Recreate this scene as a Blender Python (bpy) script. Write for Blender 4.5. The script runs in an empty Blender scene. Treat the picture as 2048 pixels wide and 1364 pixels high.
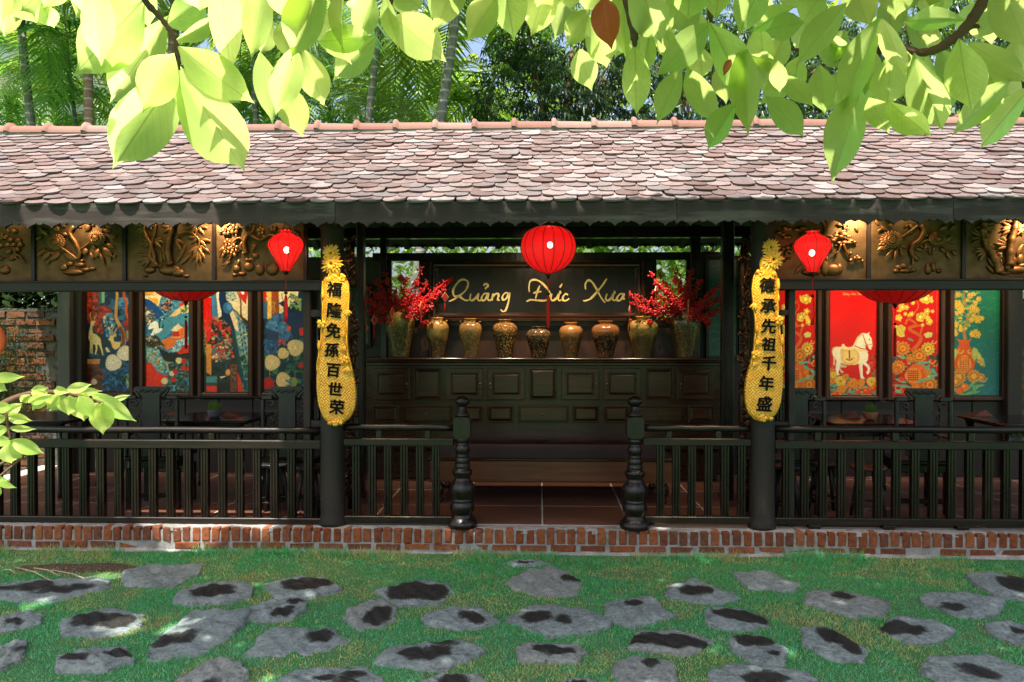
import bpy, math, random
import numpy as np
from mathutils import Vector, Matrix, Euler
R = math.radians
random.seed(7)
rng = np.random.default_rng(7)
scene = bpy.context.scene
COL = scene.collection

# ------------------------------------------------------------------ camera
FPX = 1605.0                       # focal length in photo pixels (photo is 2048 x 1364)
CAM_POS = Vector((0.0, -6.5, 1.8))
YAW, PITCH = math.atan(56 / FPX), math.atan(17 / FPX)
cam_data = bpy.data.cameras.new("camera")
cam = bpy.data.objects.new("camera", cam_data)
COL.objects.link(cam)
cam.location = CAM_POS
cam.rotation_euler = (math.pi / 2 - PITCH, 0, YAW)
cam_data.sensor_width = 36
cam_data.lens = 36 * FPX / 2048
cam_data.clip_start = 0.05
cam_data.clip_end = 600
scene.camera = cam
CAM_ROT = Euler((math.pi / 2 - PITCH, 0, YAW)).to_matrix()

# ------------------------------------------------------------------ light
SUN_EL, SUN_AZ = 65.0, 18.0        # azimuth: degrees to the left of straight behind the camera
to_sun = Vector((-math.sin(R(SUN_AZ)) * math.cos(R(SUN_EL)), -math.cos(R(SUN_AZ)) * math.cos(R(SUN_EL)), math.sin(R(SUN_EL))))
world = bpy.data.worlds.new("World")
scene.world = world
world.use_nodes = True
wn = world.node_tree
wn.nodes.clear()
sky = wn.nodes.new("ShaderNodeTexSky")
sky.sky_type = 'NISHITA'
sky.sun_disc = False
sky.sun_elevation = R(SUN_EL)
sky.sun_rotation = math.atan2(to_sun.x, to_sun.y)
sky.air_density = 1.0
sky.dust_density = 6.0
bgn = wn.nodes.new("ShaderNodeBackground")
bgn.inputs['Strength'].default_value = 0.15
won = wn.nodes.new("ShaderNodeOutputWorld")
wn.links.new(sky.outputs[0], bgn.inputs[0])
wn.links.new(bgn.outputs[0], won.inputs[0])
sun_d = bpy.data.lights.new("sun", 'SUN')
sun_d.energy = 4.8
sun_d.angle = R(0.55)
sun_d.color = (1.0, 0.95, 0.86)
sun = bpy.data.objects.new("sun", sun_d)
COL.objects.link(sun)
sun.rotation_euler = to_sun.to_track_quat('Z', 'Y').to_euler()
scene.view_settings.view_transform = 'Standard'
scene.view_settings.look = 'None'
scene.view_settings.exposure = 1.2
scene.view_settings.gamma = 1.0
scene.view_settings.use_curve_mapping = False
scene.render.engine = 'CYCLES'
scene.cycles.use_denoising = True
scene.cycles.max_bounces = 8
scene.cycles.diffuse_bounces = 4
scene.cycles.transparent_max_bounces = 12
scene.cycles.sample_clamp_indirect = 6.0
scene.cycles.caustics_reflective = False
scene.cycles.caustics_refractive = False

# ------------------------------------------------------------------ helpers
def ray(px, py):
    return CAM_ROT @ Vector(((px - 1024) / FPX, -(py - 682) / FPX, -1.0))

def P(px, py, Y):
    """Where the photo's pixel meets the vertical plane at depth Y (metres behind the plinth's face)."""
    d = ray(px, py)
    return CAM_POS + d * ((Y - CAM_POS.y) / d.y)

def PZ(px, py, z):
    d = ray(px, py)
    return CAM_POS + d * ((z - CAM_POS.z) / d.z)

def Xp(px, Y): return P(px, 682, Y).x
def Zp(py, Y, px=1024): return P(px, py, Y).z

def srgb(r, g, b):
    f = lambda c: (c / 12.92) if c <= 0.04045 else ((c + 0.055) / 1.055) ** 2.4
    return (f(r / 255), f(g / 255), f(b / 255), 1.0)

class MB:
    """Collects pieces of one mesh."""
    def __init__(s):
        s.v, s.f, s.m, s.sm, s.c = [], [], [], [], []
        s.col = (1, 1, 1, 1)
        s.mat = 0
    def add(s, verts, faces, smooth=False, mat=None, col=None):
        o = len(s.v)
        s.v.extend([tuple(p) for p in verts])
        c = col or s.col
        s.c.extend([c] * len(verts))
        k = s.mat if mat is None else mat
        for f in faces:
            s.f.append(tuple(i + o for i in f))
            s.m.append(k)
            s.sm.append(smooth)
        return s
    def box(s, x0, x1, y0, y1, z0, z1, b=0.0, **k):
        if x0 > x1: x0, x1 = x1, x0
        if y0 > y1: y0, y1 = y1, y0
        if z0 > z1: z0, z1 = z1, z0
        b = min(b, (x1 - x0) * .45, (y1 - y0) * .45, (z1 - z0) * .45)
        if b <= 0:
            vs = [(x, y, z) for x in (x0, x1) for y in (y0, y1) for z in (z0, z1)]
            return s.add(vs, [(0, 1, 3, 2), (4, 6, 7, 5), (0, 4, 5, 1), (2, 3, 7, 6), (0, 2, 6, 4), (1, 5, 7, 3)], **k)
        lo, hi = (x0, y0, z0), (x1, y1, z1)
        vs, idx = [], {}
        for cx in (0, 1):
            for cy in (0, 1):
                for cz in (0, 1):
                    c = (cx, cy, cz)
                    for ax in range(3):
                        p = []
                        for a in range(3):
                            base = hi[a] if c[a] else lo[a]
                            if a != ax: base += -b if c[a] else b
                            p.append(base)
                        idx[(c, ax)] = len(vs)
                        vs.append(tuple(p))
        fs = []
        for ax in range(3):
            u, w = [(1, 2), (2, 0), (0, 1)][ax]
            for sd in (0, 1):
                q = []
                for (a, bb) in ((0, 0), (1, 0), (1, 1), (0, 1)):
                    c = [0, 0, 0]; c[ax] = sd; c[u] = a; c[w] = bb
                    q.append(idx[(tuple(c), ax)])
                fs.append(tuple(q if sd else q[::-1]))
        for ax in range(3):
            u, w = [(1, 2), (2, 0), (0, 1)][ax]
            for a in (0, 1):
                for bb in (0, 1):
                    c0 = [0, 0, 0]; c0[u] = a; c0[w] = bb
                    c1 = list(c0); c1[ax] = 1
                    c0, c1 = tuple(c0), tuple(c1)
                    q = [idx[(c0, u)], idx[(c1, u)], idx[(c1, w)], idx[(c0, w)]]
                    fs.append(tuple(q if (a + bb) % 2 == 0 else q[::-1]))
        for cx in (0, 1):
            for cy in (0, 1):
                for cz in (0, 1):
                    c = (cx, cy, cz)
                    t = (idx[(c, 0)], idx[(c, 1)], idx[(c, 2)])
                    fs.append(t if (cx + cy + cz) % 2 else t[::-1])
        return s.add(vs, fs, **k)
    def tube(s, pts, r, n=8, smooth=True, **k):
        pts = [Vector(p) for p in pts]
        rs = r if isinstance(r, (list, tuple)) else [r] * len(pts)
        vs, fs = [], []
        ref = None
        for i, p in enumerate(pts):
            t = (pts[min(i + 1, len(pts) - 1)] - pts[max(i - 1, 0)]).normalized()
            if ref is None:
                ref = Vector((0, 0, 1)) if abs(t.z) < .9 else Vector((1, 0, 0))
            u = (ref - t * ref.dot(t)).normalized()
            ref = u
            w = t.cross(u)
            for j in range(n):
                a = 2 * math.pi * j / n
                vs.append(p + (u * math.cos(a) + w * math.sin(a)) * rs[i])
        for i in range(len(pts) - 1):
            for j in range(n):
                a, b2 = i * n + j, i * n + (j + 1) % n
                fs.append((a, b2, b2 + n, a + n))
        fs.append(tuple(range(n))[::-1])
        fs.append(tuple(range((len(pts) - 1) * n, len(pts) * n)))
        return s.add(vs, fs, smooth=smooth, **k)
    def lathe(s, cx, cy, prof, n=24, smooth=True, cols=None, **k):
        vs, fs = [], []
        for (r, z) in prof:
            for j in range(n):
                a = 2 * math.pi * j / n
                vs.append((cx + r * math.cos(a), cy + r * math.sin(a), z))
        for i in range(len(prof) - 1):
            for j in range(n):
                a, b2 = i * n + j, i * n + (j + 1) % n
                fs.append((a, b2, b2 + n, a + n))
        fs.append(tuple(range(n))[::-1])
        fs.append(tuple(range((len(prof) - 1) * n, len(prof) * n)))
        return s.add(vs, fs, smooth=smooth, **k)
    def ell(s, c, rad, nu=10, nv=6, rot=None, smooth=True, **k):
        c = Vector(c)
        vs, fs = [], []
        for i in range(nv + 1):
            th = math.pi * i / nv
            for j in range(nu):
                ph = 2 * math.pi * j / nu
                p = Vector((rad[0] * math.sin(th) * math.cos(ph), rad[1] * math.sin(th) * math.sin(ph), rad[2] * math.cos(th)))
                if rot: p = rot @ p
                vs.append(c + p)
        for i in range(nv):
            for j in range(nu):
                a, b2 = i * nu + j, i * nu + (j + 1) % nu
                fs.append((a, a + nu, b2 + nu, b2))
        return s.add(vs, fs, smooth=smooth, **k)
    def prism(s, xz, y0, y1, **k):
        """Outline in the x-z plane (counter-clockwise seen from the front), pushed from y0 (front) to y1 (back)."""
        n = len(xz)
        vs = [(x, y0, z) for x, z in xz] + [(x, y1, z) for x, z in xz]
        fs = [tuple(range(n)), tuple(range(n, 2 * n))[::-1]]
        for i in range(n):
            j = (i + 1) % n
            fs.append((j, i, i + n, j + n))
        return s.add(vs, fs, **k)
    def dome_leaf(s, base, tip, w, h, nrm, **k):
        """A carved leaf or petal: pointed outline with a raised, creased back."""
        base, tip, nrm = Vector(base), Vector(tip), Vector(nrm).normalized()
        u = tip - base
        sd = u.normalized().cross(nrm)
        prof = ((0, .12), (.2, .75), (.45, 1.0), (.7, .8), (.88, .42), (1, .02))
        vs, fs = [], []
        for t, f in prof:
            m = base + u * t
            vs += [m - sd * w * .5 * f, m - sd * w * .22 * f + nrm * h * (.9 * f + .1), m + nrm * h * (.6 * f + .1), m + sd * w * .22 * f + nrm * h * (.9 * f + .1), m + sd * w * .5 * f]
        for i in range(len(prof) - 1):
            for j in range(4):
                a = i * 5 + j
                fs.append((a, a + 5, a + 6, a + 1))
        return s.add(vs, fs, smooth=True, **k)
    def stroke(s, pts, ws, nrm, thick, **k):
        """A flat brush stroke of varying width lying across normal nrm, with a little body."""
        pts = [Vector(p) for p in pts]
        nrm = Vector(nrm)
        vs, fs = [], []
        for i, p in enumerate(pts):
            t = (pts[min(i + 1, len(pts) - 1)] - pts[max(i - 1, 0)]).normalized()
            sd = t.cross(nrm).normalized()
            w = ws[i]
            vs += [p - sd * w / 2, p - sd * w * .35 + nrm * thick, p + sd * w * .35 + nrm * thick, p + sd * w / 2]
        for i in range(len(pts) - 1):
            for j in range(3):
                a = i * 4 + j
                fs.append((a, a + 4, a + 5, a + 1))
        n = len(pts) - 1
        fs += [(0, 1, 2, 3), (n * 4 + 3, n * 4 + 2, n * 4 + 1, n * 4)]
        return s.add(vs, fs, **k)
    def mesh(s, name, mats, origin=(0, 0, 0)):
        me = bpy.data.meshes.new(name)
        ox, oy, oz = origin
        me.from_pydata([(x - ox, y - oy, z - oz) for x, y, z in s.v], [], s.f)
        mats = mats if isinstance(mats, (list, tuple)) else [mats]
        for m_ in mats: me.materials.append(m_)
        me.polygons.foreach_set('material_index', s.m)
        me.polygons.foreach_set('use_smooth', s.sm)
        at = me.color_attributes.new('Col', 'FLOAT_COLOR', 'POINT')
        at.data.foreach_set('color', np.array(s.c, dtype=np.float32).ravel())
        me.update()
        return me

def link(name, me, parent=None, loc=None):
    o = bpy.data.objects.new(name, me)
    COL.objects.link(o)
    if parent is not None: o.parent = parent
    if loc is not None: o.location = loc
    return o

def tag(o, label=None, cat=None, group=None, kind=None):
    if label: o['label'] = label
    if cat: o['category'] = cat
    if group: o['group'] = group
    if kind: o['kind'] = kind
    return o

class Thing:
    """An empty at a thing's base; its parts are children with meshes relative to that base."""
    def __init__(s, name, loc, label, cat, group=None, kind=None):
        s.L = Vector(loc)
        s.e = bpy.data.objects.new(name, None)
        s.e.empty_display_size = .1
        COL.objects.link(s.e)
        s.e.location = s.L
        tag(s.e, label, cat, group, kind)
    def part(s, name, mb, mats, parent=None, kind=None, label=None):
        o = link(name, mb.mesh(name, mats, s.L), parent or s.e)
        tag(o, label=label, kind=kind)
        return o
    def put(s, name, me, parent, loc, rot=None, scale=None):
        """A shared mesh placed at a world position under parent (parents sit unrotated at the thing's base)."""
        o = link(name, me, parent or s.e, Vector(loc) - s.L)
        if rot is not None: o.rotation_euler = rot
        if scale is not None: o.scale = scale
        return o

def solo(name, mb, mats, loc, label, cat, group=None, kind=None):
    o = link(name, mb.mesh(name, mats, loc), None, loc)
    return tag(o, label, cat, group, kind)

def struct(name, mb, mats, kind='structure', loc=(0, 0, 0)):
    o = link(name, mb.mesh(name, mats, loc), None, loc)
    o['kind'] = kind
    return o

def copy_tree(o, parent=None):
    c = o.copy()
    COL.objects.link(c)
    if parent is not None: c.parent = parent
    for ch in list(o.children): copy_tree(ch, c)
    return c

def spline(pts, n=8):
    """Catmull-Rom through points (any dimension)."""
    p = np.array(pts, float)
    p = np.vstack([2 * p[0] - p[1], p, 2 * p[-1] - p[-2]])
    out = []
    for i in range(1, len(p) - 2):
        for k in range(n):
            t = k / n
            out.append(.5 * ((2 * p[i]) + (-p[i - 1] + p[i + 1]) * t + (2 * p[i - 1] - 5 * p[i] + 4 * p[i + 1] - p[i + 2]) * t * t + (-p[i - 1] + 3 * p[i] - 3 * p[i + 1] + p[i + 2]) * t ** 3))
    out.append(p[-2])
    return np.array(out)

# ------------------------------------------------------------------ materials
class NT:
    def __init__(s, name):
        s.m = bpy.data.materials.new(name)
        s.m.use_nodes = True
        s.t = s.m.node_tree
        s.t.nodes.clear()
        s.out = s.n('ShaderNodeOutputMaterial')
    def n(s, typ, **kw):
        nd = s.t.nodes.new(typ)
        for k, v in kw.items():
            if k.startswith('_'): setattr(nd, k[1:], v)
            else:
                nd.inputs[k.replace('__', ' ')].default_value = v
        return nd
    def l(s, a, b): s.t.links.new(a, b)
    def coord(s, scale=(1, 1, 1), kind='Object', offs_rand=True):
        tc = s.n('ShaderNodeTexCoord')
        mp = s.n('ShaderNodeMapping')
        mp.inputs['Scale'].default_value = scale
        s.l(tc.outputs[kind], mp.inputs['Vector'])
        if offs_rand:
            oi = s.n('ShaderNodeObjectInfo')
            mu = s.n('ShaderNodeMath', _operation='MULTIPLY'); mu.inputs[1].default_value = 37.0
            s.l(oi.outputs['Random'], mu.inputs[0])
            s.l(mu.outputs[0], mp.inputs['Location'])
        return mp.outputs[0]
    def noise(s, vec, scale, detail=4, rough=.55, dist=0.0):
        nd = s.n('ShaderNodeTexNoise')
        nd.inputs['Scale'].default_value = scale
        nd.inputs['Detail'].default_value = detail
        nd.inputs['Roughness'].default_value = rough
        nd.inputs['Distortion'].default_value = dist
        if vec is not None: s.l(vec, nd.inputs['Vector'])
        return nd.outputs['Fac']
    def ramp(s, fac, stops):
        nd = s.n('ShaderNodeValToRGB')
        e = nd.color_ramp.elements
        while len(e) < len(stops): e.new(.5)
        for i, (p, c) in enumerate(stops):
            e[i].position = p
            e[i].color = c if len(c) == 4 else (*c, 1)
        s.l(fac, nd.inputs[0])
        return nd.outputs[0]
    def mix(s, fac, a, b, mode='MIX'):
        nd = s.n('ShaderNodeMix', _data_type='RGBA', _blend_type=mode)
        for sock, v in ((nd.inputs[0], fac), (nd.inputs[6], a), (nd.inputs[7], b)):
            if hasattr(v, 'links') or hasattr(v, 'is_output'): s.l(v, sock)
            elif isinstance(v, (int, float)): sock.default_value = v
            else: sock.default_value = v if len(v) == 4 else (*v, 1)
        return nd.outputs[2]
    def attr(s, name='Col'):
        nd = s.n('ShaderNodeAttribute', _attribute_name=name)
        return nd
    def bump(s, h, strength=.3, dist=.01):
        nd = s.n('ShaderNodeBump')
        nd.inputs['Strength'].default_value = strength
        nd.inputs['Distance'].default_value = dist
        s.l(h, nd.inputs['Height'])
        return nd.outputs[0]
    def bsdf(s, col, rough=.5, metal=0.0, spec=.5, normal=None, **kw):
        nd = s.n('ShaderNodeBsdfPrincipled')
        for sock, v in ((nd.inputs['Base Color'], col), (nd.inputs['Roughness'], rough), (nd.inputs['Metallic'], metal), (nd.inputs['Specular IOR Level'], spec)):
            if hasattr(v, 'is_output'): s.l(v, sock)
            elif isinstance(v, (int, float)): sock.default_value = v
            else: sock.default_value = v if len(v) == 4 else (*v, 1)
        if normal is not None: s.l(normal, nd.inputs['Normal'])
        for k, v in kw.items(): nd.inputs[k.replace('__', ' ')].default_value = v
        return nd
    def done(s, shader):
        s.l(shader.outputs[0] if hasattr(shader, 'outputs') else shader, s.out.inputs[0])
        return s.m

def wood(name, dark, light, rough=.45, axis='z', scale=1.0, bump=.25, spec=.4, worn=None):
    t = NT(name)
    sc = {'x': (1.2, 14, 14), 'z': (14, 14, 1.2), 'y': (14, 1.2, 14)}[axis]
    v = t.coord(tuple(c * scale for c in sc))
    g = t.noise(v, 2.2, 6, .62, .6)
    v2 = t.coord((1, 1, 1))
    big = t.noise(v2, 2.3, 3, .5)
    col = t.ramp(g, [(.3, dark), (.72, light)])
    col = t.mix(t.ramp(big, [(.35, (0, 0, 0, 1)), (.7, (1, 1, 1, 1))]), col, t.mix(.55, col, dark))
    if worn:
        w = t.noise(t.coord(tuple(c * .35 * scale for c in sc)), 3.0, 5, .7)
        col = t.mix(t.ramp(w, [(.5, (0, 0, 0, 1)), (.68, (1, 1, 1, 1))]), col, worn)
    rg = t.ramp(g, [(.2, (rough * .8,) * 3), (.8, (min(1, rough * 1.35),) * 3)])
    return t.done(t.bsdf(col, rg, spec=spec, normal=t.bump(g, bump, .004)))

M = {}
M['wood_dark'] = wood('dark_stained_wood', (0.00572, 0.00336, 0.00227), (0.01872, 0.01104, 0.00756), .27, 'z')
M['wood_rail'] = wood('dark_rail_wood', (0.00572, 0.00336, 0.00227), (0.02080, 0.01216, 0.00832), .32, 'x')
M['wood_fascia'] = wood('weathered_fascia_wood', (0.01560, 0.00976, 0.00714), (0.05200, 0.03360, 0.02520), .6, 'x', worn=(.085, .078, .066))
M['wood_beam'] = wood('grey_beam_wood', (0.01248, 0.00784, 0.00571), (0.03224, 0.02120, 0.01638), .5, 'x')
M['wood_post'] = wood('grey_post_wood', (0.01144, 0.00784, 0.00563), (0.03016, 0.02040, 0.01512), .55, 'z')
M['wood_grey'] = wood('weathered_post_wood', (.05, .05, .042), (.11, .11, .092), .7, 'z')
M['wood_cabinet'] = wood('cabinet_wood', (0.01768, 0.00680, 0.00302), (0.05408, 0.02160, 0.00966), .2, 'x', .9)
M['wood_brown'] = wood('brown_bench_wood', (0.07280, 0.02400, 0.00840), (0.15600, 0.05440, 0.02016), .34, 'x', .8)
M['wood_orange'] = wood('orange_board_wood', (.22, .07, .02), (.42, .15, .045), .45, 'x')
M['wood_black'] = wood('black_lacquered_wood', (0.00520, 0.00336, 0.00269), (0.01248, 0.00840, 0.00689), .22, 'z')
M['wood_wall'] = wood('dark_wall_wood', (0.009, 0.006, 0.004), (0.026, 0.017, 0.011), .45, 'z')
M['wood_red'] = wood('reddish_window_wood', (.028, .011, .006), (.07, .026, .012), .4, 'z')
M['rafter'] = wood('rafter_wood', (.008, .0065, .005), (.02, .016, .012), .6, 'y')

def mat_bronze(name, a, b, rough=.42):
    t = NT(name)
    v = t.coord((1, 1, 1))
    n1 = t.noise(v, 9, 5, .6)
    n2 = t.noise(t.coord((3, 3, 30)), 6, 4, .6)
    col = t.ramp(n1, [(.3, a), (.7, b)])
    rg = t.ramp(n2, [(.2, (rough * .75,) * 3), (.8, (rough * 1.3,) * 3)])
    return t.done(t.bsdf(col, rg, metal=.82, normal=t.bump(n1, .12, .004)))
M['bronze'] = mat_bronze('bronze_painted_panel', (.075, .040, .016), (.16, .092, .038), .46)
M['bronze_relief'] = mat_bronze('bronze_painted_relief', (.13, .056, .019), (.27, .125, .046), .48)
M['copper_dark'] = mat_bronze('dark_copper_carving', (.03, .014, .008), (.10, .045, .022), .35)

def mat_gold(name, weave):
    t = NT(name)
    tc = t.n('ShaderNodeTexCoord')
    n1 = t.noise(tc.outputs['Object'], 14, 4, .6)
    base = t.ramp(n1, [(.25, (.72, .32, .022)), (.55, (.92, .48, .04)), (.8, (.98, .64, .09))])
    nrm = None
    if weave:
        def stripes(rot, sc):
            mp = t.n('ShaderNodeMapping')
            mp.inputs['Rotation'].default_value = (0, R(rot), 0)
            t.l(tc.outputs['Object'], mp.inputs['Vector'])
            w = t.n('ShaderNodeTexWave', _wave_type='BANDS', _bands_direction='X')
            w.inputs['Scale'].default_value = sc
            w.inputs['Distortion'].default_value = .35
            w.inputs['Detail'].default_value = 1
            t.l(mp.outputs[0], w.inputs['Vector'])
            return w.outputs['Fac']
        mp = t.n('ShaderNodeMapping')
        mp.inputs['Rotation'].default_value = (0, R(45), 0)
        t.l(tc.outputs['Object'], mp.inputs['Vector'])
        ck = t.n('ShaderNodeTexChecker')
        ck.inputs['Scale'].default_value = 30
        sepv = t.n('ShaderNodeSeparateXYZ'); t.l(mp.outputs[0], sepv.inputs[0])
        cmb = t.n('ShaderNodeCombineXYZ'); t.l(sepv.outputs[0], cmb.inputs[0]); t.l(sepv.outputs[2], cmb.inputs[1])
        cmb.inputs[2].default_value = .013
        t.l(cmb.outputs[0], ck.inputs['Vector'])
        a, b = stripes(45, 17), stripes(-45, 17)
        h = t.mix(ck.outputs['Fac'], a, b)
        base = t.mix(t.ramp(h, [(.1, (.55,) * 3), (.5, (0,) * 3)]), base, (.34, .12, .008))
        nrm = t.bump(h, .45, .008)
    return t.done(t.bsdf(base, .34, metal=.12, spec=.5, normal=nrm))
M['gold_weave'] = mat_gold('gilded_woven_surface', True)
M['gold'] = mat_gold('gilded_carving', False)

def mat_plain(name, col, rough=.5, metal=0, spec=.5, nscale=12, var=.25, bump=.1):
    t = NT(name)
    v = t.coord((1, 1, 1))
    n = t.noise(v, nscale, 4, .6)
    dk = tuple(c * (1 - var) for c in col[:3])
    lt = tuple(min(1, c * (1 + var)) for c in col[:3])
    return t.done(t.bsdf(t.ramp(n, [(.3, dk), (.7, lt)]), rough, metal, spec, t.bump(n, bump, .003)))
M['ink'] = mat_plain('black_brush_paint', (.005, .0045, .004), .8, 0, .1)
M['gold_letter'] = mat_plain('gold_leaf_letter', (.86, .62, .25), .38, .35, .5, 20, .1)
M['brass'] = mat_plain('dark_brass', (.10, .07, .03), .3, .8)
M['black_metal'] = mat_plain('black_metal', (.01, .01, .01), .35, .5)
M['red_cloth'] = mat_plain('red_tassel_thread', (.55, .012, .012), .7, 0, .2, 80, .2, .3)
M['red_card'] = mat_plain('red_card', (.48, .012, .012), .5)
M['gold_edge'] = mat_plain('gold_card_edge', (.75, .42, .2), .4, .3)
M['twig'] = mat_plain('brown_twig', (.09, .045, .022), .7, 0, .3, 30, .4, .5)
M['plaster'] = mat_plain('white_plaster', (.62, .64, .66), .8, 0, .2, 2.0, .08)
M['terracotta'] = mat_plain('terracotta_pot', (.35, .13, .06), .7, 0, .3, 20)
M['napkin'] = mat_plain('brown_folded_cloth', (.16, .055, .03), .7, 0, .2, 30)
M['orange_disc'] = mat_plain('orange_lacquer', (.68, .10, .015), .4, 0, .4, 5, .1)
M['slate'] = mat_plain('slate_tile', (.1, .1, .11), .6)

def mat_attr(name, rough=.6, nscale=20, var=.25, bump=.3, bdist=.004, spec=.3, extra=None, weather=None):
    t = NT(name)
    a = t.attr()
    v = t.coord((1, 1, 1))
    n = t.noise(v, nscale, 5, .65)
    col = t.mix(t.ramp(n, [(.25, (1, 1, 1)), (.75, (0, 0, 0))]), a.outputs['Color'], t.mix(1.0, a.outputs['Color'], (1 - var,) * 3, 'MULTIPLY'))
    if extra:
        n2 = t.noise(v, extra[0], 5, .7)
        col = t.mix(t.ramp(n2, [(extra[1], (0, 0, 0)), (extra[1] + .1, (1, 1, 1))]), col, extra[2])
    if weather:
        ge = t.n('ShaderNodeNewGeometry')
        mp = t.n('ShaderNodeMapping'); mp.inputs['Scale'].default_value = (2.6, .55, .55)
        t.l(ge.outputs['Position'], mp.inputs['Vector'])
        nw = t.noise(mp.outputs[0], 1.6, 5, .65)
        ns = t.noise(ge.outputs['Position'], 38, 4, .7)
        col = t.mix(t.ramp(nw, [(.38, (.55,) * 3), (.62, (0,) * 3)]), col, t.mix(1.0, col, weather, 'MULTIPLY'))
        col = t.mix(t.ramp(ns, [(.62, (0,) * 3), (.70, (.6,) * 3)]), col, (.09, .085, .07))
    return t.done(t.bsdf(col, rough, spec=spec, normal=t.bump(n, bump, bdist)))
M['tile'] = mat_attr('clay_roof_tile', .9, 34, .35, .5, .004, .12, weather=(.62, .56, .54))
M['ridge'] = mat_attr('ridge_tile_clay', .8, 10, .15, .2, .003, .2)
M['brick'] = mat_attr('fired_brick', .9, 30, .62, .9, .006, .12, extra=(22, .63, (.15, .135, .115)))
M['old_brick'] = mat_attr('old_mossy_brick', .9, 30, .5, .8, .006, .1, extra=(9, .55, (.02, .022, .012)))
M['floor_tile'] = mat_attr('terracotta_floor_tile', .34, 9, .2, .05, .002, .5)
M['painting'] = (lambda t: t.done(t.bsdf(t.attr().outputs['Color'], .24, spec=.4)))(NT('painted_picture'))

def mat_mortar():
    t = NT('cement_mortar')
    v = t.coord((1, 1, 1), offs_rand=False)
    n = t.noise(v, 22, 6, .7)
    n2 = t.noise(v, 3, 4, .6)
    col = t.ramp(n, [(.3, (.20, .195, .185)), (.7, (.40, .39, .375))])
    col = t.mix(t.ramp(n2, [(.5, (0, 0, 0)), (.75, (.6, .6, .6))]), col, (.13, .12, .085))
    return t.done(t.bsdf(col, .92, spec=.15, normal=t.bump(n, .8, .008)))
M['mortar'] = mat_mortar()
M['shaded_mortar'] = mat_plain('shade_darkened_mortar', (.075, .07, .058), .95, 0, .1, 14, .5, .8)  # mortar darkened so the shade on the rear walls sits in its colour

def mat_leaf(name, refl, trans, mixf=.55, rough=.42, hue=.02, veins=False, spec=.4, attrib=False):
    t = NT(name)
    oi = t.n('ShaderNodeObjectInfo')
    def vary(c):
        hs = t.n('ShaderNodeHueSaturation')
        hs.inputs['Color'].default_value = (*c, 1)
        mr = t.n('ShaderNodeMapRange'); mr.inputs['To Min'].default_value = .5 - hue; mr.inputs['To Max'].default_value = .5 + hue
        t.l(oi.outputs['Random'], mr.inputs[0]); t.l(mr.outputs[0], hs.inputs['Hue'])
        mr2 = t.n('ShaderNodeMapRange'); mr2.inputs['To Min'].default_value = .82; mr2.inputs['To Max'].default_value = 1.12
        mlt = t.n('ShaderNodeMath', _operation='MULTIPLY'); mlt.inputs[1].default_value = 7.31
        fr = t.n('ShaderNodeMath', _operation='FRACT')
        t.l(oi.outputs['Random'], mlt.inputs[0]); t.l(mlt.outputs[0], fr.inputs[0]); t.l(fr.outputs[0], mr2.inputs[0]); t.l(mr2.outputs[0], hs.inputs['Value'])
        return hs.outputs[0]
    cr, ct = vary(refl), vary(trans)
    if attrib:
        a = t.attr().outputs['Color']
        cr = t.mix(1.0, cr, a, 'MULTIPLY'); ct = t.mix(1.0, ct, a, 'MULTIPLY')
    nrm = None
    if veins:
        tc = t.n('ShaderNodeTexCoord')
        sx = t.n('ShaderNodeSeparateXYZ'); t.l(tc.outputs['Object'], sx.inputs[0])
        ab = t.n('ShaderNodeMath', _operation='ABSOLUTE'); t.l(sx.outputs[1], ab.inputs[0])
        mid = t.n('ShaderNodeMath', _operation='LESS_THAN'); mid.inputs[1].default_value = .012; t.l(ab.outputs[0], mid.inputs[0])
        k = t.n('ShaderNodeMath', _operation='MULTIPLY_ADD'); k.inputs[1].default_value = -.55
        t.l(ab.outputs[0], k.inputs[0]); t.l(sx.outputs[0], k.inputs[2])
        wv = t.n('ShaderNodeMath', _operation='MULTIPLY'); wv.inputs[1].default_value = 11; t.l(k.outputs[0], wv.inputs[0])
        fr = t.n('ShaderNodeMath', _operation='PINGPONG'); fr.inputs[1].default_value = .5; t.l(wv.outputs[0], fr.inputs[0])
        vn = t.ramp(fr.outputs[0], [(.0, (.5,) * 3), (.10, (0,) * 3)])
        n = t.noise(tc.outputs['Object'], 6, 4, .6)
        ct = t.mix(t.ramp(n, [(.35, (0,) * 3), (.75, (.35,) * 3)]), ct, tuple(c * .62 for c in trans))
        ct = t.mix(vn, ct, tuple(c * .80 for c in trans))
        ct = t.mix(mid.outputs[0], ct, tuple(c * .66 for c in trans))
        cr = t.mix(mid.outputs[0], cr, tuple(min(1, c * 1.7) for c in refl))
        nrm = t.bump(fr.outputs[0], .15, .02)
    b = t.bsdf(cr, rough, spec=spec, normal=nrm)
    tr = t.n('ShaderNodeBsdfTranslucent')
    t.l(ct, tr.inputs['Color'])
    mx = t.n('ShaderNodeMixShader'); mx.inputs[0].default_value = mixf
    t.l(b.outputs[0], mx.inputs[1]); t.l(tr.outputs[0], mx.inputs[2])
    return t.done(mx)
M['leaf_near'] = mat_leaf('broad_leaf', (.085, .15, .012), (.76, .95, .27), .72, .4, .014, True)
M['leaf_brown'] = mat_leaf('dead_brown_leaf', (.25, .07, .015), (.62, .16, .02), .5, .6, .01, True)
M['leaf_sprig'] = mat_leaf('sprig_leaf', (.42, .56, .12), (.90, .98, .28), .6, .4, .01, True)
M['leaf_canopy'] = mat_leaf('canopy_leaf', (.06, .11, .012), (.28, .42, .03), .45, .45, .02)
M['palm'] = mat_leaf('palm_frond', (.05, .125, .022), (.30, .52, .05), .5, .38, .03)
M['mango'] = mat_leaf('mango_leaf', (.022, .052, .03), (.10, .17, .03), .3, .35, .02, attrib=True, spec=.5)
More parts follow.
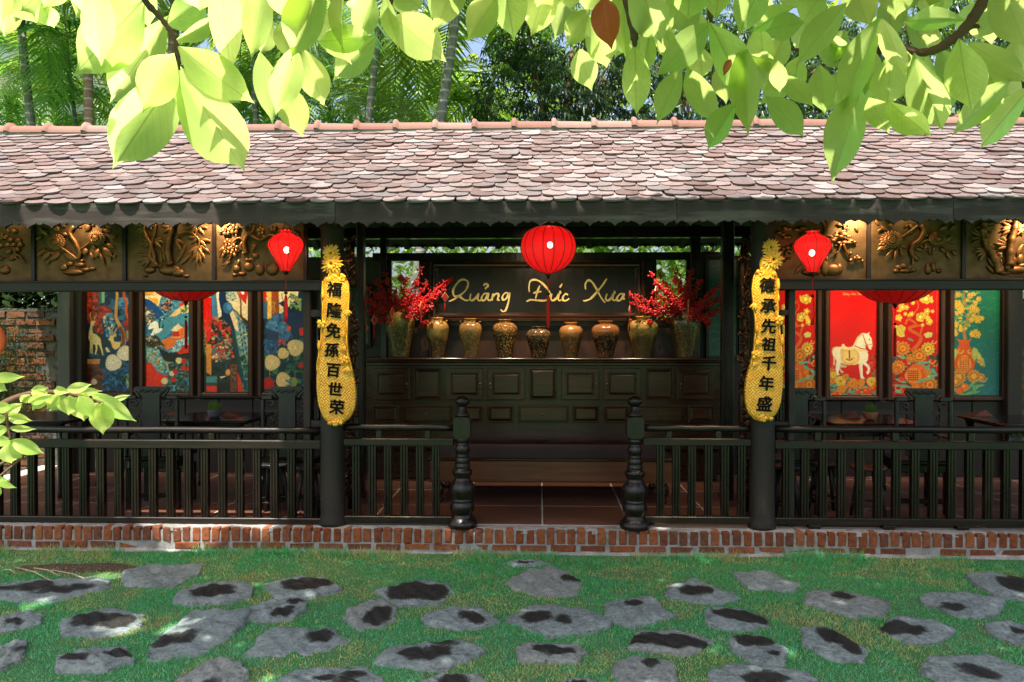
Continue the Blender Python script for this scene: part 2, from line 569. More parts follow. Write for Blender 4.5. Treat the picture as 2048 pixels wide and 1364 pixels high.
M['far_leaf'] = mat_leaf('distant_leaf', (.06, .13, .022), (.36, .56, .06), .55, .5, .02, attrib=True)
M['ivy'] = mat_leaf('ivy_leaf', (.014, .030, .008), (.04, .07, .01), .3, .85, .02, spec=.05)
M['sprout'] = mat_leaf('grass_sprout', (.10, .22, .02), (.3, .5, .05), .45, .5, .02)
M['grass'] = mat_leaf('lawn_grass', (1, 1, 1), (.95, 1, .8), .38, .6, .0, attrib=True, spec=.15)

def mat_bark(name, a, b, rings=0):
    t = NT(name)
    v = t.coord((1, 1, 1))
    n = t.noise(v, 12, 6, .65)
    col = t.ramp(n, [(.3, a), (.7, b)])
    if rings:
        tc = t.n('ShaderNodeTexCoord')
        w = t.n('ShaderNodeTexWave', _wave_type='BANDS', _bands_direction='Z')
        w.inputs['Scale'].default_value = rings; w.inputs['Distortion'].default_value = .8; w.inputs['Detail'].default_value = 2
        t.l(tc.outputs['Object'], w.inputs['Vector'])
        col = t.mix(t.ramp(w.outputs['Fac'], [(.88, (0,) * 3), (.97, (1,) * 3)]), col, (.27, .27, .24))
    return t.done(t.bsdf(col, .85, spec=.2, normal=t.bump(n, .6, .01)))
M['palm_trunk'] = mat_bark('ringed_palm_trunk', (.07, .085, .065), (.18, .19, .15), 2.2)
M['palm_trunk_brown'] = mat_bark('brown_palm_trunk', (.11, .075, .045), (.25, .17, .10), 2.2)
M['bark'] = mat_bark('tree_bark', (.055, .03, .02), (.14, .075, .045))

def mat_soil():
    t = NT('lawn_soil')
    v = t.coord((1, 1, 1), offs_rand=False)
    n = t.noise(v, 2.2, 6, .65)
    n2 = t.noise(v, 60, 4, .7)
    col = t.ramp(n, [(.32, (.045, .19, .055)), (.5, (.06, .20, .075)), (.68, (.15, .16, .07))])
    col = t.mix(.30, col, t.ramp(n2, [(.3, (.02, .05, .018)), (.7, (.12, .22, .09))]))
    return t.done(t.bsdf(col, .95, spec=.1, normal=t.bump(n2, .8, .01)))
M['soil'] = mat_soil()
M['bare_soil'] = mat_plain('bare_brown_soil', (.085, .06, .04), .95, 0, .1, 25, .45, .8)
M['grout'] = mat_plain('pale_floor_grout', (.46, .42, .36), .85, 0, .2, 10, .15)

def mat_stone():
    t = NT('stepping_stone')
    a = t.attr()
    v = t.coord((1, 1, 1))
    n = t.noise(v, 9, 7, .68, .5)
    n2 = t.noise(v, 38, 5, .7)
    oi = t.n('ShaderNodeObjectInfo')
    base = t.ramp(n, [(.30, (.062, .080, .080)), (.44, (.16, .20, .196)), (.58, (.235, .28, .272)), (.72, (.41, .45, .43))])
    base = t.mix(t.ramp(oi.outputs['Random'], [(.72, (0,) * 3), (1, (.55,) * 3)]), base, (.25, .215, .165))
    base = t.mix(.42, base, t.ramp(n2, [(.32, (.045, .056, .056)), (.68, (.38, .44, .42))]))
    cr = t.noise(t.coord((1.6, 3.2, 1)), 4.5, 6, .6, 1.2)
    base = t.mix(t.ramp(cr, [(.488, (0,) * 3), (.5, (.85,) * 3), (.512, (0,) * 3)]), base, (.035, .036, .034))
    wet = t.n('ShaderNodeSeparateColor'); t.l(a.outputs['Color'], wet.inputs[0])
    ad = t.n('ShaderNodeMath', _operation='MULTIPLY_ADD'); ad.inputs[1].default_value = 1.5
    t.l(t.mix(.35, n, n2), ad.inputs[0]); t.l(wet.outputs[0], ad.inputs[2])
    hf = t.n('ShaderNodeMath', _operation='MULTIPLY'); hf.inputs[1].default_value = .5
    t.l(ad.outputs[0], hf.inputs[0])
    mask = t.ramp(hf.outputs[0], [(.535, (0,) * 3), (.585, (.8,) * 3), (.64, (1,) * 3)])
    col = t.mix(mask, base, t.mix(n2, (.009, .0095, .0085), (.034, .031, .024)))
    rg = t.mix(mask, (.8,) * 3, (.55,) * 3)
    return t.done(t.bsdf(col, rg, spec=.3, normal=t.bump(t.mix(.4, n, n2), 1.0, .035)))
M['stone'] = mat_stone()

def mat_jar(name, top, body, split, speck, rough=.18):
    """Glaze: top colour running into the body colour below a wavy line at height split (0 foot .. 1 rim)."""
    t = NT(name)
    tc = t.n('ShaderNodeTexCoord')
    sx = t.n('ShaderNodeSeparateXYZ'); t.l(tc.outputs['Generated'], sx.inputs[0])
    n = t.noise(tc.outputs['Object'], 6, 4, .6)
    n2 = t.noise(tc.outputs['Object'], 55, 3, .6)
    n3 = t.noise(t.coord((6, 6, 60)), 2, 3, .6)
    md = t.n('ShaderNodeMath', _operation='MULTIPLY_ADD'); md.inputs[1].default_value = .45
    t.l(n, md.inputs[0]); t.l(sx.outputs[2], md.inputs[2])
    mask = t.ramp(md.outputs[0], [(max(0, split + .16), (0,) * 3), (min(1, split + .30), (1,) * 3)])
    body = tuple(c * .6 for c in body); top = tuple(min(1, c * 1.3) for c in top)  # glaze top lightened, body darkened: light from above put into the colours
    body_c = t.mix(t.ramp(n3, [(.3, (0,) * 3), (.7, (1,) * 3)]), tuple(c * .6 for c in body), tuple(min(1, c * 1.25) for c in body))
    col = t.mix(mask, body_c, top)
    col = t.mix(t.ramp(n2, [(.52, (0,) * 3), (.60, (.95,) * 3)]), col, speck)
    return t.done(t.bsdf(col, t.mix(mask, (.28,) * 3, (rough * .8,) * 3), spec=.55, normal=t.bump(n2, .35, .004)))

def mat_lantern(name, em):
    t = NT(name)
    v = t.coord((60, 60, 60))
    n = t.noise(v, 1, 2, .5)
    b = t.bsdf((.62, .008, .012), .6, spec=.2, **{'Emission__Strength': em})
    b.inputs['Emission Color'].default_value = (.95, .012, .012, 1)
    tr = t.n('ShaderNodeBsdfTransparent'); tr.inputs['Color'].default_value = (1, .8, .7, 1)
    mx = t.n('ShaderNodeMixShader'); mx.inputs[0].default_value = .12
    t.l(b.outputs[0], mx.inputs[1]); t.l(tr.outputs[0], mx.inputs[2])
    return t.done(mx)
M['lantern'] = mat_lantern('red_lantern_silk', .15)
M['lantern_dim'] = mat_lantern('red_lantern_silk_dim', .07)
def mat_emit(name, col, st):
    t = NT(name)
    e = t.n('ShaderNodeEmission'); e.inputs[0].default_value = (*col, 1); e.inputs[1].default_value = st
    return t.done(e)
M['bulb'] = mat_emit('lit_bulb', (1, .86, .66), 22)
def mat_berry():
    t = NT('red_berry')
    a = t.attr()
    return t.done(t.bsdf(a.outputs['Color'], .3, spec=.5))
M['berry'] = mat_berry()
# ================================================================== ground
ZF = 0.2                                     # pavilion floor height above the lawn
ground = MB()
xs = list(np.linspace(-7, 7, 57)); ys = list(np.linspace(-7, 0.3, 30))
gx = [-150, -40, -15] + xs + [15, 40, 150]
gy = [-60, -20] + ys + [3, 8, 20, 60, 250]
def gz(x, y): return 0.012 * math.sin(x * 2.1 + y) * math.sin(y * 2.7 - x * .6) if -6.5 < y < -.05 and abs(x) < 6.5 else (0.0 if y < 4 else -.02)
ground.add([(x, y, gz(x, y)) for y in gy for x in gx], [(j * len(gx) + i, j * len(gx) + i + 1, (j + 1) * len(gx) + i + 1, (j + 1) * len(gx) + i) for j in range(len(gy) - 1) for i in range(len(gx) - 1)], smooth=True)
struct('ground', ground, M['soil'])

# ================================================================== brick plinth
X0, X1 = -6.0, 5.6
plinth = Thing('brick_plinth', (0, 0, 0), 'low red brick plinth with upright bricks under the dark railings', 'plinth')
mo = MB()
mo.box(X0, X1, .012, .34, -.05, ZF - .035)                       # mortar body
# uneven mortar bed on top: a strip with a wavy front edge
n = 240
top = []
for i in range(n + 1):
    x = X0 + (X1 - X0) * i / n
    f = .03 + .018 * math.sin(x * 9.1) + .012 * math.sin(x * 23.7 + 1) + random.uniform(-.008, .008)
    top += [(x, f, ZF - .034), (x, f + .006, ZF - .003 + random.uniform(-.004, .003)), (x, .17, ZF - .004)]
mo.add(top, [(i * 3 + k, (i + 1) * 3 + k, (i + 1) * 3 + k + 1, i * 3 + k + 1) for i in range(n) for k in (0, 1)])
plinth.part('mortar', mo, M['mortar'])
# smeared cement along the foot
sm = MB()
m_ = 160
vs = []
for i in range(m_ + 1):
    x = X0 + (X1 - X0) * i / m_
    k = 1.0 if x > 1.2 else .45
    hgt = max(.004, k * (.022 + .014 * math.sin(x * 3.3) + random.uniform(-.012, .012)))
    vs += [(x, -.03 - random.uniform(0, .012), -.02), (x, -.012, hgt * .6), (x, .013, hgt)]
sm.add(vs, [(i * 3 + k, (i + 1) * 3 + k, (i + 1) * 3 + k + 1, i * 3 + k + 1) for i in range(m_) for k in (0, 1)], smooth=True)
plinth.part('cement_foot', sm, M['mortar'])
BR = [(.27, .085, .038), (.30, .105, .05), (.22, .075, .04), (.33, .105, .042), (.19, .075, .045), (.36, .13, .058), (.26, .09, .05), (.24, .07, .03)]
def brick_mesh(w, h, d, seed, mat='brick', cols=BR):
    r = random.Random(seed)
    b = MB()
    j = lambda a: r.uniform(-a, a)
    b.col = (*cols[seed % len(cols)], 1)
    b.box(-w / 2 + j(.003), w / 2 + j(.003), 0, d, -h / 2 + j(.004), h / 2 + j(.004), .006)
    b.v = [(x + j(.0022), y + j(.003), z + j(.0022)) for x, y, z in b.v]
    return b.mesh('brick', M[mat])
rowlock = [brick_mesh(.062, .112, .10, s) for s in range(16)]
stretch = [brick_mesh(.205, .052, .10, s) for s in range(12)]
x = X0
k = 0
while x < X1:
    plinth.put('brick', random.choice(rowlock), None, (x, random.uniform(-.004, .004), .138 + random.uniform(-.003, .003)), (R(random.uniform(-1, 1)), R(random.uniform(-1.6, 1.6)), R(random.uniform(-2, 2))))
    x += .0838 + random.uniform(-.004, .004)
x = X0
while x < X1:
    if not (x > 1.6 and random.random() < .22):
        plinth.put('brick', random.choice(stretch), None, (x, .006 + random.uniform(-.004, .006), .046 + random.uniform(-.003, .003)), (0, R(random.uniform(-.7, .7)), R(random.uniform(-1, 1))))
    x += .2385 + random.uniform(-.004, .004)

# ================================================================== floor
fl = MB()
fl.col = (.20, .19, .18, 1)
fl.box(X0, X1, .168, 3.1, 0.0, ZF - .0014)
floor = struct('floor', fl, M['grout'])
TS = .727
gx0 = 0.02
FT = [(.16, .068, .043), (.175, .074, .046), (.145, .062, .042), (.165, .065, .038)]
ftm = []
for s in range(8):
    b = MB()
    b.col = (*FT[s % 4], 1)
    b.box(.0065, TS - .0065, .0065, TS - .0065, -.02, 0, .002)
    ftm.append(b.mesh('floor_tile', M['floor_tile']))
for i in range(-8, 8):
    for j in range(4):
        o = link('floor_tile', random.choice(ftm), floor, (gx0 + i * TS, .168 + j * TS, ZF + random.uniform(-.0008, .0008)))

# ================================================================== pavilion
pav = Thing('pavilion', (0, .12, ZF), 'long open wooden pavilion with a scalloped eave and pinkish clay tile roof', 'pavilion')
SL = .542
YE, ZE, YR = -.50, 2.755, 1.40
def roof_z(Y): return ZE + (Y - YE) * SL if Y <= YR else ZE + (YR - YE) * SL - (Y - YR) * SL
ZR = roof_z(YR)
YB = 3.05
rd = MB()
rx0, rx1 = X0 - .2, X1 + .2
prof = [(YE + .0605, roof_z(YE + .04) - .035), (YR, ZR - .035), (YB, roof_z(YB) - .03), (YB, roof_z(YB) - .07), (YR, ZR - .09), (YE + .0605, roof_z(YE + .04) - .08)]
rd.add([(rx0, y, z) for y, z in prof] + [(rx1, y, z) for y, z in prof],
       [(0, 1, 7, 6), (1, 2, 8, 7), (2, 3, 9, 8), (3, 4, 10, 9), (4, 5, 11, 10), (5, 0, 6, 11), (0, 5, 4, 1), (1, 4, 3, 2), (6, 7, 10, 11), (7, 8, 9, 10)])
roof = pav.part('roof', rd, M['rafter'])
TC = [(.150, .120, .115), (.185, .165, .158), (.145, .092, .080), (.125, .118, .120), (.205, .182, .172), (.160, .118, .108), (.135, .115, .114), (.170, .130, .116), (.138, .102, .096), (.190, .178, .178), (.120, .084, .076), (.170, .150, .147)]
TW, TE = .185, .1095
def tile_geo(r, col):
    w = TW * r.uniform(.93, .985)
    j = lambda a: r.uniform(-a, a)
    sk = j(.006)
    o = [(-w / 2, .048 + j(.004)), (-w * .40, .020 + sk * .3), (-w * .22, .005 + sk * .2), (0 + j(.01), j(.003)), (w * .22, .005 - sk * .2), (w * .40, .020 - sk * .3), (w / 2, .048 + j(.004)), (w / 2, .23), (-w / 2, .23)]
    th = r.uniform(.010, .016)
    warp = j(.004)
    r2 = r.uniform(.80, 1.16)
    vs = [(x, y, th + warp * (x / w)) for x, y in o] + [(x * .985, y + .003, 0) for x, y in o]
    n = len(o)
    return vs, [tuple(range(n))] + [((i + 1) % n, i, i + n, (i + 1) % n + n) for i in range(6)] + [(6, 7, 7 + n, 6 + n), (8, 0, n, 8 + n)], (*[1.33 * r2 * (.42 * (col[0] * .3 + col[1] * .4 + col[2] * .3) * t_ + .58 * c * (1.06 if t_ > 1 else .97)) for c, t_ in zip(col, (1.14, .955, .925))], 1)
tile_meshes = []
for s in range(28):
    r = random.Random(100 + s)
    b = MB()
    vs, fs, c = tile_geo(r, TC[s % len(TC)])
    b.add(vs, fs, col=c)
    tile_meshes.append(b.mesh('roof_tile', M['tile']))
pitch = math.atan(SL)
tp = pitch - R(5.6)
rest = MB()
n_ind = 0
NROW = 20
for i in range(NROW):
    y = YE + i * TE * math.cos(pitch)
    z = roof_z(y) + .020
    d = y + 6.5
    vis0, vis1 = Xp(-30, y), Xp(2078, y)
    off = (i % 2) * TW / 2 + random.uniform(-.012, .012)
    x = X0 - .1 + off
    while x < X1 + .1:
        jx, jy, jz = random.uniform(-.005, .005), random.uniform(-.007, .007), random.uniform(-.003, .004)
        ra, rb = R(random.gauss(0, .9)), R(random.gauss(0, 1.5))
        if vis0 < x < vis1 and i < 6 and n_ind < 300:
            o = link('roof_tile', random.choice(tile_meshes), roof, Vector((x + jx, y + jy, z + jz)) - pav.L)
            o.rotation_euler = (tp + ra, R(random.gauss(0, .8)), rb)
            n_ind += 1
        else:
            r = random.Random(int(x * 1e4) + i * 7919)
            vs, fs, c = tile_geo(r, r.choice(TC))
            mt = Matrix.Translation((x + jx, y + jy, z + jz)) @ Euler((tp + ra, R(random.gauss(0, .8)), rb)).to_matrix().to_4x4()
            rest.add([mt @ Vector(q) for q in vs], fs, col=c)
        x += TW + random.uniform(-.002, .002)
o = link('roof_tile', rest.mesh('roof_tiles', M['tile'], pav.L), roof)
o['kind'] = 'stuff'
# back slope: rows of tiles nobody sees from the front, joined in one part
back = MB()
for i in range(15):
    y = YB - i * TE * math.cos(pitch)
    x = X0
    while x < X1:
        r = random.Random(int(x * 1e4) + i * 77 + 5)
        vs, fs, c = tile_geo(r, r.choice(TC))
        mt = Matrix.Translation((x, y, roof_z(y) + .012)) @ Euler((tp, 0, math.pi)).to_matrix().to_4x4()
        back.add([mt @ Vector(q) for q in vs], fs, col=c)
        x += TW
o = link('back_roof_tile', back.mesh('back_roof_tiles', M['tile'], pav.L), roof)
o['kind'] = 'stuff'
# ridge caps
def ridge_mesh(seed):
    r = random.Random(seed)
    b = MB()
    b.col = (*[(.215, .108, .082), (.235, .128, .10), (.21, .115, .094), (.25, .16, .135)][seed % 4], 1)
    L, n = .385, 10
    def arc(x, rad, up=0): return [(x, rad * math.cos(math.pi * q / n), rad * .92 * math.sin(math.pi * q / n) + up) for q in range(n + 1)]
    secs = [arc(0, .088), arc(.004, .104, .010), arc(.018, .112, .013), arc(.042, .109, .011), arc(.056, .096, .004), arc(.07, .090), arc(L + .01, .084)]
    vs = [p for s_ in secs for p in s_]
    fs = [(i * (n + 1) + j, i * (n + 1) + j + 1, (i + 1) * (n + 1) + j + 1, (i + 1) * (n + 1) + j) for i in range(len(secs) - 1) for j in range(n)]
    b.add(vs, fs, smooth=True)
    return b.mesh('ridge_tile', M['ridge'])
rm = [ridge_mesh(s) for s in range(8)]
x = X0 - .1
while x < X1:
    o = link('ridge_tile', random.choice(rm), roof, Vector((x, YR, ZR + .002 + random.uniform(-.004, .004))) - pav.L)
    o.rotation_euler = (0, R(random.gauss(0, .4)), R(random.gauss(0, .5)))
    x += .388
# ridge bedding
rb = MB(); rb.box(X0, X1, YR - .075, YR + .075, ZR - .06, ZR + .02)
link('ridge_bedding', rb.mesh('ridge_bedding', M['mortar'], pav.L), roof)

# eave fascia with scallops
def scallop(x0, x1, zt, zb, per, y0, y1, h=.036, twin=True):
    pts = [(x1, zt), (x0, zt)]
    ph = math.floor(x0 / per)
    us = [(0, 0), (.035, .25), (.09, .50), (.17, .72), (.26, .88), (.315, 1.0), (.345, 1.22), (.385, .95), (.45, .80), (.55, .80), (.615, .95), (.655, 1.22), (.685, 1.0), (.74, .88), (.83, .72), (.91, .50), (.965, .25)] if twin else [(0, 0), (.1, .35), (.22, .62), (.36, .78), (.45, .95), (.5, 1.25), (.55, .95), (.64, .78), (.78, .62), (.9, .35)]
    low = []
    k = ph
    while k * per < x1:
        for u, f in us:
            x = (k + u) * per
            if x0 < x < x1: low.append((x, zb + f * h))
        k += 1
    low = [(x0, zb + .01)] + low + [(x1, zb + .01)]
    b = MB()
    b.prism([(x0, zt)] + low + [(x1, zt)], y0, y1)
    return b
YF = -.468
zt, zb_ = roof_z(YF) + .016, Zp(452.5, YF)
joints = [-6.2, Xp(-60, YF), Xp(671, YF), Xp(1353, YF), Xp(1905, YF), 5.8]
for a, b2 in zip(joints[:-1], joints[1:]):
    pav.part('fascia_plank', scallop(a + .002, b2 - .002, zt, zb_, .187, YF, YF + .028), M['wood_fascia'])
pav.part('back_fascia', scallop(-6.2, 5.8, roof_z(YB - .02) - .02, Zp(496.5, YB - .03), .155, YB - .04, YB - .015, .045, False), M['wood_black'])
# rafters and purlins
for i in range(22):
    x = -5.9 + i * .54
    b = MB()
    h = .045
    for (ya, yb) in ((YE + .1, YR), (YR, YB - .05)):
        q = [(x - .03, ya, roof_z(ya) - .085), (x + .03, ya, roof_z(ya) - .085), (x + .03, yb, roof_z(yb) - .085), (x - .03, yb, roof_z(yb) - .085)]
        b.add(q + [(p[0], p[1], p[2] - h) for p in q], [(0, 1, 2, 3), (7, 6, 5, 4), (0, 4, 5, 1), (1, 5, 6, 2), (2, 6, 7, 3), (3, 7, 4, 0)])
    pav.part('rafter', b, M['rafter'])
for (y, z0_, z1_) in ((.12, 2.90, 2.96), (1.2, 2.98, 3.14), (1.4, 3.42, 3.58), (2.55, 2.86, 2.98)):
    b = MB(); b.box(-6.1, 5.7, y - .06, y + .06, z0_, z1_, .01)
    pav.part('purlin', b, M['wood_black'])

YC = .14
XL, XRt = Xp(665, YC), Xp(1525, YC)
def column(px, r=.098):
    x = Xp(px, YC)
    b = MB()
    prof = [(r * 1.12, ZF - .006), (r * 1.13, ZF + .02), (r * 1.08, ZF + .05)] + [(r * (1.05 - .09 * t / 10) * (1 + .012 * math.sin(t * 2.3 + px)), ZF + .1 + t * .26) for t in range(11)]
    b.lathe(x, YC, prof, 28)
    return pav.part('column', b, M['wood_post'])
column(665); column(1525)
# carved frieze beam under the relief panels
for (a, b2) in ((-6.1, XL - .06), (XRt + .06, 5.7)):
    b = MB()
    z1_, z0_ = Zp(561, .14), Zp(581, .14)
    b.box(a, b2, .10, .26, z0_, z1_, .006)
    b.box(a, b2, .085, .10, z1_ - .012, z1_ + .004, .004)
    pav.part('beam', b, M['wood_beam'])
# posts of the pavilion's inner and rear frame
def post(px0, px1, Y, z0_, z1_, mat='wood_dark', name='post', depth=.11):
    b = MB(); b.box(Xp(px0, Y), Xp(px1, Y), Y, Y + depth, z0_, z1_, .008)
    return pav.part(name, b, M[mat])
post(606, 621, .16, ZF, Zp(580, .16), 'wood_post')
post(1577, 1591, .16, ZF, Zp(580, .16), 'wood_post')
for (a, b2, ys_) in ((620, 652, ((619, 634), (842, 856))), (1545, 1579, ((620, 631), (841, 852)))):
    for (t0, t1) in ys_:
        b = MB(); b.box(Xp(a, .17), Xp(b2, .17), .17, .22, Zp(t1, .17), Zp(t0, .17), .004)
        pav.part('side_rail', b, M['wood_post'])
    # turned spindles between the side rails
    xa = (Xp(a, .19) + Xp(b2, .19)) / 2
    b = MB()
    zt_, zb2 = Zp(634, .19), Zp(842, .19)
    pr = []
    for q in range(41):
        t = q / 40
        pr.append((.010 + .007 * abs(math.sin(t * 9.4)) + (.006 if q % 10 in (0, 1) else 0), zb2 + (zt_ - zb2) * t))
    b.lathe(xa, .195, pr, 10)
    pav.part('spindle', b, M['wood_black'])
post(713, 727, 1.2, ZF, 3.0); post(1445, 1469, 1.2, ZF, 3.0)
post(760, 774, 2.5, ZF, 3.0, 'wood_black'); post(1381, 1402, 2.5, ZF, 3.0, 'wood_black')
post(115, 139, 2.34, -.02, 2.9, 'wood_grey', depth=.13); post(141, 163, 2.42, ZF, 2.9, 'wood_post')
post(2016, 2046, 2.42, ZF, 2.9, 'wood_post', depth=.13)

# rear wall, left and right of the middle bay
YW = 2.58
def wallpiece(a, b2, z0_, z1_, mat='wood_wall', y=YW, name='wall'):
    b = MB(); b.box(a, b2, y, y + .05, z0_, z1_)
    return pav.part(name, b, M[mat])
wallpiece(Xp(162, YW), Xp(760, YW), ZF, 2.66)
wallpiece(Xp(1402, YW), Xp(2020, YW), ZF, 2.66)
# boards under the windows, rope moulding
for (p0, p1) in ((165, 640), (1555, 2014)):
    z1_, z0_ = Zp(797, 2.46), ZF
    nb = 7
    for q in range(nb):
        a = Xp(p0, 2.5) + (Xp(p1, 2.5) - Xp(p0, 2.5)) * q / nb
        c = Xp(p0, 2.5) + (Xp(p1, 2.5) - Xp(p0, 2.5)) * (q + 1) / nb
        b = MB(); b.box(a + .003, c - .003, 2.53, 2.575, z0_, z1_ - .02, .006)
        pav.part('panel_board', b, M['wood_wall'])
    b = MB()
    xa, xb = Xp(p0, 2.47), Xp(p1, 2.47)
    nn = int((xb - xa) / .028)
    for q in range(nn):
        x = xa + q * .028
        b.tube([(x, 2.505, z1_ - .014), (x + .035, 2.505, z1_ + .014)], [.011, .011], 6)
    pav.part('rope_moulding', b, M['wood_black'], kind='stuff')

# middle bay: lintel, boards round the sign, openings left and right of it
YS = 2.55
def bayboard(p0, p1, t0, t1, mat='wood_wall', y=YS, th=.05, name='bay_board'):
    b = MB(); b.box(Xp(p0, y), Xp(p1, y), y, y + th, Zp(t1, y), Zp(t0, y), .005)
    return pav.part(name, b, M[mat])
bayboard(745, 1450, 505, 521, 'wood_black', 2.53, .08, 'lintel')
bayboard(774, 783, 521, 716, 'wood_black'); bayboard(838, 868, 521, 652, 'wood_black', 2.56)
bayboard(1276, 1313, 521, 652, 'wood_black', 2.56); bayboard(1372, 1381, 521, 716, 'wood_black')
nb = 8
for q in range(nb):
    a = 783 + (1372 - 783) * q / nb; c = 783 + (1372 - 783) * (q + 1) / nb
    bayboard(a + .3, c - .3, 652, 718, 'wood_red' if q % 3 != 1 else 'wood_wall', 2.56, .03)
bayboard(783, 838, 641, 653, 'wood_black', 2.545, .06, 'rail'); bayboard(1313, 1372, 641, 653, 'wood_black', 2.545, .06, 'rail')

bayboard(778, 1376, 640, 720, 'wood_black', 2.595, .02, 'light_stop_board')  # added behind the boards to stop daylight leaking through their gaps
# ================================================================== old brick wall beyond the left end, and a stub at the right
def old_wall(xa, xb, y, zt, label, seedb):
    t = Thing('brick_wall', ((xa + xb) / 2, y, 0), label, 'brick wall')
    b = MB(); b.box(xa, xb, y + .012, y + .16, -.02, zt - .02)
    t.part('mortar', b, M['shaded_mortar'])
    r = random.Random(seedb)
    cols = [(.19, .075, .03), (.15, .06, .03), (.22, .095, .04), (.10, .055, .035), (.13, .07, .04)]
    ms = []
    for s in range(10):
        q = MB()
        q.col = (*cols[s % 5], 1)
        q.box(-.112, .112, 0, .06, -.037, .037, .008)
        jr = random.Random(s + seedb)
        q.v = [(x + jr.uniform(-.006, .006), yy + jr.uniform(-.008, .008), z + jr.uniform(-.005, .005)) for x, yy, z in q.v]
        ms.append(q.mesh('brick', M['old_brick']))
    z, k = zt - .06, 0
    while z > .04:
        x = xa + .11 + (k % 2) * .12
        while x < xb - .08:
            if r.random() > .06:
                t.put('brick', r.choice(ms), None, (x, y + r.uniform(-.012, .01), z), (0, R(r.uniform(-1.5, 1.5)), R(r.uniform(-2, 2))))
            x += .242
        z -= .094; k += 1
    cap = MB()
    m2 = 50
    for i in range(m2):
        x = xa + (xb - xa) * i / m2
        cap.box(x, x + (xb - xa) / m2 * 1.02, y - .004, y + .15, zt - .03, zt + .004 + r.uniform(-.014, .016), .006)
    t.part('mortar_cap', cap, M['shaded_mortar'], kind='stuff')
    return t
wl = old_wall(-6.9, Xp(118, 2.95), 2.95, Zp(619, 2.95, 60), 'old mossy brick wall behind the grey end post at the left', 3)
old_wall(Xp(2034, 2.95), 7.0, 2.95, Zp(600, 2.95, 2040), 'sliver of red brick wall past the last painted panel on the right', 5)
# creeper on the left wall
iv = MB()
r = random.Random(9)
for _ in range(4200):
    u, v = r.random(), r.random()
    px, py = 0 + 118 * u ** 1.3, 640 + 220 * v
    if r.random() > (1.15 - px / 118) * (.25 + .9 * v): continue
    c = P(px - 20 * r.random(), py, 2.93 - r.random() * .06)
    nrm = Vector((r.uniform(-.6, .6), -1, r.uniform(-.2, .9))).normalized()
    u_ = nrm.cross(Vector((r.uniform(-1, 1), r.uniform(-1, 1), r.uniform(-1, 1)))).normalized()
    w_ = nrm.cross(u_)
    s_ = r.uniform(.008, .02)
    iv.add([c - u_ * s_, c + w_ * s_ * .6, c + u_ * s_ * 1.1, c - w_ * s_ * .6], [(0, 1, 2, 3)])
o = solo('ivy', iv, M['ivy'], (Xp(40, 2.9), 2.9, .02), 'dark creeper leaves covering the old brick wall at the left', 'creeper', kind='stuff')

# ================================================================== balustrades
NB = 0
def baluster_mesh(h):
    """Square baluster with two flutes down the front."""
    b = MB()
    w, d = .030, .026
    o = [(-w, -d), (-w * .55, -d), (-w * .42, -d + .008), (-w * .28, -d), (w * .28, -d), (w * .42, -d + .008), (w * .55, -d), (w, -d), (w, d), (-w, d)]
    n = len(o)
    b.add([(x, y, 0) for x, y in o] + [(x, y, h) for x, y in o], [tuple(range(n))[::-1], tuple(range(n, 2 * n))] + [(i, (i + 1) % n, (i + 1) % n + n, i + n) for i in range(n)])
    return b.mesh('baluster', M['wood_dark'])
def balustrade(xa, xb, pxs, ymid, y_hand, y_rail, y_bot, feet, blocks, label, name='balustrade', hand_r=.029):
    pm = 1250
    t = Thing(name, ((xa + xb) / 2, YC, ZF), label, 'railing', 'dark wooden railings along the pavilion front')
    zh = Zp((y_hand[0] + y_hand[1]) / 2, YC, ymid)
    b = MB()
    nn = 12
    b.tube([(xa + (xb - xa) * i / nn, YC, zh + .0025 * math.sin(i * 1.7 + xa)) for i in range(nn + 1)], [hand_r * (1 + .04 * math.sin(i * 2.1)) for i in range(nn + 1)], 14)
    t.part('handrail', b, M['wood_rail'])
    z1_, z0_ = Zp(y_rail[0], YC, ymid), Zp(y_rail[1], YC, ymid)
    b = MB(); b.box(xa, xb, YC - .034, YC + .034, z0_, z1_, .006)
    t.part('upper_rail', b, M['wood_rail'])
    zb1, zb0 = Zp(y_bot[0], YC, ymid), Zp(y_bot[1], YC, ymid)
    b = MB(); b.box(xa, xb, YC - .034, YC + .034, zb0, zb1, .006)
    t.part('lower_rail', b, M['wood_rail'])
    me = baluster_mesh(z0_ - zb1)
    for p in pxs:
        t.put('baluster', me, None, (Xp(p, YC), YC, zb1))
    for p in blocks:
        b = MB(); b.box(Xp(p, YC) - .024, Xp(p, YC) + .024, YC - .022, YC + .022, z1_, zh - hand_r * .8, .004)
        t.part('block', b, M['wood_dark'])
    for p in feet:
        b = MB(); b.box(Xp(p, YC) - .047, Xp(p, YC) + .047, YC - .04, YC + .04, ZF - .004, zb0, .006)
        t.part('foot', b, M['wood_dark'])
    return t
lb = [29 + 34.62 * i for i in range(-6, 18)]
balustrade(X0, XL - .095, lb, 330, (853, 867), (879, 896), (1033, 1047), [-90, 83, 255, 427, 567], [-200, -40, 132, 252, 424, 565], 'longest stretch of dark railing, left of the left column')
rb_ = [1573 + 36.7 * i for i in range(0, 20)]
balustrade(XRt + .095, X1, rb_, 1800, (852, 866), (882, 898), (1036, 1050), [1628, 1777, 1925, 2090, 2250], [1635, 1790, 1942, 2100], 'stretch of dark railing right of the right column')
balustrade(XL + .095, Xp(908, YC), [712.5, 745, 776, 808.5, 840, 872], 790, (848, 861), (876, 891), (1031, 1045), [], [758, 855], 'short dark railing between the left column and left turned newel post')
balustrade(Xp(1285, YC), XRt - .095, [1321, 1352.5, 1384, 1417, 1450, 1483], 1400, (850, 863), (876, 891), (1032, 1046), [], [1338, 1437], 'short dark railing between right turned newel post and the right column')
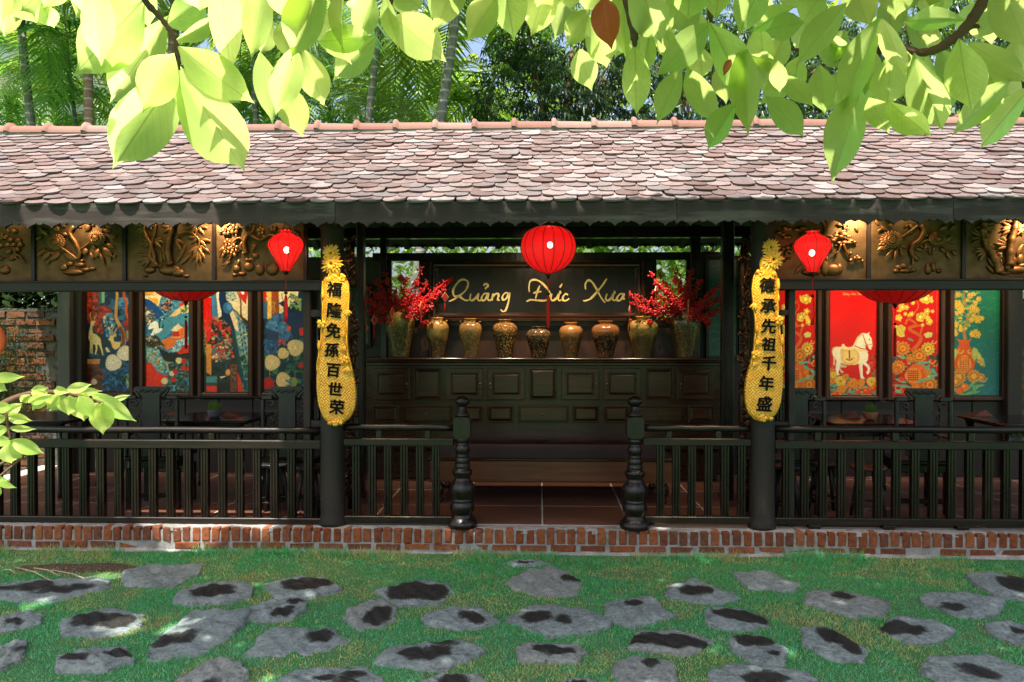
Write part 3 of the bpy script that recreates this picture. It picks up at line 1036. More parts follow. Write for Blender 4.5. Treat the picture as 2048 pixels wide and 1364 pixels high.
# newel posts
def newel(px, label):
    x = Xp(px, .10)
    Y = .10
    s = (Y + 6.5) / FPX
    t = Thing('newel_post', (x, Y, ZF), label, 'newel post', 'turned newel posts at the entrance')
    f = lambda yz, hw: (hw / 4.2625 * s, Zp(760 + yz / 4.2625, Y, px))
    up = [(0.5, 134), (20, 137), (42, 147), (58, 162), (63, 178), (60, 195), (48, 212), (31, 224), (29, 232), (34, 236), (32, 244), (38, 248), (36, 256), (46, 262), (45, 270), (55, 276), (54, 283), (61, 288), (62, 300), (58, 312)]
    b = MB()
    b.lathe(x, Y, [f(yz, hw) for hw, yz in up][::-1], 28)
    t.part('finial', b, M['wood_dark'])
    hw = 71 / 4.2625 * s
    zb2, zt2 = Zp(760 + 492 / 4.2625, Y, px), Zp(760 + 312 / 4.2625, Y, px)
    b = MB()
    c = hw * .34
    # block with cut corners: chamfered outline seen from the front
    o = [(x - hw, zb2 + c), (x - hw + c, zb2), (x + hw - c, zb2), (x + hw, zb2 + c), (x + hw, zt2 - c), (x + hw - c, zt2), (x - hw + c, zt2), (x - hw, zt2 - c)]
    b.prism(o, Y - hw, Y + hw)
    t.part('block', b, M['wood_dark'])
    lo = [(52, 490), (50, 505), (46, 518), (47, 526), (53, 530), (55, 542), (50, 548), (55, 556), (55, 575), (48, 584), (46, 596), (52, 606), (60, 622), (63, 645), (60, 668), (52, 682), (50, 690), (57, 695), (58, 706), (53, 712), (60, 722), (63, 742), (60, 760), (58, 768), (66, 774), (67, 798), (62, 806), (72, 812), (84, 824), (88, 838), (84, 848), (78, 852), (82, 860), (70, 872), (68, 890), (80, 912), (98, 940), (107, 968), (109, 992), (106, 1020), (98, 1048), (90, 1066), (96, 1072), (97, 1080), (92, 1088), (99, 1100), (105, 1122), (106, 1142), (102, 1162), (92, 1178), (86, 1190), (84, 1200), (90, 1206), (88, 1216), (96, 1226), (116, 1246), (126, 1262), (129, 1282), (124, 1303)]
    b = MB()
    b.lathe(x, Y, [f(yz, hw_) for hw_, yz in lo][::-1], 36)
    o2 = t.part('turned_shaft', b, M['wood_dark'])
    o2.location.z += (ZF - .002) - min(q[2] for q in b.v)
newel(924.5, 'left turned newel post with ball top at the entrance')
newel(1270, 'right turned newel post with ball top at the entrance')
# orange boards lying under the short railings
for (p0, p1, lab) in ((690, 893, 'thin orange wooden board under the left short railing'), (1308, 1503, 'thin orange wooden board under the right short railing')):
    b = MB(); b.box(Xp(p0, .2), Xp(p1, .2), .16, .26, ZF + .002, ZF + .036, .004)
    solo('board', b, M['wood_orange'], ((Xp(p0, .2) + Xp(p1, .2)) / 2, .2, ZF), lab, 'board', 'orange boards by the railings')
# ================================================================== carved frieze panels
YPAN = .235
def FZ(px, py, off=0.0): return P(px, py, YPAN - off)
NF = Vector((0, -1, 0))
def sc(): return (YPAN + 6.5) / FPX            # metres per photo pixel on the frieze
def sprig(mb, base, ang, length, n=5, spread=70, w=6, off=.012, r=random):
    """Fan of pointed bamboo leaves from a node (photo pixels)."""
    for i in range(n):
        a = R(ang + (i - (n - 1) / 2) * spread / max(1, n - 1) + r.uniform(-6, 6))
        l = length * r.uniform(.8, 1.1)
        mb.dome_leaf(FZ(*base, off), FZ(base[0] + l * math.cos(a), base[1] - l * math.sin(a), off + r.uniform(-.004, .012)), w * sc(), .008, NF)
def big_leaf(mb, b, t, w, off=.012): mb.dome_leaf(FZ(*b, off), FZ(*t, off + .008), w * sc(), .012, NF)
def rocks(mb, pts):
    for (x, y, rx, ry) in pts:
        c = FZ(x, y, .0)
        mb.ell(c, (rx * sc(), .022 + .0006 * rx, ry * sc()), 12, 8)
def stem(mb, pts, r0, r1, off=.018):
    sp = spline(pts, 6)
    n = len(sp)
    mb.tube([FZ(q[0], q[1], off) for q in sp], [(r0 + (r1 - r0) * i / (n - 1)) * sc() for i in range(n)], 8)
def flower(mb, x, y, rad, off=.03, tilt=.55, npet=20, r=random):
    """Carved sunflower-like bloom: two rings of petals round a domed, beaded centre."""
    c = FZ(x, y, off)
    for ring, (ra, np_) in enumerate(((1.0, npet), (.72, npet))):
        for i in range(np_):
            a = 2 * math.pi * (i + .5 * ring) / np_
            d = Vector((math.cos(a), 0, math.sin(a) * .8))
            o = Vector((0, -.010 * ring, 0))
            mb.dome_leaf(c + d * rad * sc() * .42 + o, c + d * rad * sc() * ra + o + Vector((0, .010 * (ra - .6), 0)), rad * sc() * .30, .006, NF)
    mb.ell(c + Vector((0, -.008, 0)), (rad * sc() * .48, .018, rad * sc() * .40), 14, 8)
    for i in range(14):
        a = 2 * math.pi * i / 14
        mb.ell(c + Vector((math.cos(a) * rad * sc() * .36, -.022, math.sin(a) * rad * sc() * .30)), (rad * sc() * .07,) * 3, 6, 4)
def blossom(mb, x, y, rad, off=.022):
    c = FZ(x, y, off)
    for i in range(5):
        a = 2 * math.pi * i / 5 + .4
        mb.ell(c + Vector((math.cos(a) * rad * sc() * .6, 0, math.sin(a) * rad * sc() * .6)), (rad * sc() * .45, .008, rad * sc() * .45), 8, 5)
    mb.ell(c + Vector((0, -.008, 0)), (rad * sc() * .24,) * 3, 8, 5)
def bamboo(mb, pts, r, off=.022):
    sp = spline(pts, 5)
    n = len(sp)
    rs = []
    for i in range(n):
        rs.append(r * sc() * (1.22 if i % 5 == 0 else .92) * (1 - .25 * i / n))
    mb.tube([FZ(q[0], q[1], off) for q in sp], rs, 10)
def cloudpine(mb, x, y, w, h, n, r):
    for i in range(n):
        mb.ell(FZ(x + r.uniform(-w, w), y + r.uniform(-h, h), .016 + r.uniform(0, .018)), (w * sc() * r.uniform(.22, .34), .012, h * sc() * r.uniform(.34, .5)), 10, 6)
fr_top = 436
def panel(x0, x1, label):
    b = MB()
    z1_, z0_ = Zp(fr_top - 14, YPAN), Zp(561, YPAN)
    b.box(Xp(x0, YPAN), Xp(x1, YPAN), YPAN, YPAN + .02, z0_, z1_)
    o = pav.part('carved_panel', b, M['bronze'], label=label)
    return o
def stile(x):
    b = MB()
    b.box(Xp(x - 4, YPAN - .01), Xp(x + 4, YPAN - .01), YPAN - .024, YPAN + .02, Zp(561, YPAN), Zp(fr_top - 14, YPAN), .004)
    pav.part('frieze_stile', b, M['wood_dark'])
def relief(par, name, fn):
    mb = MB(); fn(mb)
    o = link(name, mb.mesh(name, M['bronze_relief'], pav.L), par)
    return o
r = random.Random(21)
# panel widths in photo pixels, left to right
pans = {}
for (x0, x1, lab) in ((-340, -120, 'carved flower panel'), (-112, 66, 'carved plum blossom panel at the left end'), (70, 247, 'carved panel with two sunflower blooms, left'), (253, 427, 'carved bamboo panel, left'), (432, 613, 'carved plum blossom panel behind the left onion lantern'),
                      (1548, 1733, 'carved pine panel behind the right onion lantern'), (1740, 1922, 'carved panel with two flower heads, right'), (1930, 2120, 'carved bamboo panel, right'), (2126, 2330, 'carved flower panel')):
    pans[x0] = panel(x0, x1, lab)
for x in (-116, 68, 250, 429, 612, 1736, 1926, 2123): stile(x)
# left flowers
def f1(mb):
    flower(mb, 111, 483, 21); flower(mb, 192, 476, 20)
    stem(mb, [(148, 452), (140, 466), (152, 485), (160, 505), (156, 520)], 5, 4)
    stem(mb, [(156, 520), (130, 500), (112, 490)], 3, 2); stem(mb, [(160, 500), (176, 488), (190, 480)], 3, 2)
    for b_, t_, w in (((100, 500), (84, 520), 13), ((90, 495), (74, 512), 11), ((120, 505), (98, 522), 12), ((128, 505), (150, 520), 14), ((172, 495), (168, 510), 13), ((198, 498), (190, 516), 14), ((205, 495), (226, 514), 13), ((212, 488), (230, 496), 10), ((200, 506), (208, 530), 8), ((95, 470), (80, 455), 11), ((118, 462), (104, 448), 12), ((130, 455), (122, 444), 10), ((170, 462), (180, 446), 13), ((205, 460), (222, 462), 10), ((180, 505), (186, 520), 9), ((100, 515), (92, 532), 5), ((220, 480), (232, 470), 7), ((84, 470), (72, 480), 8), ((135, 470), (124, 466), 8)): big_leaf(mb, b_, t_, w)
relief(pans[70], 'carved_flower', f1)
for q in [(128, 535, 10, 8), (140, 528, 9, 6), (160, 530, 13, 6), (172, 540, 12, 5), (148, 545, 24, 7), (185, 538, 8, 4), (165, 522, 6, 4)]: relief(pans[70], 'carved_rock', lambda mb: rocks(mb, [q]))
# left bamboo
def f2(mb):
    bamboo(mb, [(316, 532), (300, 512), (302, 490), (292, 472), (288, 455), (292, 440)], 4.5)
    bamboo(mb, [(312, 535), (308, 510), (303, 490), (308, 470), (312, 448)], 4)
    bamboo(mb, [(341, 530), (336, 505), (338, 482), (343, 462), (346, 442)], 7)
    stem(mb, [(350, 478), (362, 466), (382, 465), (398, 480), (396, 500)], 2, 1.5)
def f2b():
    for (b_, a, l, n, s) in (((290, 448), 200, 26, 4, 90), ((292, 446), -20, 22, 3, 60), ((302, 482), 195, 24, 3, 60), ((304, 480), -10, 24, 3, 50), ((305, 510), 200, 34, 3, 40), ((303, 512), 220, 30, 3, 40), ((350, 478), -40, 24, 2, 40), ((344, 455), 170, 24, 3, 70), ((392, 450), -90, 24, 5, 150), ((390, 448), 180, 24, 2, 40), ((396, 474), 200, 22, 2, 40), ((394, 492), -100, 26, 4, 90), ((398, 478), -30, 22, 2, 50), ((396, 500), -90, 28, 4, 70), ((400, 490), -60, 24, 2, 40), ((284, 440), 160, 20, 2, 40)): relief(pans[253], 'carved_leaf_spray', lambda mb: sprig(mb, b_, a, l, n, s, 7, r=r))
    for b_, t_, w in (((324, 526), (320, 500), 6), ((330, 524), (325, 494), 6), ((352, 526), (372, 488), 9), ((360, 530), (384, 505), 8)): relief(pans[253], 'carved_leaf', lambda mb: big_leaf(mb, b_, t_, w))
relief(pans[253], 'carved_bamboo_stem', f2); f2b()
for q in [(300, 540, 13, 8), (318, 532, 9, 5), (340, 540, 24, 12), (356, 546, 14, 9), (372, 552, 7, 4), (292, 552, 5, 3)]: relief(pans[253], 'carved_rock', lambda mb: rocks(mb, [q]))
# left plum
def f3(mb):
    stem(mb, [(492, 508), (488, 488), (492, 474), (504, 462), (508, 450)], 5, 3); stem(mb, [(490, 482), (478, 476), (466, 484), (462, 495)], 3, 2)
    stem(mb, [(464, 504), (458, 520), (444, 532)], 2.5, 1.5); stem(mb, [(500, 470), (520, 480), (540, 470), (560, 476)], 4, 2)
def f3b(mb):
    for (x, y, q) in ((452, 462, 10), (468, 458, 11), (455, 486, 9), (452, 500, 10), (468, 497, 10), (520, 462, 9), (590, 470, 10), (578, 500, 10), (545, 455, 9)): blossom(mb, x, y, q)
    for b_, t_, w in (((448, 462), (436, 464), 6), ((450, 505), (442, 516), 7), ((466, 504), (472, 514), 8), ((450, 492), (436, 506), 6), ((462, 522), (448, 532), 5), ((480, 450), (490, 442), 9), ((495, 450), (484, 458), 7), ((585, 480), (602, 492), 8), ((560, 470), (575, 458), 8)): big_leaf(mb, b_, t_, w)
relief(pans[432], 'carved_branch', f3); relief(pans[432], 'carved_blossom', f3b)
for q in [(474, 538, 9, 8), (498, 534, 12, 10), (484, 548, 10, 5), (520, 540, 10, 12), (545, 538, 14, 14), (496, 520, 6, 5), (512, 512, 7, 6), (470, 550, 6, 4)]: relief(pans[432], 'carved_rock', lambda mb: rocks(mb, [q]))
# far left plum
def f0(mb):
    for (x, y) in ((22, 480), (38, 481), (16, 490), (28, 490), (42, 490), (30, 462), (18, 504), (24, 517), (36, 500), (5, 476), (2, 492)): rocks(mb, [(x, y, 8, 5.5)])
    stem(mb, [(28, 495), (32, 508), (42, 514), (50, 526)], 2.5, 1.5); stem(mb, [(0, 470), (14, 478)], 2, 2)
    rocks(mb, [(10, 540, 12, 10), (-20, 545, 20, 12)])
relief(pans[-112], 'carved_blossom', f0)
# right pine
for q in ((1687, 477, 24, 9, 13), (1710, 514, 16, 8, 8), (1584, 465, 26, 10, 10), (1574, 500, 16, 9, 8), (1572, 520, 12, 6, 5), (1666, 488, 8, 5, 4)): relief(pans[1548], 'carved_pine_tuft', lambda mb: cloudpine(mb, *q, r))
def f4b(mb):
    stem(mb, [(1640, 478), (1650, 466), (1652, 452), (1644, 440)], 5, 4); stem(mb, [(1648, 470), (1665, 474), (1678, 480)], 4, 2.5)
    stem(mb, [(1682, 488), (1676, 505), (1672, 512)], 2.5, 1.5); stem(mb, [(1686, 488), (1692, 502), (1700, 512)], 3, 2)
    stem(mb, [(1676, 503), (1668, 508)], 1.6, 1)
    sprig(mb, (1688, 450), 180, 10, 3, 200, 4, r=r); sprig(mb, (1694, 454), -20, 8, 4, 200, 4, r=r)
relief(pans[1548], 'carved_branch', f4b)
relief(pans[1548], 'carved_leaf', lambda mb: big_leaf(mb, (1588, 549), (1612, 524), 9, .004))
for q in [(1665, 540, 18, 12), (1650, 535, 9, 18), (1678, 538, 8, 11), (1622, 544, 20, 8), (1652, 520, 4, 9)]: relief(pans[1548], 'carved_rock', lambda mb: rocks(mb, [q]))
# right flowers
def f5(mb):
    flower(mb, 1784, 479, 23); flower(mb, 1876, 477, 18)
    stem(mb, [(1842, 450), (1847, 462), (1838, 480), (1824, 492), (1824, 508), (1836, 520)], 6, 5); stem(mb, [(1836, 450), (1815, 466), (1796, 478)], 3.5, 2.5)
    stem(mb, [(1826, 505), (1826, 524), (1824, 530)], 3, 2); stem(mb, [(1828, 495), (1850, 482), (1870, 478)], 3, 2)
    for b_, t_, w in (((1780, 492), (1754, 500), 12), ((1775, 485), (1756, 490), 8), ((1785, 500), (1770, 514), 4), ((1795, 495), (1788, 520), 6), ((1800, 495), (1806, 514), 5), ((1775, 462), (1762, 452), 7), ((1785, 458), (1778, 446), 6), ((1768, 456), (1754, 462), 5), ((1870, 492), (1866, 512), 6), ((1882, 492), (1890, 506), 8), ((1890, 485), (1904, 470), 9), ((1895, 480), (1910, 486), 7), ((1893, 500), (1902, 520), 8), ((1905, 500), (1914, 512), 7), ((1880, 460), (1896, 450), 9), ((1858, 490), (1848, 498), 6), ((1900, 460), (1912, 448), 7), ((1830, 462), (1818, 448), 8), ((1862, 510), (1858, 500), 5)): big_leaf(mb, b_, t_, w)
relief(pans[1740], 'carved_flower', f5)
for q in [(1797, 535, 7, 6), (1808, 532, 8, 6), (1792, 542, 7, 5), (1812, 542, 16, 5), (1826, 540, 6, 5), (1856, 538, 7, 12), (1866, 534, 5, 10), (1877, 542, 6, 5)]: relief(pans[1740], 'carved_rock', lambda mb: rocks(mb, [q]))
def f6(mb):
    bamboo(mb, [(1998, 545), (1990, 520), (1976, 495), (1970, 478), (1966, 460), (1968, 445)], 8)
    bamboo(mb, [(2020, 530), (2020, 505), (2023, 480), (2030, 455), (2032, 438)], 8)
    bamboo(mb, [(2060, 540), (2062, 500), (2070, 450)], 7)
    stem(mb, [(2034, 470), (2044, 462), (2060, 458)], 2, 1.4); stem(mb, [(2002, 520), (2004, 535)], 1.5, 1)
def f6b():
    for (b_, a, l, n, s) in (((1968, 474), 175, 28, 5, 60), ((1968, 472), 20, 16, 2, 30), ((1970, 448), -100, 24, 4, 110), ((1972, 448), -10, 26, 2, 40), ((1974, 500), 200, 26, 4, 70), ((2018, 492), 160, 26, 4, 80), ((2026, 456), 185, 26, 4, 60), ((2030, 442), 150, 24, 3, 60), ((2036, 458), -10, 20, 3, 60), ((1998, 512), 40, 9, 3, 120)): relief(pans[1930], 'carved_leaf_spray', lambda mb: sprig(mb, b_, a, l, n, s, 7, r=r))
    for b_, t_, w in (((1994, 540), (1976, 516), 8), ((1990, 548), (1974, 530), 7), ((2034, 512), (2046, 488), 9)): relief(pans[1930], 'carved_leaf', lambda mb: big_leaf(mb, b_, t_, w))
relief(pans[1930], 'carved_bamboo_stem', f6); f6b()
for q in [(2000, 538, 8, 7), (2014, 534, 6, 8), (2024, 522, 9, 10), (2040, 520, 9, 12), (2034, 540, 22, 8), (2044, 532, 10, 6), (2008, 546, 14, 5)]: relief(pans[1930], 'carved_rock', lambda mb: rocks(mb, [q]))
relief(pans[-340], 'carved_flower', lambda mb: (flower(mb, -230, 490, 22), stem(mb, [(-230, 490), (-250, 530), (-240, 550)], 4, 4)))
relief(pans[2126], 'carved_flower', lambda mb: (flower(mb, 2220, 490, 22), stem(mb, [(2220, 490), (2200, 530), (2210, 550)], 4, 4)))

rr3 = random.Random(77)
for x0, x1, ys_ in ((70, 247, (448, 515)), (432, 545, (445, 520)), (-112, 66, (450, 525)), (1740, 1922, (446, 505)), (1650, 1733, (446, 470))):
    for _ in range(16 if x1 - x0 > 100 else 6):
        bx_, by_ = rr3.uniform(x0 + 14, x1 - 14), rr3.uniform(*ys_)
        a = rr3.uniform(0, 6.28); l_ = rr3.uniform(9, 17)
        relief(pans[x0 if x0 != 1650 else 1548], 'carved_leaf', lambda mb: big_leaf(mb, (bx_, by_), (bx_ + l_ * math.cos(a), by_ - l_ * math.sin(a)), rr3.uniform(5, 8), .006))
# ================================================================== painted panels: little painters that lay flat paint on a grid
class Canvas:
    def __init__(s, rect, W=96, bg=(30, 40, 50)):
        s.x0, s.y0, s.x1, s.y1 = rect
        s.W = W
        s.H = int(W * (s.y1 - s.y0) / (s.x1 - s.x0))
        gx = np.linspace(s.x0, s.x1, s.W); gy = np.linspace(s.y0, s.y1, s.H)
        s.X, s.Y = np.meshgrid(gx, gy)
        s.px = (s.x1 - s.x0) / s.W
        s.a = np.zeros((s.H, s.W, 3)); s.a[:] = bg
        s.r = np.random.default_rng(int(abs(s.x0 * 13 + s.y1)))
    def noise(s, scale, octv=4):
        out = np.zeros_like(s.X); amp = 1; tot = 0
        for o in range(octv):
            sc_ = scale / 2 ** o
            nx, ny = int((s.x1 - s.x0) / sc_) + 3, int((s.y1 - s.y0) / sc_) + 3
            g = s.r.random((ny, nx))
            fx = (s.X - s.x0) / sc_; fy = (s.Y - s.y0) / sc_
            ix, iy = fx.astype(int), fy.astype(int)
            tx, ty = fx - ix, fy - iy
            tx = tx * tx * (3 - 2 * tx); ty = ty * ty * (3 - 2 * ty)
            out += amp * ((g[iy, ix] * (1 - tx) + g[iy, ix + 1] * tx) * (1 - ty) + (g[iy + 1, ix] * (1 - tx) + g[iy + 1, ix + 1] * tx) * ty)
            tot += amp; amp *= .55
        return out / tot
    def inside(s, pts, wob=0):
        X, Y = s.X, s.Y
        if wob: X, Y = X + (s.noise(40, 3) - .5) * wob, Y + (s.noise(40, 3) - .5) * wob
        acc = np.zeros_like(s.X)
        for (ox, oy) in ((-.25, -.25), (.25, .25), (-.25, .25), (.25, -.25)):
            xx, yy = X + ox * s.px, Y + oy * s.px
            c = np.zeros(s.X.shape, bool)
            n = len(pts)
            for i in range(n):
                xa, ya = pts[i]; xb, yb = pts[(i + 1) % n]
                if ya == yb: continue
                m = ((ya > yy) != (yb > yy)) & (xx < (xb - xa) * (yy - ya) / (yb - ya) + xa)
                c ^= m
            acc += c
        return acc / 4
    def lay(s, mask, col, vary=0.0, vs=30):
        col = np.array(col, float)
        f = np.ones_like(s.X) if not vary else 1 + (s.noise(vs, 3) - .5) * 2 * vary
        s.a = s.a * (1 - mask[..., None]) + (col[None, None] * f[..., None]) * mask[..., None]
    def poly(s, pts, col, wob=0, vary=.12, smooth=False, vs=30):
        if smooth: pts = [tuple(q) for q in spline(list(pts) + [pts[0]], 5)[:-1]]
        s.lay(s.inside(pts, wob), col, vary, vs)
        return s
    def ell(s, cx, cy, rx, ry, col, vary=.1):
        d = np.hypot((s.X - cx) / rx, (s.Y - cy) / ry)
        s.lay(np.clip((1 - d) * min(rx, ry) / s.px + .5, 0, 1), col, vary)
        return s
    def stroke(s, pts, w, col, vary=.1, smooth=True):
        if smooth and len(pts) > 2: pts = spline(pts, 6)
        d = np.full(s.X.shape, 1e9)
        n = len(pts)
        for i in range(n - 1):
            (xa, ya), (xb, yb) = pts[i], pts[i + 1]
            wi = w if not isinstance(w, (tuple, list)) else w[0] + (w[1] - w[0]) * i / max(1, n - 2)
            L2 = (xb - xa) ** 2 + (yb - ya) ** 2 + 1e-9
            t = np.clip(((s.X - xa) * (xb - xa) + (s.Y - ya) * (yb - ya)) / L2, 0, 1)
            d = np.minimum(d, np.hypot(s.X - xa - t * (xb - xa), s.Y - ya - t * (yb - ya)) - wi / 2)
        s.lay(np.clip(.5 - d / s.px, 0, 1), col, vary)
        return s
    def mum(s, cx, cy, r, col, n=26, core=None):
        """Chrysanthemum: ragged rim and radiating petal shadows."""
        th = np.arctan2(s.Y - cy, s.X - cx); d = np.hypot(s.X - cx, s.Y - cy)
        rim = r * (.86 + .13 * np.abs(np.sin(th * n / 2 + .7)) + .06 * np.sin(th * 3 + cx))
        m = np.clip((rim - d) / s.px + .5, 0, 1)
        sh = 1 - .20 * (np.sin(th * n + d / r * 5) > .35) * (d > r * .18) - .12 * (np.abs((d / r * 4) % 1 - .5) > .42)
        c = np.array(col, float)[None, None] * sh[..., None]
        s.a = s.a * (1 - m[..., None]) + c * m[..., None]
        if core: s.ell(cx, cy, r * .22, r * .2, core)
        return s
    def bloom(s, cx, cy, r, col, n=10, core=(250, 200, 60), edge=None):
        th = np.arctan2(s.Y - cy, s.X - cx); d = np.hypot(s.X - cx, s.Y - cy)
        rim = r * (.78 + .22 * np.abs(np.cos(th * n / 2)))
        m = np.clip((rim - d) / s.px + .5, 0, 1)
        lines = (np.abs(np.cos(th * n / 2)) < .16) | (np.abs(d / r - .52) < .05)
        c = np.array(col, float)[None, None] * (1 - .42 * lines[..., None]) * (1.12 - .3 * (d / r)[..., None])
        s.a = s.a * (1 - m[..., None]) + np.clip(c, 0, 255) * m[..., None]
        s.ell(cx, cy, r * .2, r * .2, core)
        return s
    def dabs(s, region, cols, n, size, wob=.5, seed=None):
        """Loose brush dabs inside a polygon."""
        m = s.inside(region) if region is not None else np.ones_like(s.X)
        ys_, xs_ = np.nonzero(m > .5)
        if len(xs_) == 0: return s
        for _ in range(n):
            i = s.r.integers(len(xs_))
            cx, cy = s.X[ys_[i], xs_[i]], s.Y[ys_[i], xs_[i]]
            c = np.array(cols[s.r.integers(len(cols))], float) * (.85 + .3 * s.r.random())
            rx, ry = size * (.5 + s.r.random()), size * (.35 + .6 * s.r.random())
            a = s.r.random() * 3.14
            dx, dy = s.X - cx, s.Y - cy
            u = (dx * math.cos(a) + dy * math.sin(a)) / rx; v = (-dx * math.sin(a) + dy * math.cos(a)) / ry
            k = np.clip((1 - np.hypot(u, v)) * size / s.px + .5, 0, 1) * m
            s.a = s.a * (1 - k[..., None]) + c * k[..., None]
        return s
    def leafp(s, bx, by, tx, ty, w, col):
        dx, dy = tx - bx, ty - by
        L = math.hypot(dx, dy) + 1e-6
        nx, ny = -dy / L * w, dx / L * w
        s.poly([(bx, by), (bx + dx * .35 + nx, by + dy * .35 + ny), (tx, ty), (bx + dx * .35 - nx, by + dy * .35 - ny)], col, smooth=True)
        return s
    def grain(s, amt=.10):
        n = s.noise(14, 3) + .5 * (s.r.random(s.X.shape))
        s.a = np.clip(s.a * (1 + (n[..., None] - .75) * amt * 2), 0, 255)
        return s
    def mesh(s, name, pr, Y, dark=1.0):
        """pr: photo-pixel rectangle the picture fills on the plane Y."""
        c = s.a / 255.0
        lin = np.where(c <= .04045, c / 12.92, ((c + .055) / 1.055) ** 2.4) * dark
        X0_, X1_, Z1_, Z0_ = Xp(pr[0], Y), Xp(pr[2], Y), Zp(pr[1], Y), Zp(pr[3], Y)
        vx = np.linspace(X0_, X1_, s.W); vz = np.linspace(Z1_, Z0_, s.H)
        cx, cz = (X0_ + X1_) / 2, Z0_
        XX, ZZ = np.meshgrid(vx - cx, vz - cz)
        co = np.stack([XX, np.zeros_like(XX), ZZ], -1).reshape(-1, 3)
        i = np.arange(s.H * s.W).reshape(s.H, s.W)
        q = np.stack([i[1:, :-1], i[1:, 1:], i[:-1, 1:], i[:-1, :-1]], -1).reshape(-1, 4)
        me = bpy.data.meshes.new(name)
        me.vertices.add(len(co)); me.vertices.foreach_set('co', co.ravel())
        me.loops.add(q.size); me.loops.foreach_set('vertex_index', q.ravel())
        me.polygons.add(len(q)); me.polygons.foreach_set('loop_start', np.arange(len(q)) * 4); me.polygons.foreach_set('loop_total', np.full(len(q), 4))
        me.update(calc_edges=True)
        at = me.color_attributes.new('Col', 'FLOAT_COLOR', 'POINT')
        at.data.foreach_set('color', np.concatenate([lin.reshape(-1, 3), np.ones((len(co), 1))], 1).astype(np.float32).ravel())
        me.materials.append(M['painting'])
        return me, Vector((cx, Y, cz))

YP = 2.535
def painted_panel(cv, rect_px, label, frame=8, mat='wood_red'):
    """Picture in its wooden casement. rect_px is where the picture sits in the photo."""
    me, L = cv.mesh('picture', rect_px, YP)
    t = Thing('painted_panel', L, label, 'painted panel', 'painted panels along the back wall')
    t.put('picture', me, None, L)
    x0, x1, z1_, z0_ = Xp(rect_px[0], YP), Xp(rect_px[2], YP), Zp(rect_px[1], YP), Zp(rect_px[3], YP)
    f = frame * 9.03 / FPX
    for (a, b2, c, d, nm, mm) in ((x0 - f, x0, z0_ - f, z1_ + f, 'stile', mat), (x1, x1 + f, z0_ - f, z1_ + f, 'stile', mat), (x0, x1, z0_ - f, z0_, 'rail', mat), (x0, x1, z1_, z1_ + f, 'rail', mat)):
        b = MB()
        b.box(a, b2, YP - .045, YP + .03, c, d, .008)
        # inner bead
        t.part(nm, b, M[mm])
    g = .6 * f
    for (a, b2, c, d) in ((x0 - .001, x0 + .012, z0_, z1_), (x1 - .012, x1 + .001, z0_, z1_), (x0, x1, z0_ - .001, z0_ + .012)):
        b = MB(); b.box(a, b2, YP - .02, YP - .002, c, d, .003)
        t.part('bead', b, M['wood_dark'])
    bk = MB(); bk.box(x0 - .01, x1 + .01, YP + .004, YP + .03, z0_ - .01, z1_ + .01)
    t.part('backboard', bk, M['wood_dark'])
    return t

# 1 deer under red maples
c = Canvas((75, 30, 575, 1225), bg=(24, 42, 62))
c.dabs(None, [(20, 50, 80), (30, 70, 105), (26, 40, 50), (45, 90, 120)], 260, 34)
c.poly([(75, 30), (215, 30), (220, 250), (285, 255), (365, 300), (360, 370), (240, 400), (265, 570), (190, 560), (130, 450), (75, 380)], (140, 40, 24), 40)
c.dabs([(75, 30), (215, 30), (220, 250), (285, 255), (365, 300), (360, 370), (240, 400), (265, 570), (190, 560), (75, 400)], [(165, 42, 26), (95, 40, 30), (190, 60, 35), (120, 60, 40), (80, 30, 26)], 170, 22)
c.poly([(215, 30), (248, 30), (250, 225), (226, 232)], (40, 100, 90)); c.poly([(245, 30), (286, 30), (282, 215), (252, 225)], (120, 160, 120))
c.dabs([(250, 330), (380, 330), (420, 600), (300, 600)], [(60, 125, 160), (90, 150, 170), (30, 80, 120), (200, 180, 130)], 90, 18)
c.poly([(75, 560), (120, 540), (250, 580), (270, 800), (75, 770)], (44, 38, 34), 30)
c.ell(495, 225, 62, 66, (60, 110, 150)).dabs([(440, 160), (560, 160), (560, 290), (440, 290)], [(80, 135, 170), (40, 85, 125)], 40, 18)
c.stroke([(505, 30), (505, 150), (530, 210), (528, 320), (548, 420), (500, 445)], (32, 22), (200, 80, 30)).stroke([(560, 320), (555, 400), (500, 450)], 24, (170, 35, 24))
c.stroke([(400, 30), (425, 120), (418, 250), (412, 380), (450, 470), (490, 560), (497, 680)], (26, 46), (196, 140, 66)).stroke([(462, 500), (492, 580), (495, 680)], 36, (110, 55, 32))
c.poly([(480, 440), (575, 430), (575, 480), (500, 478)], (150, 40, 26)); c.poly([(500, 485), (575, 485), (575, 525), (515, 522)], (120, 36, 26)); c.poly([(522, 535), (575, 530), (575, 630), (530, 625)], (150, 125, 80)); c.poly([(520, 620), (575, 625), (575, 645), (520, 640)], (180, 60, 30))
c.poly([(128, 420), (165, 425), (188, 420), (162, 448), (158, 488), (142, 470), (146, 560), (190, 575), (235, 622), (245, 690), (268, 808), (254, 805), (236, 740), (214, 692), (196, 690), (200, 740), (180, 800), (168, 795), (180, 735), (175, 690), (148, 682), (142, 792), (128, 792), (129, 692), (122, 785), (112, 785), (114, 660), (97, 612), (105, 540), (122, 470)], (226, 204, 138), 0, .06)
for p in ([(138, 420), (120, 375), (126, 325)], [(128, 390), (112, 350)], [(158, 422), (180, 380), (186, 345)], [(172, 395), (160, 370)]): c.stroke(p, 8, (205, 165, 90))
c.poly([(320, 628), (345, 600), (350, 585), (388, 590), (382, 620), (392, 655), (462, 660), (456, 712), (400, 748), (372, 722), (350, 655), (334, 642)], (224, 186, 104), 0, .06)
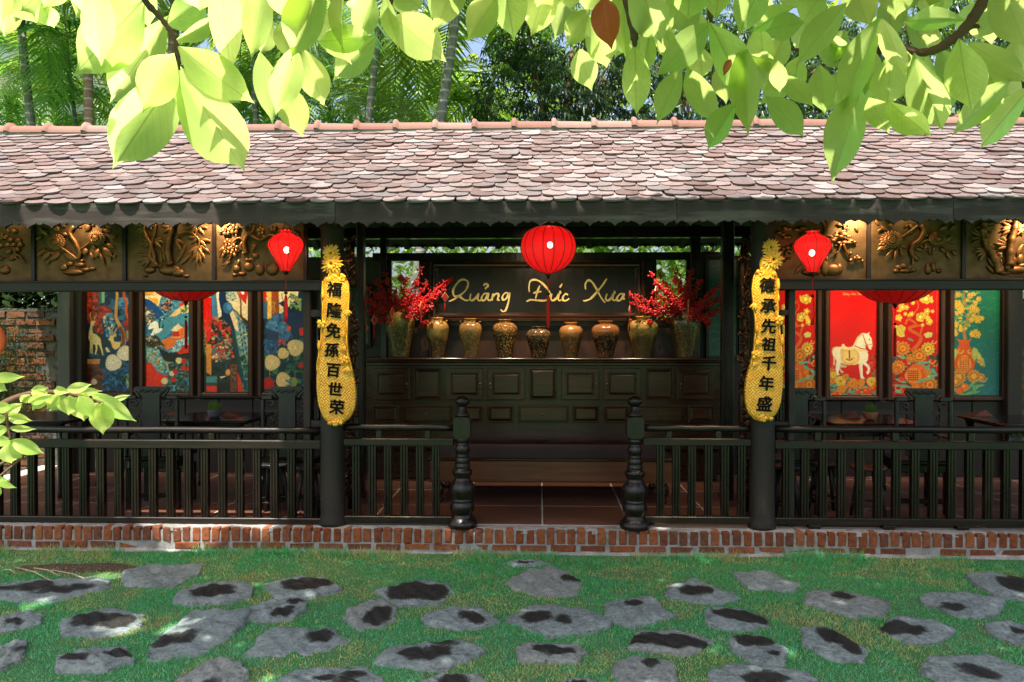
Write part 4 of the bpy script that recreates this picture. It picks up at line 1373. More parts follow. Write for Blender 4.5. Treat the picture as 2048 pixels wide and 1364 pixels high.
for p in ([(358, 585), (340, 545), (338, 515)], [(370, 580), (368, 530), (385, 490)], [(378, 580), (405, 545), (425, 495)], [(400, 550), (412, 510)], [(368, 545), (356, 520)]): c.stroke(p, 8, (200, 145, 70))
c.poly([(285, 730), (305, 715), (345, 770), (310, 775)], (225, 200, 130))
c.poly([(80, 850), (232, 850), (218, 912), (80, 930)], (196, 132, 70)); c.poly([(80, 905), (215, 905), (205, 940), (80, 940)], (110, 50, 30))
c.dabs([(75, 940), (260, 940), (310, 1225), (75, 1225)], [(100, 36, 24), (130, 44, 26), (60, 34, 30), (48, 30, 30)], 120, 26)
c.dabs([(250, 960), (575, 700), (575, 1225), (250, 1225)], [(22, 50, 90), (30, 70, 120), (18, 34, 56), (40, 95, 130), (20, 40, 44)], 240, 22)
c.dabs([(520, 1020), (575, 1000), (575, 1180), (530, 1180)], [(150, 165, 90), (90, 140, 90)], 20, 14)
c.mum(378, 892, 96, (238, 222, 190), 30).mum(508, 786, 88, (236, 220, 185), 30).mum(158, 1106, 36, (225, 200, 165), 14)
c.grain()
painted_panel(c, (173, 570, 261, 787), 'painted panel of two pale deer with white chrysanthemums below')
# 2 crane over teal hills
c = Canvas((735, 30, 1255, 1225), bg=(62, 125, 152))
c.dabs(None, [(50, 110, 145), (80, 145, 165), (40, 90, 130), (110, 165, 175)], 320, 34)
c.poly([(735, 30), (870, 30), (930, 150), (892, 262), (800, 185), (735, 172)], (236, 216, 155), 16).poly([(778, 158), (890, 175), (882, 252)], (234, 150, 52), 10)
c.poly([(735, 30), (845, 30), (845, 120), (735, 125)], (240, 170, 60)); c.stroke([(740, 95), (840, 98)], 8, (180, 90, 40)); c.stroke([(740, 130), (840, 132)], 8, (180, 90, 40))
c.poly([(735, 172), (800, 182), (965, 345), (885, 405), (735, 330)], (36, 72, 132), 22)
c.poly([(960, 60), (1140, 165), (1080, 150), (1000, 180), (960, 150)], (228, 226, 200), 12)
c.dabs([(900, 250), (1050, 150), (1055, 300), (965, 345)], [(30, 34, 44), (210, 150, 110), (90, 60, 60), (40, 70, 100)], 90, 14)
c.poly([(1010, 375), (1255, 175), (1255, 250), (1060, 395)], (234, 190, 128), 14).poly([(1112, 262), (1172, 200), (1192, 242)], (202, 42, 22), 8)
c.dabs([(1140, 280), (1255, 210), (1255, 330), (1150, 350)], [(60, 120, 70), (110, 160, 100), (230, 200, 140)], 40, 14)
c.poly([(1255, 340), (1255, 440), (1120, 470), (960, 610), (860, 620), (900, 420), (1000, 380)], (72, 140, 162), 20)
c.dabs([(735, 250), (860, 320), (860, 420), (735, 480)], [(40, 50, 50), (210, 120, 60), (90, 120, 90), (225, 210, 190)], 70, 14)
c.poly([(1030, 530), (1110, 455), (1165, 495), (1120, 560)], (234, 216, 170), 16)
c.poly([(905, 655), (1040, 590), (1190, 480), (1185, 600), (1090, 690), (990, 755)], (226, 112, 42), 18).poly([(1058, 542), (1122, 538), (1132, 596), (1048, 598)], (204, 32, 26)); c.stroke([(1040, 605), (1140, 605)], 8, (240, 200, 150))
c.poly([(735, 600), (880, 590), (965, 705), (880, 745), (735, 690)], (52, 46, 40), 20).dabs([(735, 600), (880, 590), (965, 705), (880, 745), (735, 690)], [(30, 28, 28), (190, 170, 140), (90, 70, 50)], 80, 11)
c.poly([(775, 512), (800, 452), (860, 420), (896, 450), (902, 502), (946, 512), (902, 556), (872, 562), (832, 586), (802, 582), (832, 530), (842, 502), (790, 520)], (246, 242, 228), 0, .04)
c.stroke([(905, 500), (902, 440), (928, 405), (965, 398)], 15, (28, 60, 70)); c.stroke([(850, 560), (848, 700)], 6, (70, 60, 50)); c.ell(935, 405, 10, 8, (235, 230, 220)); c.poly([(946, 512), (955, 470), (948, 450), (930, 505)], (30, 50, 55))
c.poly([(880, 722), (1020, 782), (1100, 768), (1255, 770), (1255, 835), (1100, 892), (960, 872)], (32, 26, 26), 16)
c.poly([(1030, 765), (1090, 645), (1200, 610), (1255, 590), (1240, 700), (1110, 770)], (150, 190, 200), 20).dabs([(1040, 750), (1090, 650), (1250, 600), (1240, 700)], [(90, 140, 160), (200, 220, 220), (70, 110, 130)], 60, 13)
c.poly([(1100, 778), (1190, 690), (1255, 685), (1255, 770), (1140, 797)], (206, 46, 30), 8)
c.poly([(735, 700), (860, 760), (1000, 900), (1025, 995), (920, 1005), (735, 820)], (110, 165, 160), 18).dabs([(735, 700), (860, 760), (1000, 900), (1025, 995), (920, 1005), (735, 820)], [(60, 120, 120), (170, 200, 180), (80, 130, 90), (200, 130, 80)], 130, 13)
c.poly([(735, 885), (812, 890), (880, 1000), (995, 1040), (975, 1105), (900, 1225), (735, 1225)], (218, 46, 26), 14)
c.dabs([(1000, 900), (1255, 830), (1255, 1225), (900, 1225), (960, 1090), (1010, 1010)], [(24, 44, 40), (40, 84, 80), (60, 120, 110), (90, 60, 40), (36, 60, 40)], 220, 20)
c.mum(1122, 866, 38, (240, 224, 160), 12); c.mum(960, 1095, 40, (240, 215, 150), 12); c.mum(1042, 1012, 30, (235, 215, 170), 12)
for q in ((1182, 872), (1172, 950), (1085, 990), (1060, 1080), (1230, 960)): c.mum(q[0], q[1], 32, (206, 34, 26), 10)
c.grain()
painted_panel(c, (289, 570, 381, 787), 'painted panel of a white crane over teal and orange hills')
# 3 peacock
c = Canvas((88, 20, 620, 1225), bg=(40, 40, 36))
c.poly([(190, 20), (236, 20), (272, 385), (196, 390)], (72, 124, 165), 8); c.poly([(238, 20), (300, 20), (305, 365), (268, 385)], (242, 226, 188), 6)
c.poly([(330, 20), (620, 20), (620, 430), (500, 335), (395, 225)], (228, 206, 160), 12).dabs([(340, 40), (470, 40), (480, 200), (360, 190)], [(120, 160, 180), (200, 190, 150), (90, 130, 150)], 60, 14)
c.poly([(470, 20), (620, 20), (580, 235), (530, 172)], (200, 40, 32), 12); c.dabs([(470, 30), (570, 30), (570, 160)], [(245, 235, 220)], 14, 18); c.stroke([(470, 60), (520, 180), (525, 340), (560, 430)], (10, 22), (90, 40, 26))
c.poly([(88, 100), (188, 110), (188, 600), (135, 680), (88, 520)], (222, 26, 20), 4); c.poly([(92, 110), (188, 110), (188, 150), (92, 150)], (240, 200, 120)); c.stroke([(120, 160), (120, 400)], 5, (180, 18, 16)); c.stroke([(155, 160), (155, 400)], 5, (180, 18, 16))
c.dabs([(190, 350), (400, 430), (450, 860), (190, 860)], [(196, 34, 26), (36, 72, 90), (190, 140, 90), (60, 30, 28), (215, 45, 30), (90, 130, 130)], 230, 22)
c.dabs([(88, 400), (190, 400), (190, 520), (88, 520)], [(200, 40, 30), (225, 60, 35)], 40, 18)
c.dabs([(88, 520), (130, 520), (130, 800), (88, 820)], [(120, 130, 90), (60, 80, 70), (170, 140, 80)], 40, 14)
c.poly([(130, 675), (190, 680), (186, 1030), (132, 1000)], (214, 138, 50), 6)
c.dabs([(190, 850), (410, 850), (400, 1225), (190, 1225)], [(28, 42, 48), (40, 60, 70), (60, 56, 44), (24, 26, 28)], 120, 22)
c.ell(375, 995, 28, 36, (225, 150, 80)); c.poly([(280, 1045), (360, 1035), (300, 1065)], (235, 220, 180)); c.dabs([(190, 700), (330, 700), (330, 880), (190, 880)], [(235, 200, 130), (70, 110, 120), (200, 50, 30)], 26, 18)
c.poly([(130, 1040), (250, 1040), (250, 1110), (130, 1110)], (74, 132, 130)); c.poly([(130, 1112), (250, 1112), (250, 1148), (130, 1148)], (60, 70, 66)); c.poly([(130, 1150), (250, 1150), (250, 1225), (130, 1225)], (216, 52, 36))
c.poly([(250, 1120), (400, 1100), (400, 1225), (250, 1225)], (36, 34, 32))
c.poly([(430, 280), (505, 350), (575, 480), (620, 610), (620, 1225), (560, 1120), (500, 830), (455, 560)], (104, 146, 146), 10).dabs([(430, 280), (505, 350), (575, 480), (620, 610), (620, 900), (560, 900), (500, 830), (455, 560)], [(140, 175, 165), (70, 120, 130), (190, 170, 110)], 130, 14)
for i in range(9):
    for j in range(3):
        x_, y_ = 500 + j * 42 + i * 8, 400 + i * 58 + j * 34
        if x_ < 615: c.ell(x_, y_, 11, 17, (60, 110, 150)); c.ell(x_, y_, 6, 10, (20, 36, 60))
c.dabs([(480, 820), (620, 800), (620, 1225), (540, 1225)], [(30, 70, 80), (40, 100, 90), (24, 50, 66), (110, 150, 90)], 110, 22)
c.poly([(280, 20), (335, 20), (345, 180), (412, 220), (428, 282), (398, 332), (405, 430), (462, 560), (490, 720), (525, 900), (570, 1090), (500, 920), (450, 705), (410, 485), (330, 405), (290, 262), (274, 170)], (26, 44, 84), 4)
c.poly([(410, 485), (462, 560), (500, 780), (560, 1120), (520, 1100), (470, 800), (430, 640)], (26, 62, 72), 4)
c.ell(375, 270, 54, 66, (58, 108, 158)).ell(390, 262, 30, 36, (80, 135, 180))
c.poly([(398, 335), (430, 300), (480, 400), (496, 540), (452, 500)], (238, 212, 172), 4)
c.poly([(400, 905), (482, 905), (478, 1215), (402, 1215)], (104, 60, 44)).dabs([(412, 920), (470, 920), (468, 1200), (414, 1200)], [(50, 30, 26), (140, 100, 80)], 70, 8); c.poly([(484, 980), (515, 1060), (552, 1220), (486, 1220)], (206, 50, 34), 8)
c.grain()
painted_panel(c, (405, 570, 499, 787), 'painted panel of a blue peacock with a long tail')
# 4 blue deer, cream chrysanthemums
c = Canvas((768, 20, 1290, 1225), bg=(26, 46, 62))
c.dabs(None, [(24, 50, 70), (34, 74, 100), (20, 36, 46)], 200, 30)
c.poly([(768, 20), (830, 20), (822, 200), (768, 200)], (196, 60, 36), 8).dabs([(768, 60), (825, 60), (825, 200)], [(225, 190, 120), (210, 40, 30)], 26, 14); c.poly([(768, 200), (825, 200), (825, 390), (768, 390)], (60, 100, 130), 8)
c.poly([(822, 20), (872, 20), (872, 382), (826, 400)], (238, 186, 90), 4); c.poly([(870, 20), (954, 20), (950, 345), (872, 362)], (150, 70, 36), 4).dabs([(870, 200), (920, 190), (920, 330), (870, 350)], [(140, 140, 80), (180, 110, 60)], 26, 12)
c.poly([(952, 20), (1190, 20), (1165, 150), (1060, 262), (955, 360)], (228, 208, 156), 8).dabs([(1080, 100), (1215, 170), (1200, 310), (1070, 300)], [(80, 130, 90), (60, 110, 150), (160, 150, 80)], 60, 16)
c.poly([(858, 390), (900, 345), (1000, 330), (1060, 470), (1110, 610), (950, 645), (800, 480)], (62, 108, 154), 24).dabs([(858, 390), (900, 345), (1000, 330), (1060, 470), (1110, 610), (950, 645), (800, 480)], [(80, 130, 170), (40, 80, 125)], 80, 18)
c.poly([(948, 220), (1002, 190), (1052, 230), (1062, 300), (1132, 330), (1290, 310), (1290, 520), (1152, 610), (1116, 606), (1102, 480), (1010, 420), (1004, 262)], (28, 44, 84), 4)
for p in ([(1010, 195), (990, 150), (985, 110)], [(1030, 195), (1070, 150), (1085, 110)], [(1060, 160), (1095, 140)]): c.stroke(p, 7, (36, 40, 50))
c.poly([(800, 490), (860, 520), (950, 540), (946, 705), (922, 642), (852, 642), (842, 695), (820, 602)], (36, 54, 92), 4)
c.dabs([(768, 620), (950, 640), (960, 780), (768, 790)], [(40, 80, 125), (56, 100, 150), (30, 56, 90)], 70, 20)
c.dabs([(940, 620), (1060, 620), (1060, 700), (940, 700)], [(150, 50, 60), (190, 60, 50), (70, 90, 140)], 36, 14); c.ell(1064, 500, 24, 28, (210, 70, 50)); c.poly([(1180, 500), (1290, 480), (1290, 600), (1190, 580)], (200, 40, 40), 10)
c.dabs([(768, 780), (1290, 780), (1290, 1225), (768, 1225)], [(24, 60, 56), (36, 90, 80), (20, 36, 44), (60, 110, 70), (30, 50, 80)], 220, 24)
c.mum(875, 885, 92, (240, 212, 146), 32).mum(1000, 782, 66, (238, 208, 140), 26).mum(1140, 716, 98, (240, 214, 152), 34).mum(1000, 1078, 88, (240, 210, 140), 30).mum(1110, 1100, 55, (150, 150, 80), 22)
c.stroke([(848, 970), (846, 1060)], 8, (150, 140, 80)); c.mum(830, 1120, 70, (200, 36, 32), 18).mum(1200, 915, 36, (190, 40, 36), 12)
c.dabs([(1020, 1080), (1100, 1060), (1100, 1150), (1030, 1150)], [(40, 110, 100), (60, 130, 120)], 14, 16)
c.grain()
painted_panel(c, (525, 570, 618, 787), 'painted panel of a dark blue deer and cream chrysanthemums')
# shared stock for the red panels
OR, YE2, RED, GRN = (232, 140, 44), (240, 196, 70), (196, 18, 20), (96, 150, 112)
def scroll(c, cx, cy, r, col, w=12, turn=1):
    pts = [(cx + r * (1 - .13 * k) * math.cos(k * .7 * turn), cy + r * (1 - .13 * k) * math.sin(k * .7)) for k in range(8)]
    c.stroke(pts, (w, w * .5), col)
def red_tree(c, dx=0):
    """Blossom tree on red with scrolls, blooms and an orange round-fret vase at the foot."""
    c.poly([(510 + dx, 0), (545 + dx, 0), (545 + dx, 1060), (515 + dx, 1060)], (214, 40, 26), 0); c.stroke([(508 + dx, 0), (506 + dx, 800)], 4, (150, 14, 16))
    c.stroke([(300 + dx, 610), (360 + dx, 540), (370 + dx, 480), (290 + dx, 430), (270 + dx, 400), (330 + dx, 370), (260 + dx, 320), (235 + dx, 360)], (34, 18), (206, 92, 34))
    c.stroke([(275 + dx, 400), (380 + dx, 380), (372 + dx, 450)], 18, (206, 92, 34)); c.stroke([(260 + dx, 320), (330 + dx, 240), (350 + dx, 190), (330 + dx, 140)], (16, 8), (206, 92, 34))
    for (x_, y_, r_) in ((420, 130, 50), (200, 205, 34), (430, 245, 30), (370, 300, 46), (450, 345, 34), (240, 210, 26), (170, 305, 34), (430, 300, 26), (400, 275, 22), (290, 270, 24), (230, 270, 20), (480, 245, 18), (300, 165, 22), (390, 375, 18), (470, 150, 20)): c.bloom(x_ + dx, y_, r_, YE2, 5, (250, 230, 140))
    for (b_, t_) in (((380, 160), (360, 90)), ((460, 160), (475, 100)), ((160, 290), (190, 345)), ((420, 330), (460, 300)), ((440, 340), (480, 330)), ((200, 240), (150, 240)), ((330, 320), (400, 340)), ((250, 300), (290, 250))): c.leafp(b_[0] + dx, b_[1], t_[0] + dx, t_[1], 13, (232, 184, 60))
    c.poly([(135 + dx, 375), (165 + dx, 385), (190 + dx, 370), (240 + dx, 400), (220 + dx, 440), (225 + dx, 480), (190 + dx, 490), (150 + dx, 470)], (206, 180, 70), 6); c.stroke([(150 + dx, 400), (200 + dx, 470)], 5, (140, 110, 40)); c.stroke([(180 + dx, 390), (215 + dx, 450)], 5, (140, 110, 40))
    c.poly([(400 + dx, 460), (440 + dx, 440), (482 + dx, 450), (470 + dx, 490), (420 + dx, 495)], (206, 196, 100), 6); c.leafp(250 + dx, 500, 310 + dx, 525, 10, (110, 150, 110))
    scroll(c, 140 + dx, 530, 26, (230, 160, 60)); scroll(c, 490 + dx, 530, 28, (230, 160, 60), turn=-1)
    c.dabs([(100 + dx, 620), (545 + dx, 620), (545 + dx, 1060), (100 + dx, 1060)], [(50, 100, 84), (110, 160, 120), (160, 40, 26), (130, 24, 22), (40, 70, 70)], 150, 22)
    c.ell(352 + dx, 850, 105, 118, (214, 84, 30)).poly([(250 + dx, 790), (300 + dx, 745), (400 + dx, 745), (450 + dx, 800)], (222, 96, 36)).ell(305 + dx, 852, 78, 74, (224, 128, 48))
    for q in range(5):
        c.stroke([(255 + dx, 810 + q * 20), (355 + dx, 810 + q * 20)], 6, (150, 48, 20), smooth=False)
        c.stroke([(265 + dx + q * 20, 800), (265 + dx + q * 20, 905)], 5, (150, 48, 20), smooth=False)
    for (x_, y_, r_, cc) in ((210, 595, 70, OR), (440, 600, 66, YE2), (360, 665, 74, OR), (280, 690, 44, OR), (170, 770, 66, OR), (150, 800, 44, (226, 120, 40)), (460, 940, 80, OR), (430, 815, 34, OR), (330, 965, 44, OR), (455, 865, 24, YE2)): c.bloom(x_ + dx, y_, r_, cc, 12, (214, 84, 30))
    for (b_, t_) in (((240, 690), (150, 660)), ((330, 740), (480, 720)), ((420, 900), (540, 830)), ((330, 920), (440, 870)), ((250, 920), (130, 880)), ((290, 960), (120, 940)), ((470, 780), (530, 860)), ((130, 1000), (250, 1010)), ((400, 760), (470, 800))): c.leafp(b_[0] + dx, b_[1], t_[0] + dx, t_[1], 15, (112, 166, 128))
    scroll(c, 470 + dx, 710, 38, (226, 150, 56), 13); scroll(c, 160 + dx, 960, 44, (150, 180, 110), 12); scroll(c, 500 + dx, 740, 30, (226, 150, 56), 10, -1)
    for q in ((200, 885), (225, 1000), (260, 985)): c.ell(q[0] + dx, q[1], 26, 24, (224, 62, 28))
# 5 narrow red panel behind the right lattice post
c = Canvas((60, 0, 545, 1045), W=84, bg=RED)
red_tree(c, 10)
c.grain(.06)
painted_panel(c, (1540, 572, 1633, 790), 'red panel with yellow blossoms, partly hidden by the grey post right of the right plaque')
# 6 white horse
c = Canvas((498, 30, 1055, 1305), bg=(208, 20, 22))
c.lay(np.clip((c.noise(260, 2) - .35) * 2, 0, 1) * .5, (186, 16, 20))
for (x_, y_) in ((570, 430), (615, 412), (1020, 400), (880, 360), (650, 340)): c.stroke([(x_ - 24, y_), (x_ - 8, y_ - 8), (x_ + 8, y_ + 4), (x_ + 24, y_ - 4)], 4, (222, 50, 36))
# faint gold lettering along the top edge
def tiny(c, x0, y0, k, col, w):
    for st in LETTERS: c.stroke([(x0 + (p - 900) * k, y0 + (q - 590) * k) for p, q in st], w, col)
HORSE = [(760, 745), (795, 720), (800, 690), (830, 622), (880, 578), (935, 586), (966, 566), (957, 600), (988, 640), (1000, 720), (984, 772), (960, 762), (942, 730), (915, 716), (925, 770), (952, 832), (946, 892), (925, 920), (972, 962), (974, 1022), (946, 1062), (928, 1034), (946, 1000), (934, 970), (890, 936), (886, 970), (890, 1070), (918, 1112), (866, 1102), (850, 1000), (842, 932), (800, 945), (700, 948), (640, 925), (632, 960), (612, 1040), (638, 1072), (594, 1068), (578, 990), (588, 900), (555, 850), (545, 785), (590, 738), (640, 738)]
c.poly([(640, 938), (708, 962), (700, 978), (624, 978), (652, 1012), (680, 1032), (648, 1044), (612, 990)], (206, 186, 150), 0, .05)
c.poly([(535, 800), (545, 750), (590, 732), (572, 800), (575, 900), (572, 955), (550, 950), (556, 860)], (222, 190, 130), 0, .05)
c.poly(HORSE, (240, 226, 190), 0, .04)
c.stroke([(800, 700), (835, 630), (885, 590)], 18, (226, 190, 130)); c.stroke([(560, 850), (590, 900), (585, 980)], 6, (205, 185, 150)); c.stroke([(850, 940), (870, 1060)], 5, (205, 185, 150)); c.stroke([(905, 720), (930, 780)], 6, (205, 185, 150))
c.poly([(630, 770), (680, 755), (800, 755), (850, 830), (840, 910), (760, 945), (690, 940), (645, 890)], (226, 182, 92), 0, .06, True)
c.poly([(665, 800), (790, 790), (825, 840), (815, 900), (740, 925), (680, 905)], (236, 200, 120), 0, .06, True)
c.poly([(648, 715), (672, 705), (700, 738), (760, 738), (800, 698), (806, 740), (770, 772), (690, 770), (655, 755)], (240, 218, 160), 0, .05, True)
c.stroke([(735, 785), (738, 870)], 15, (150, 30, 24)); c.stroke([(700, 875), (738, 892), (772, 875)], 12, (150, 30, 24))
c.stroke([(795, 725), (860, 755), (950, 768)], 9, (176, 24, 22)); c.stroke([(905, 640), (920, 700), (945, 715), (1000, 712)], 8, (200, 110, 40)); c.stroke([(890, 600), (905, 650), (935, 720), (950, 745)], 8, (190, 60, 30)); c.ell(962, 655, 7, 7, (60, 30, 20)); c.ell(985, 745, 5, 5, (120, 80, 60))
for q in range(6): c.ell(815 + q * 24, 770 + q * 5, 12, 13, (236, 206, 120))
c.dabs([(498, 1060), (560, 1000), (700, 1080), (870, 1140), (980, 1060), (1055, 980), (1055, 1305), (498, 1305)], [(70, 120, 96), (110, 160, 120), (40, 80, 80), (180, 60, 36), (214, 130, 60)], 260, 22)
c.dabs([(950, 860), (1055, 800), (1055, 1080), (980, 1060)], [(206, 70, 36), (170, 24, 22), (190, 60, 40)], 60, 15); c.dabs([(500, 980), (560, 960), (580, 1060), (500, 1080)], [(206, 80, 36), (220, 130, 60)], 30, 15)
for (x_, y_, r_, cc) in ((638, 1135, 66, YE2), (778, 1160, 62, OR), (990, 1140, 58, YE2), (872, 1150, 46, OR), (662, 1220, 50, OR), (556, 1062, 40, YE2), (695, 1086, 40, OR), (545, 1130, 34, OR), (620, 1265, 30, OR), (1030, 1180, 34, OR)): c.mum(x_, y_, r_, cc, 16, (200, 110, 40))
for (b_, t_) in (((720, 1240), (800, 1290)), ((700, 1260), (820, 1250)), ((880, 1200), (780, 1230)), ((960, 1290), (880, 1290)), ((540, 1200), (620, 1170)), ((1000, 1260), (1050, 1290)), ((600, 1240), (520, 1230))): c.leafp(b_[0], b_[1], t_[0], t_[1], 13, (96, 160, 120))
for (x_, y_, r_) in ((836, 1246, 30), (930, 1252, 38), (1012, 1224, 32), (582, 1288, 36)): c.ell(x_, y_, r_, r_, (222, 66, 26)); c.ell(x_ - r_ * .3, y_ - r_ * .3, r_ * .35, r_ * .3, (244, 140, 60))
c.grain(.05)
# ================================================================== sign lettering (strokes in photo pixels)
def zs(ox, oy, k, strokes): return [[(ox + x / k, oy + y / k) for x, y in st] for st in strokes]
A = zs(600, 400, 4.012, [
    [(1335, 705), (1350, 665), (1325, 640), (1285, 645), (1245, 690), (1228, 735), (1240, 772), (1275, 770), (1320, 735), (1348, 690), (1345, 655)],
    [(1196, 814), (1230, 800), (1275, 775), (1300, 790), (1330, 806), (1358, 803)],
    [(1370, 752), (1364, 790), (1378, 808), (1410, 785), (1432, 750), (1424, 790), (1438, 808), (1455, 800)],
    [(1505, 752), (1480, 752), (1458, 780), (1462, 806), (1485, 800), (1512, 750), (1506, 795), (1522, 806), (1536, 796)],
    [(1474, 690), (1484, 674), (1502, 676), (1506, 694), (1490, 706), (1490, 718)],
    [(1550, 750), (1540, 808)], [(1546, 785), (1568, 755), (1590, 752), (1592, 775), (1584, 800), (1602, 804)],
    [(1676, 752), (1650, 745), (1624, 775), (1630, 802), (1656, 790), (1680, 748), (1672, 820), (1650, 885), (1626, 894), (1610, 878)]])
B = zs(1050, 400, 4.012, [
    [(34, 738), (32, 690), (44, 650), (78, 640), (120, 655), (165, 695), (196, 738), (200, 768), (180, 795)],
    [(118, 688), (100, 735), (84, 792)], [(12, 814), (50, 802), (100, 806), (150, 808), (185, 798)], [(66, 748), (95, 740), (132, 735)],
    [(216, 752), (208, 790), (222, 808), (250, 790), (272, 750), (264, 792), (276, 808), (292, 800)], [(270, 752), (284, 742), (278, 728)], [(276, 702), (288, 690), (298, 672)],
    [(346, 762), (325, 754), (304, 780), (308, 806), (332, 806), (354, 790)],
    [(486, 716), (484, 678), (498, 652), (520, 645), (548, 672), (580, 725), (612, 785), (642, 824)], [(656, 632), (630, 672), (585, 730), (535, 785), (500, 806), (466, 810)],
    [(658, 752), (648, 790), (662, 808), (690, 790), (710, 750), (702, 792), (714, 806), (728, 798)], [(708, 752), (722, 742), (714, 728)],
    [(790, 756), (764, 754), (738, 785), (744, 808), (770, 800), (796, 752), (788, 795), (802, 790)]])
LETTERS = A + B
tiny(c, 660, 132, .62, (226, 170, 80), 4)
painted_panel(c, (1657, 572, 1755, 790), 'red painted panel of a white saddled horse above flowers')
# 7 red blossom tree
c = Canvas((95, 0, 545, 1045), bg=RED)
red_tree(c, 0)
c.grain(.06)
painted_panel(c, (1781, 572, 1879, 790), 'red painted panel of a twisting blossom tree below the right big lantern')
# 8 green panel with orange vase
c = Canvas((660, 20, 1095, 1045), bg=(30, 100, 92))
c.lay(np.clip((c.X - 700) / 400, 0, 1) * np.clip((700 - c.Y) / 500, 0, 1) * .8, (28, 120, 66), .1)
c.lay(np.clip((c.Y - 400) / 700, 0, 1) * .6, (52, 110, 124), .1)
for q in range(46):
    x_, y_ = c.r.uniform(690, 1090), c.r.uniform(120, 1040)
    rr = c.r.uniform(16, 44)
    c.stroke([(x_ + rr * math.cos(a_), y_ + rr * .7 * math.sin(a_)) for a_ in np.linspace(3.3, 6.1, 7)], 4, (52, 138, 120))
c.stroke([(775, 520), (765, 430), (790, 350), (805, 250), (770, 180), (760, 60)], (30, 12), (176, 112, 52)); c.stroke([(770, 400), (840, 360), (900, 340)], 9, (176, 112, 52)); c.stroke([(795, 300), (720, 230)], 8, (176, 112, 52))
c.dabs([(670, 60), (910, 80), (920, 340), (700, 480), (665, 300)], [(120, 150, 70), (196, 160, 60), (90, 140, 90)], 110, 15)
for (x_, y_, r_) in ((710, 105, 28), (820, 115, 30), (895, 148, 26), (705, 195, 42), (735, 240, 40), (850, 235, 42), (880, 250, 28), (730, 265, 26), (850, 300, 22), (830, 340, 26), (890, 335, 40), (925, 325, 24), (690, 385, 30), (735, 430, 26), (690, 470, 24), (680, 440, 24), (845, 470, 34), (885, 475, 36), (870, 450, 28), (865, 185, 24), (700, 280, 22), (790, 160, 20), (780, 420, 16)): c.bloom(x_, y_, r_, (240, 190, 66), 6, (226, 110, 40))
c.poly([(698, 510), (730, 525), (800, 525), (832, 512), (815, 545), (812, 570), (835, 610), (870, 660), (866, 740), (845, 800), (800, 830), (735, 830), (690, 800), (668, 740), (672, 650), (705, 600), (722, 565), (715, 540)], (212, 82, 26), 0, .08, True)
c.ell(770, 745, 62, 80, (226, 140, 52))
for q in range(8): c.stroke([(722, 685 + q * 17), (818, 685 + q * 17)], 5, (176, 74, 24), smooth=False)
for q in range(4): c.stroke([(735 + q * 24, 672), (735 + q * 24, 815)], 4, (176, 74, 24), smooth=False)
scroll(c, 725, 625, 34, (208, 160, 80), 14); scroll(c, 815, 625, 34, (208, 160, 80), 14, -1)
for (b_, t_) in (((690, 600), (668, 720)), ((850, 590), (900, 700)), ((870, 620), (940, 760)), ((860, 640), (860, 720)), ((900, 680), (955, 770))): c.leafp(b_[0], b_[1], t_[0], t_[1], 24, (170, 176, 90))
c.dabs([(880, 620), (950, 740), (950, 780), (880, 740)], [(226, 150, 60), (150, 170, 90)], 24, 14)
for (x_, y_, r_) in ((715, 870, 76), (855, 860, 66), (690, 910, 50), (920, 870, 40)): c.bloom(x_, y_, r_, (230, 150, 58), 14, (230, 170, 70))
scroll(c, 930, 880, 44, (200, 160, 80), 12)
for (b_, t_) in (((760, 1010), (880, 900)), ((780, 1020), (920, 1000)), ((830, 960), (960, 940)), ((700, 1000), (670, 960)), ((720, 1030), (820, 1035)), ((840, 990), (900, 960))): c.leafp(b_[0], b_[1], t_[0], t_[1], 15, (110, 160, 90))
c.ell(775, 960, 36, 34, (226, 110, 34)).ell(725, 992, 36, 34, (222, 96, 30)); c.ell(764, 950, 12, 10, (244, 170, 80))
c.grain(.06)
painted_panel(c, (1905, 572, 2001, 790), 'green painted panel of an orange vase with blossom branches')
# teal wave pictures either side of the middle bay
def waves(seed, bg):
    c = Canvas((0, 0, 100, 560), W=40, bg=bg)
    for q in range(70):
        x_, y_, rr = c.r.uniform(0, 100), c.r.uniform(0, 560), c.r.uniform(8, 26)
        c.stroke([(x_ + rr * math.cos(a_), y_ + rr * .8 * math.sin(a_)) for a_ in np.linspace(3.2, 6.2, 7)], 3, (44, 120, 108))
    return c.grain(.08)
painted_panel(waves(1, (26, 84, 84)), (1415, 520, 1475, 714), 'teal wave panel half hidden behind the right berry branches', 5, 'wood_dark')
painted_panel(waves(2, (34, 66, 82)), (690, 575, 738, 690), 'bluish panel behind the left berry branches', 5, 'wood_dark')

# ================================================================== sign board
YSG = 2.46
sg = Thing('sign_board', (Xp(1085, YSG), YSG, Zp(640, YSG)), 'long black sign board with gold script reading Quảng Đức Xưa', 'sign')
def frame_ring(t, name, rects, ys_, mat, parent=None):
    """Nested rectangles (photo px, outer to inner) at depths ys_, skinned into a stepped moulding."""
    b = MB()
    vs = []
    for (x0, t0, x1, t1), y in zip(rects, ys_):
        vs += [P(x0, t1, y), P(x1, t1, y), P(x1, t0, y), P(x0, t0, y)]
    fs = [(i * 4 + k, i * 4 + (k + 1) % 4, (i + 1) * 4 + (k + 1) % 4, (i + 1) * 4 + k) for i in range(len(rects) - 1) for k in range(4)]
    b.add(vs, fs)
    return t.part(name, b, mat, parent)
b = MB(); b.box(Xp(866, YSG), Xp(1279, YSG), YSG + .012, YSG + .04, Zp(630, YSG), Zp(532, YSG))
sg.part('board', b, M['wood_black'])
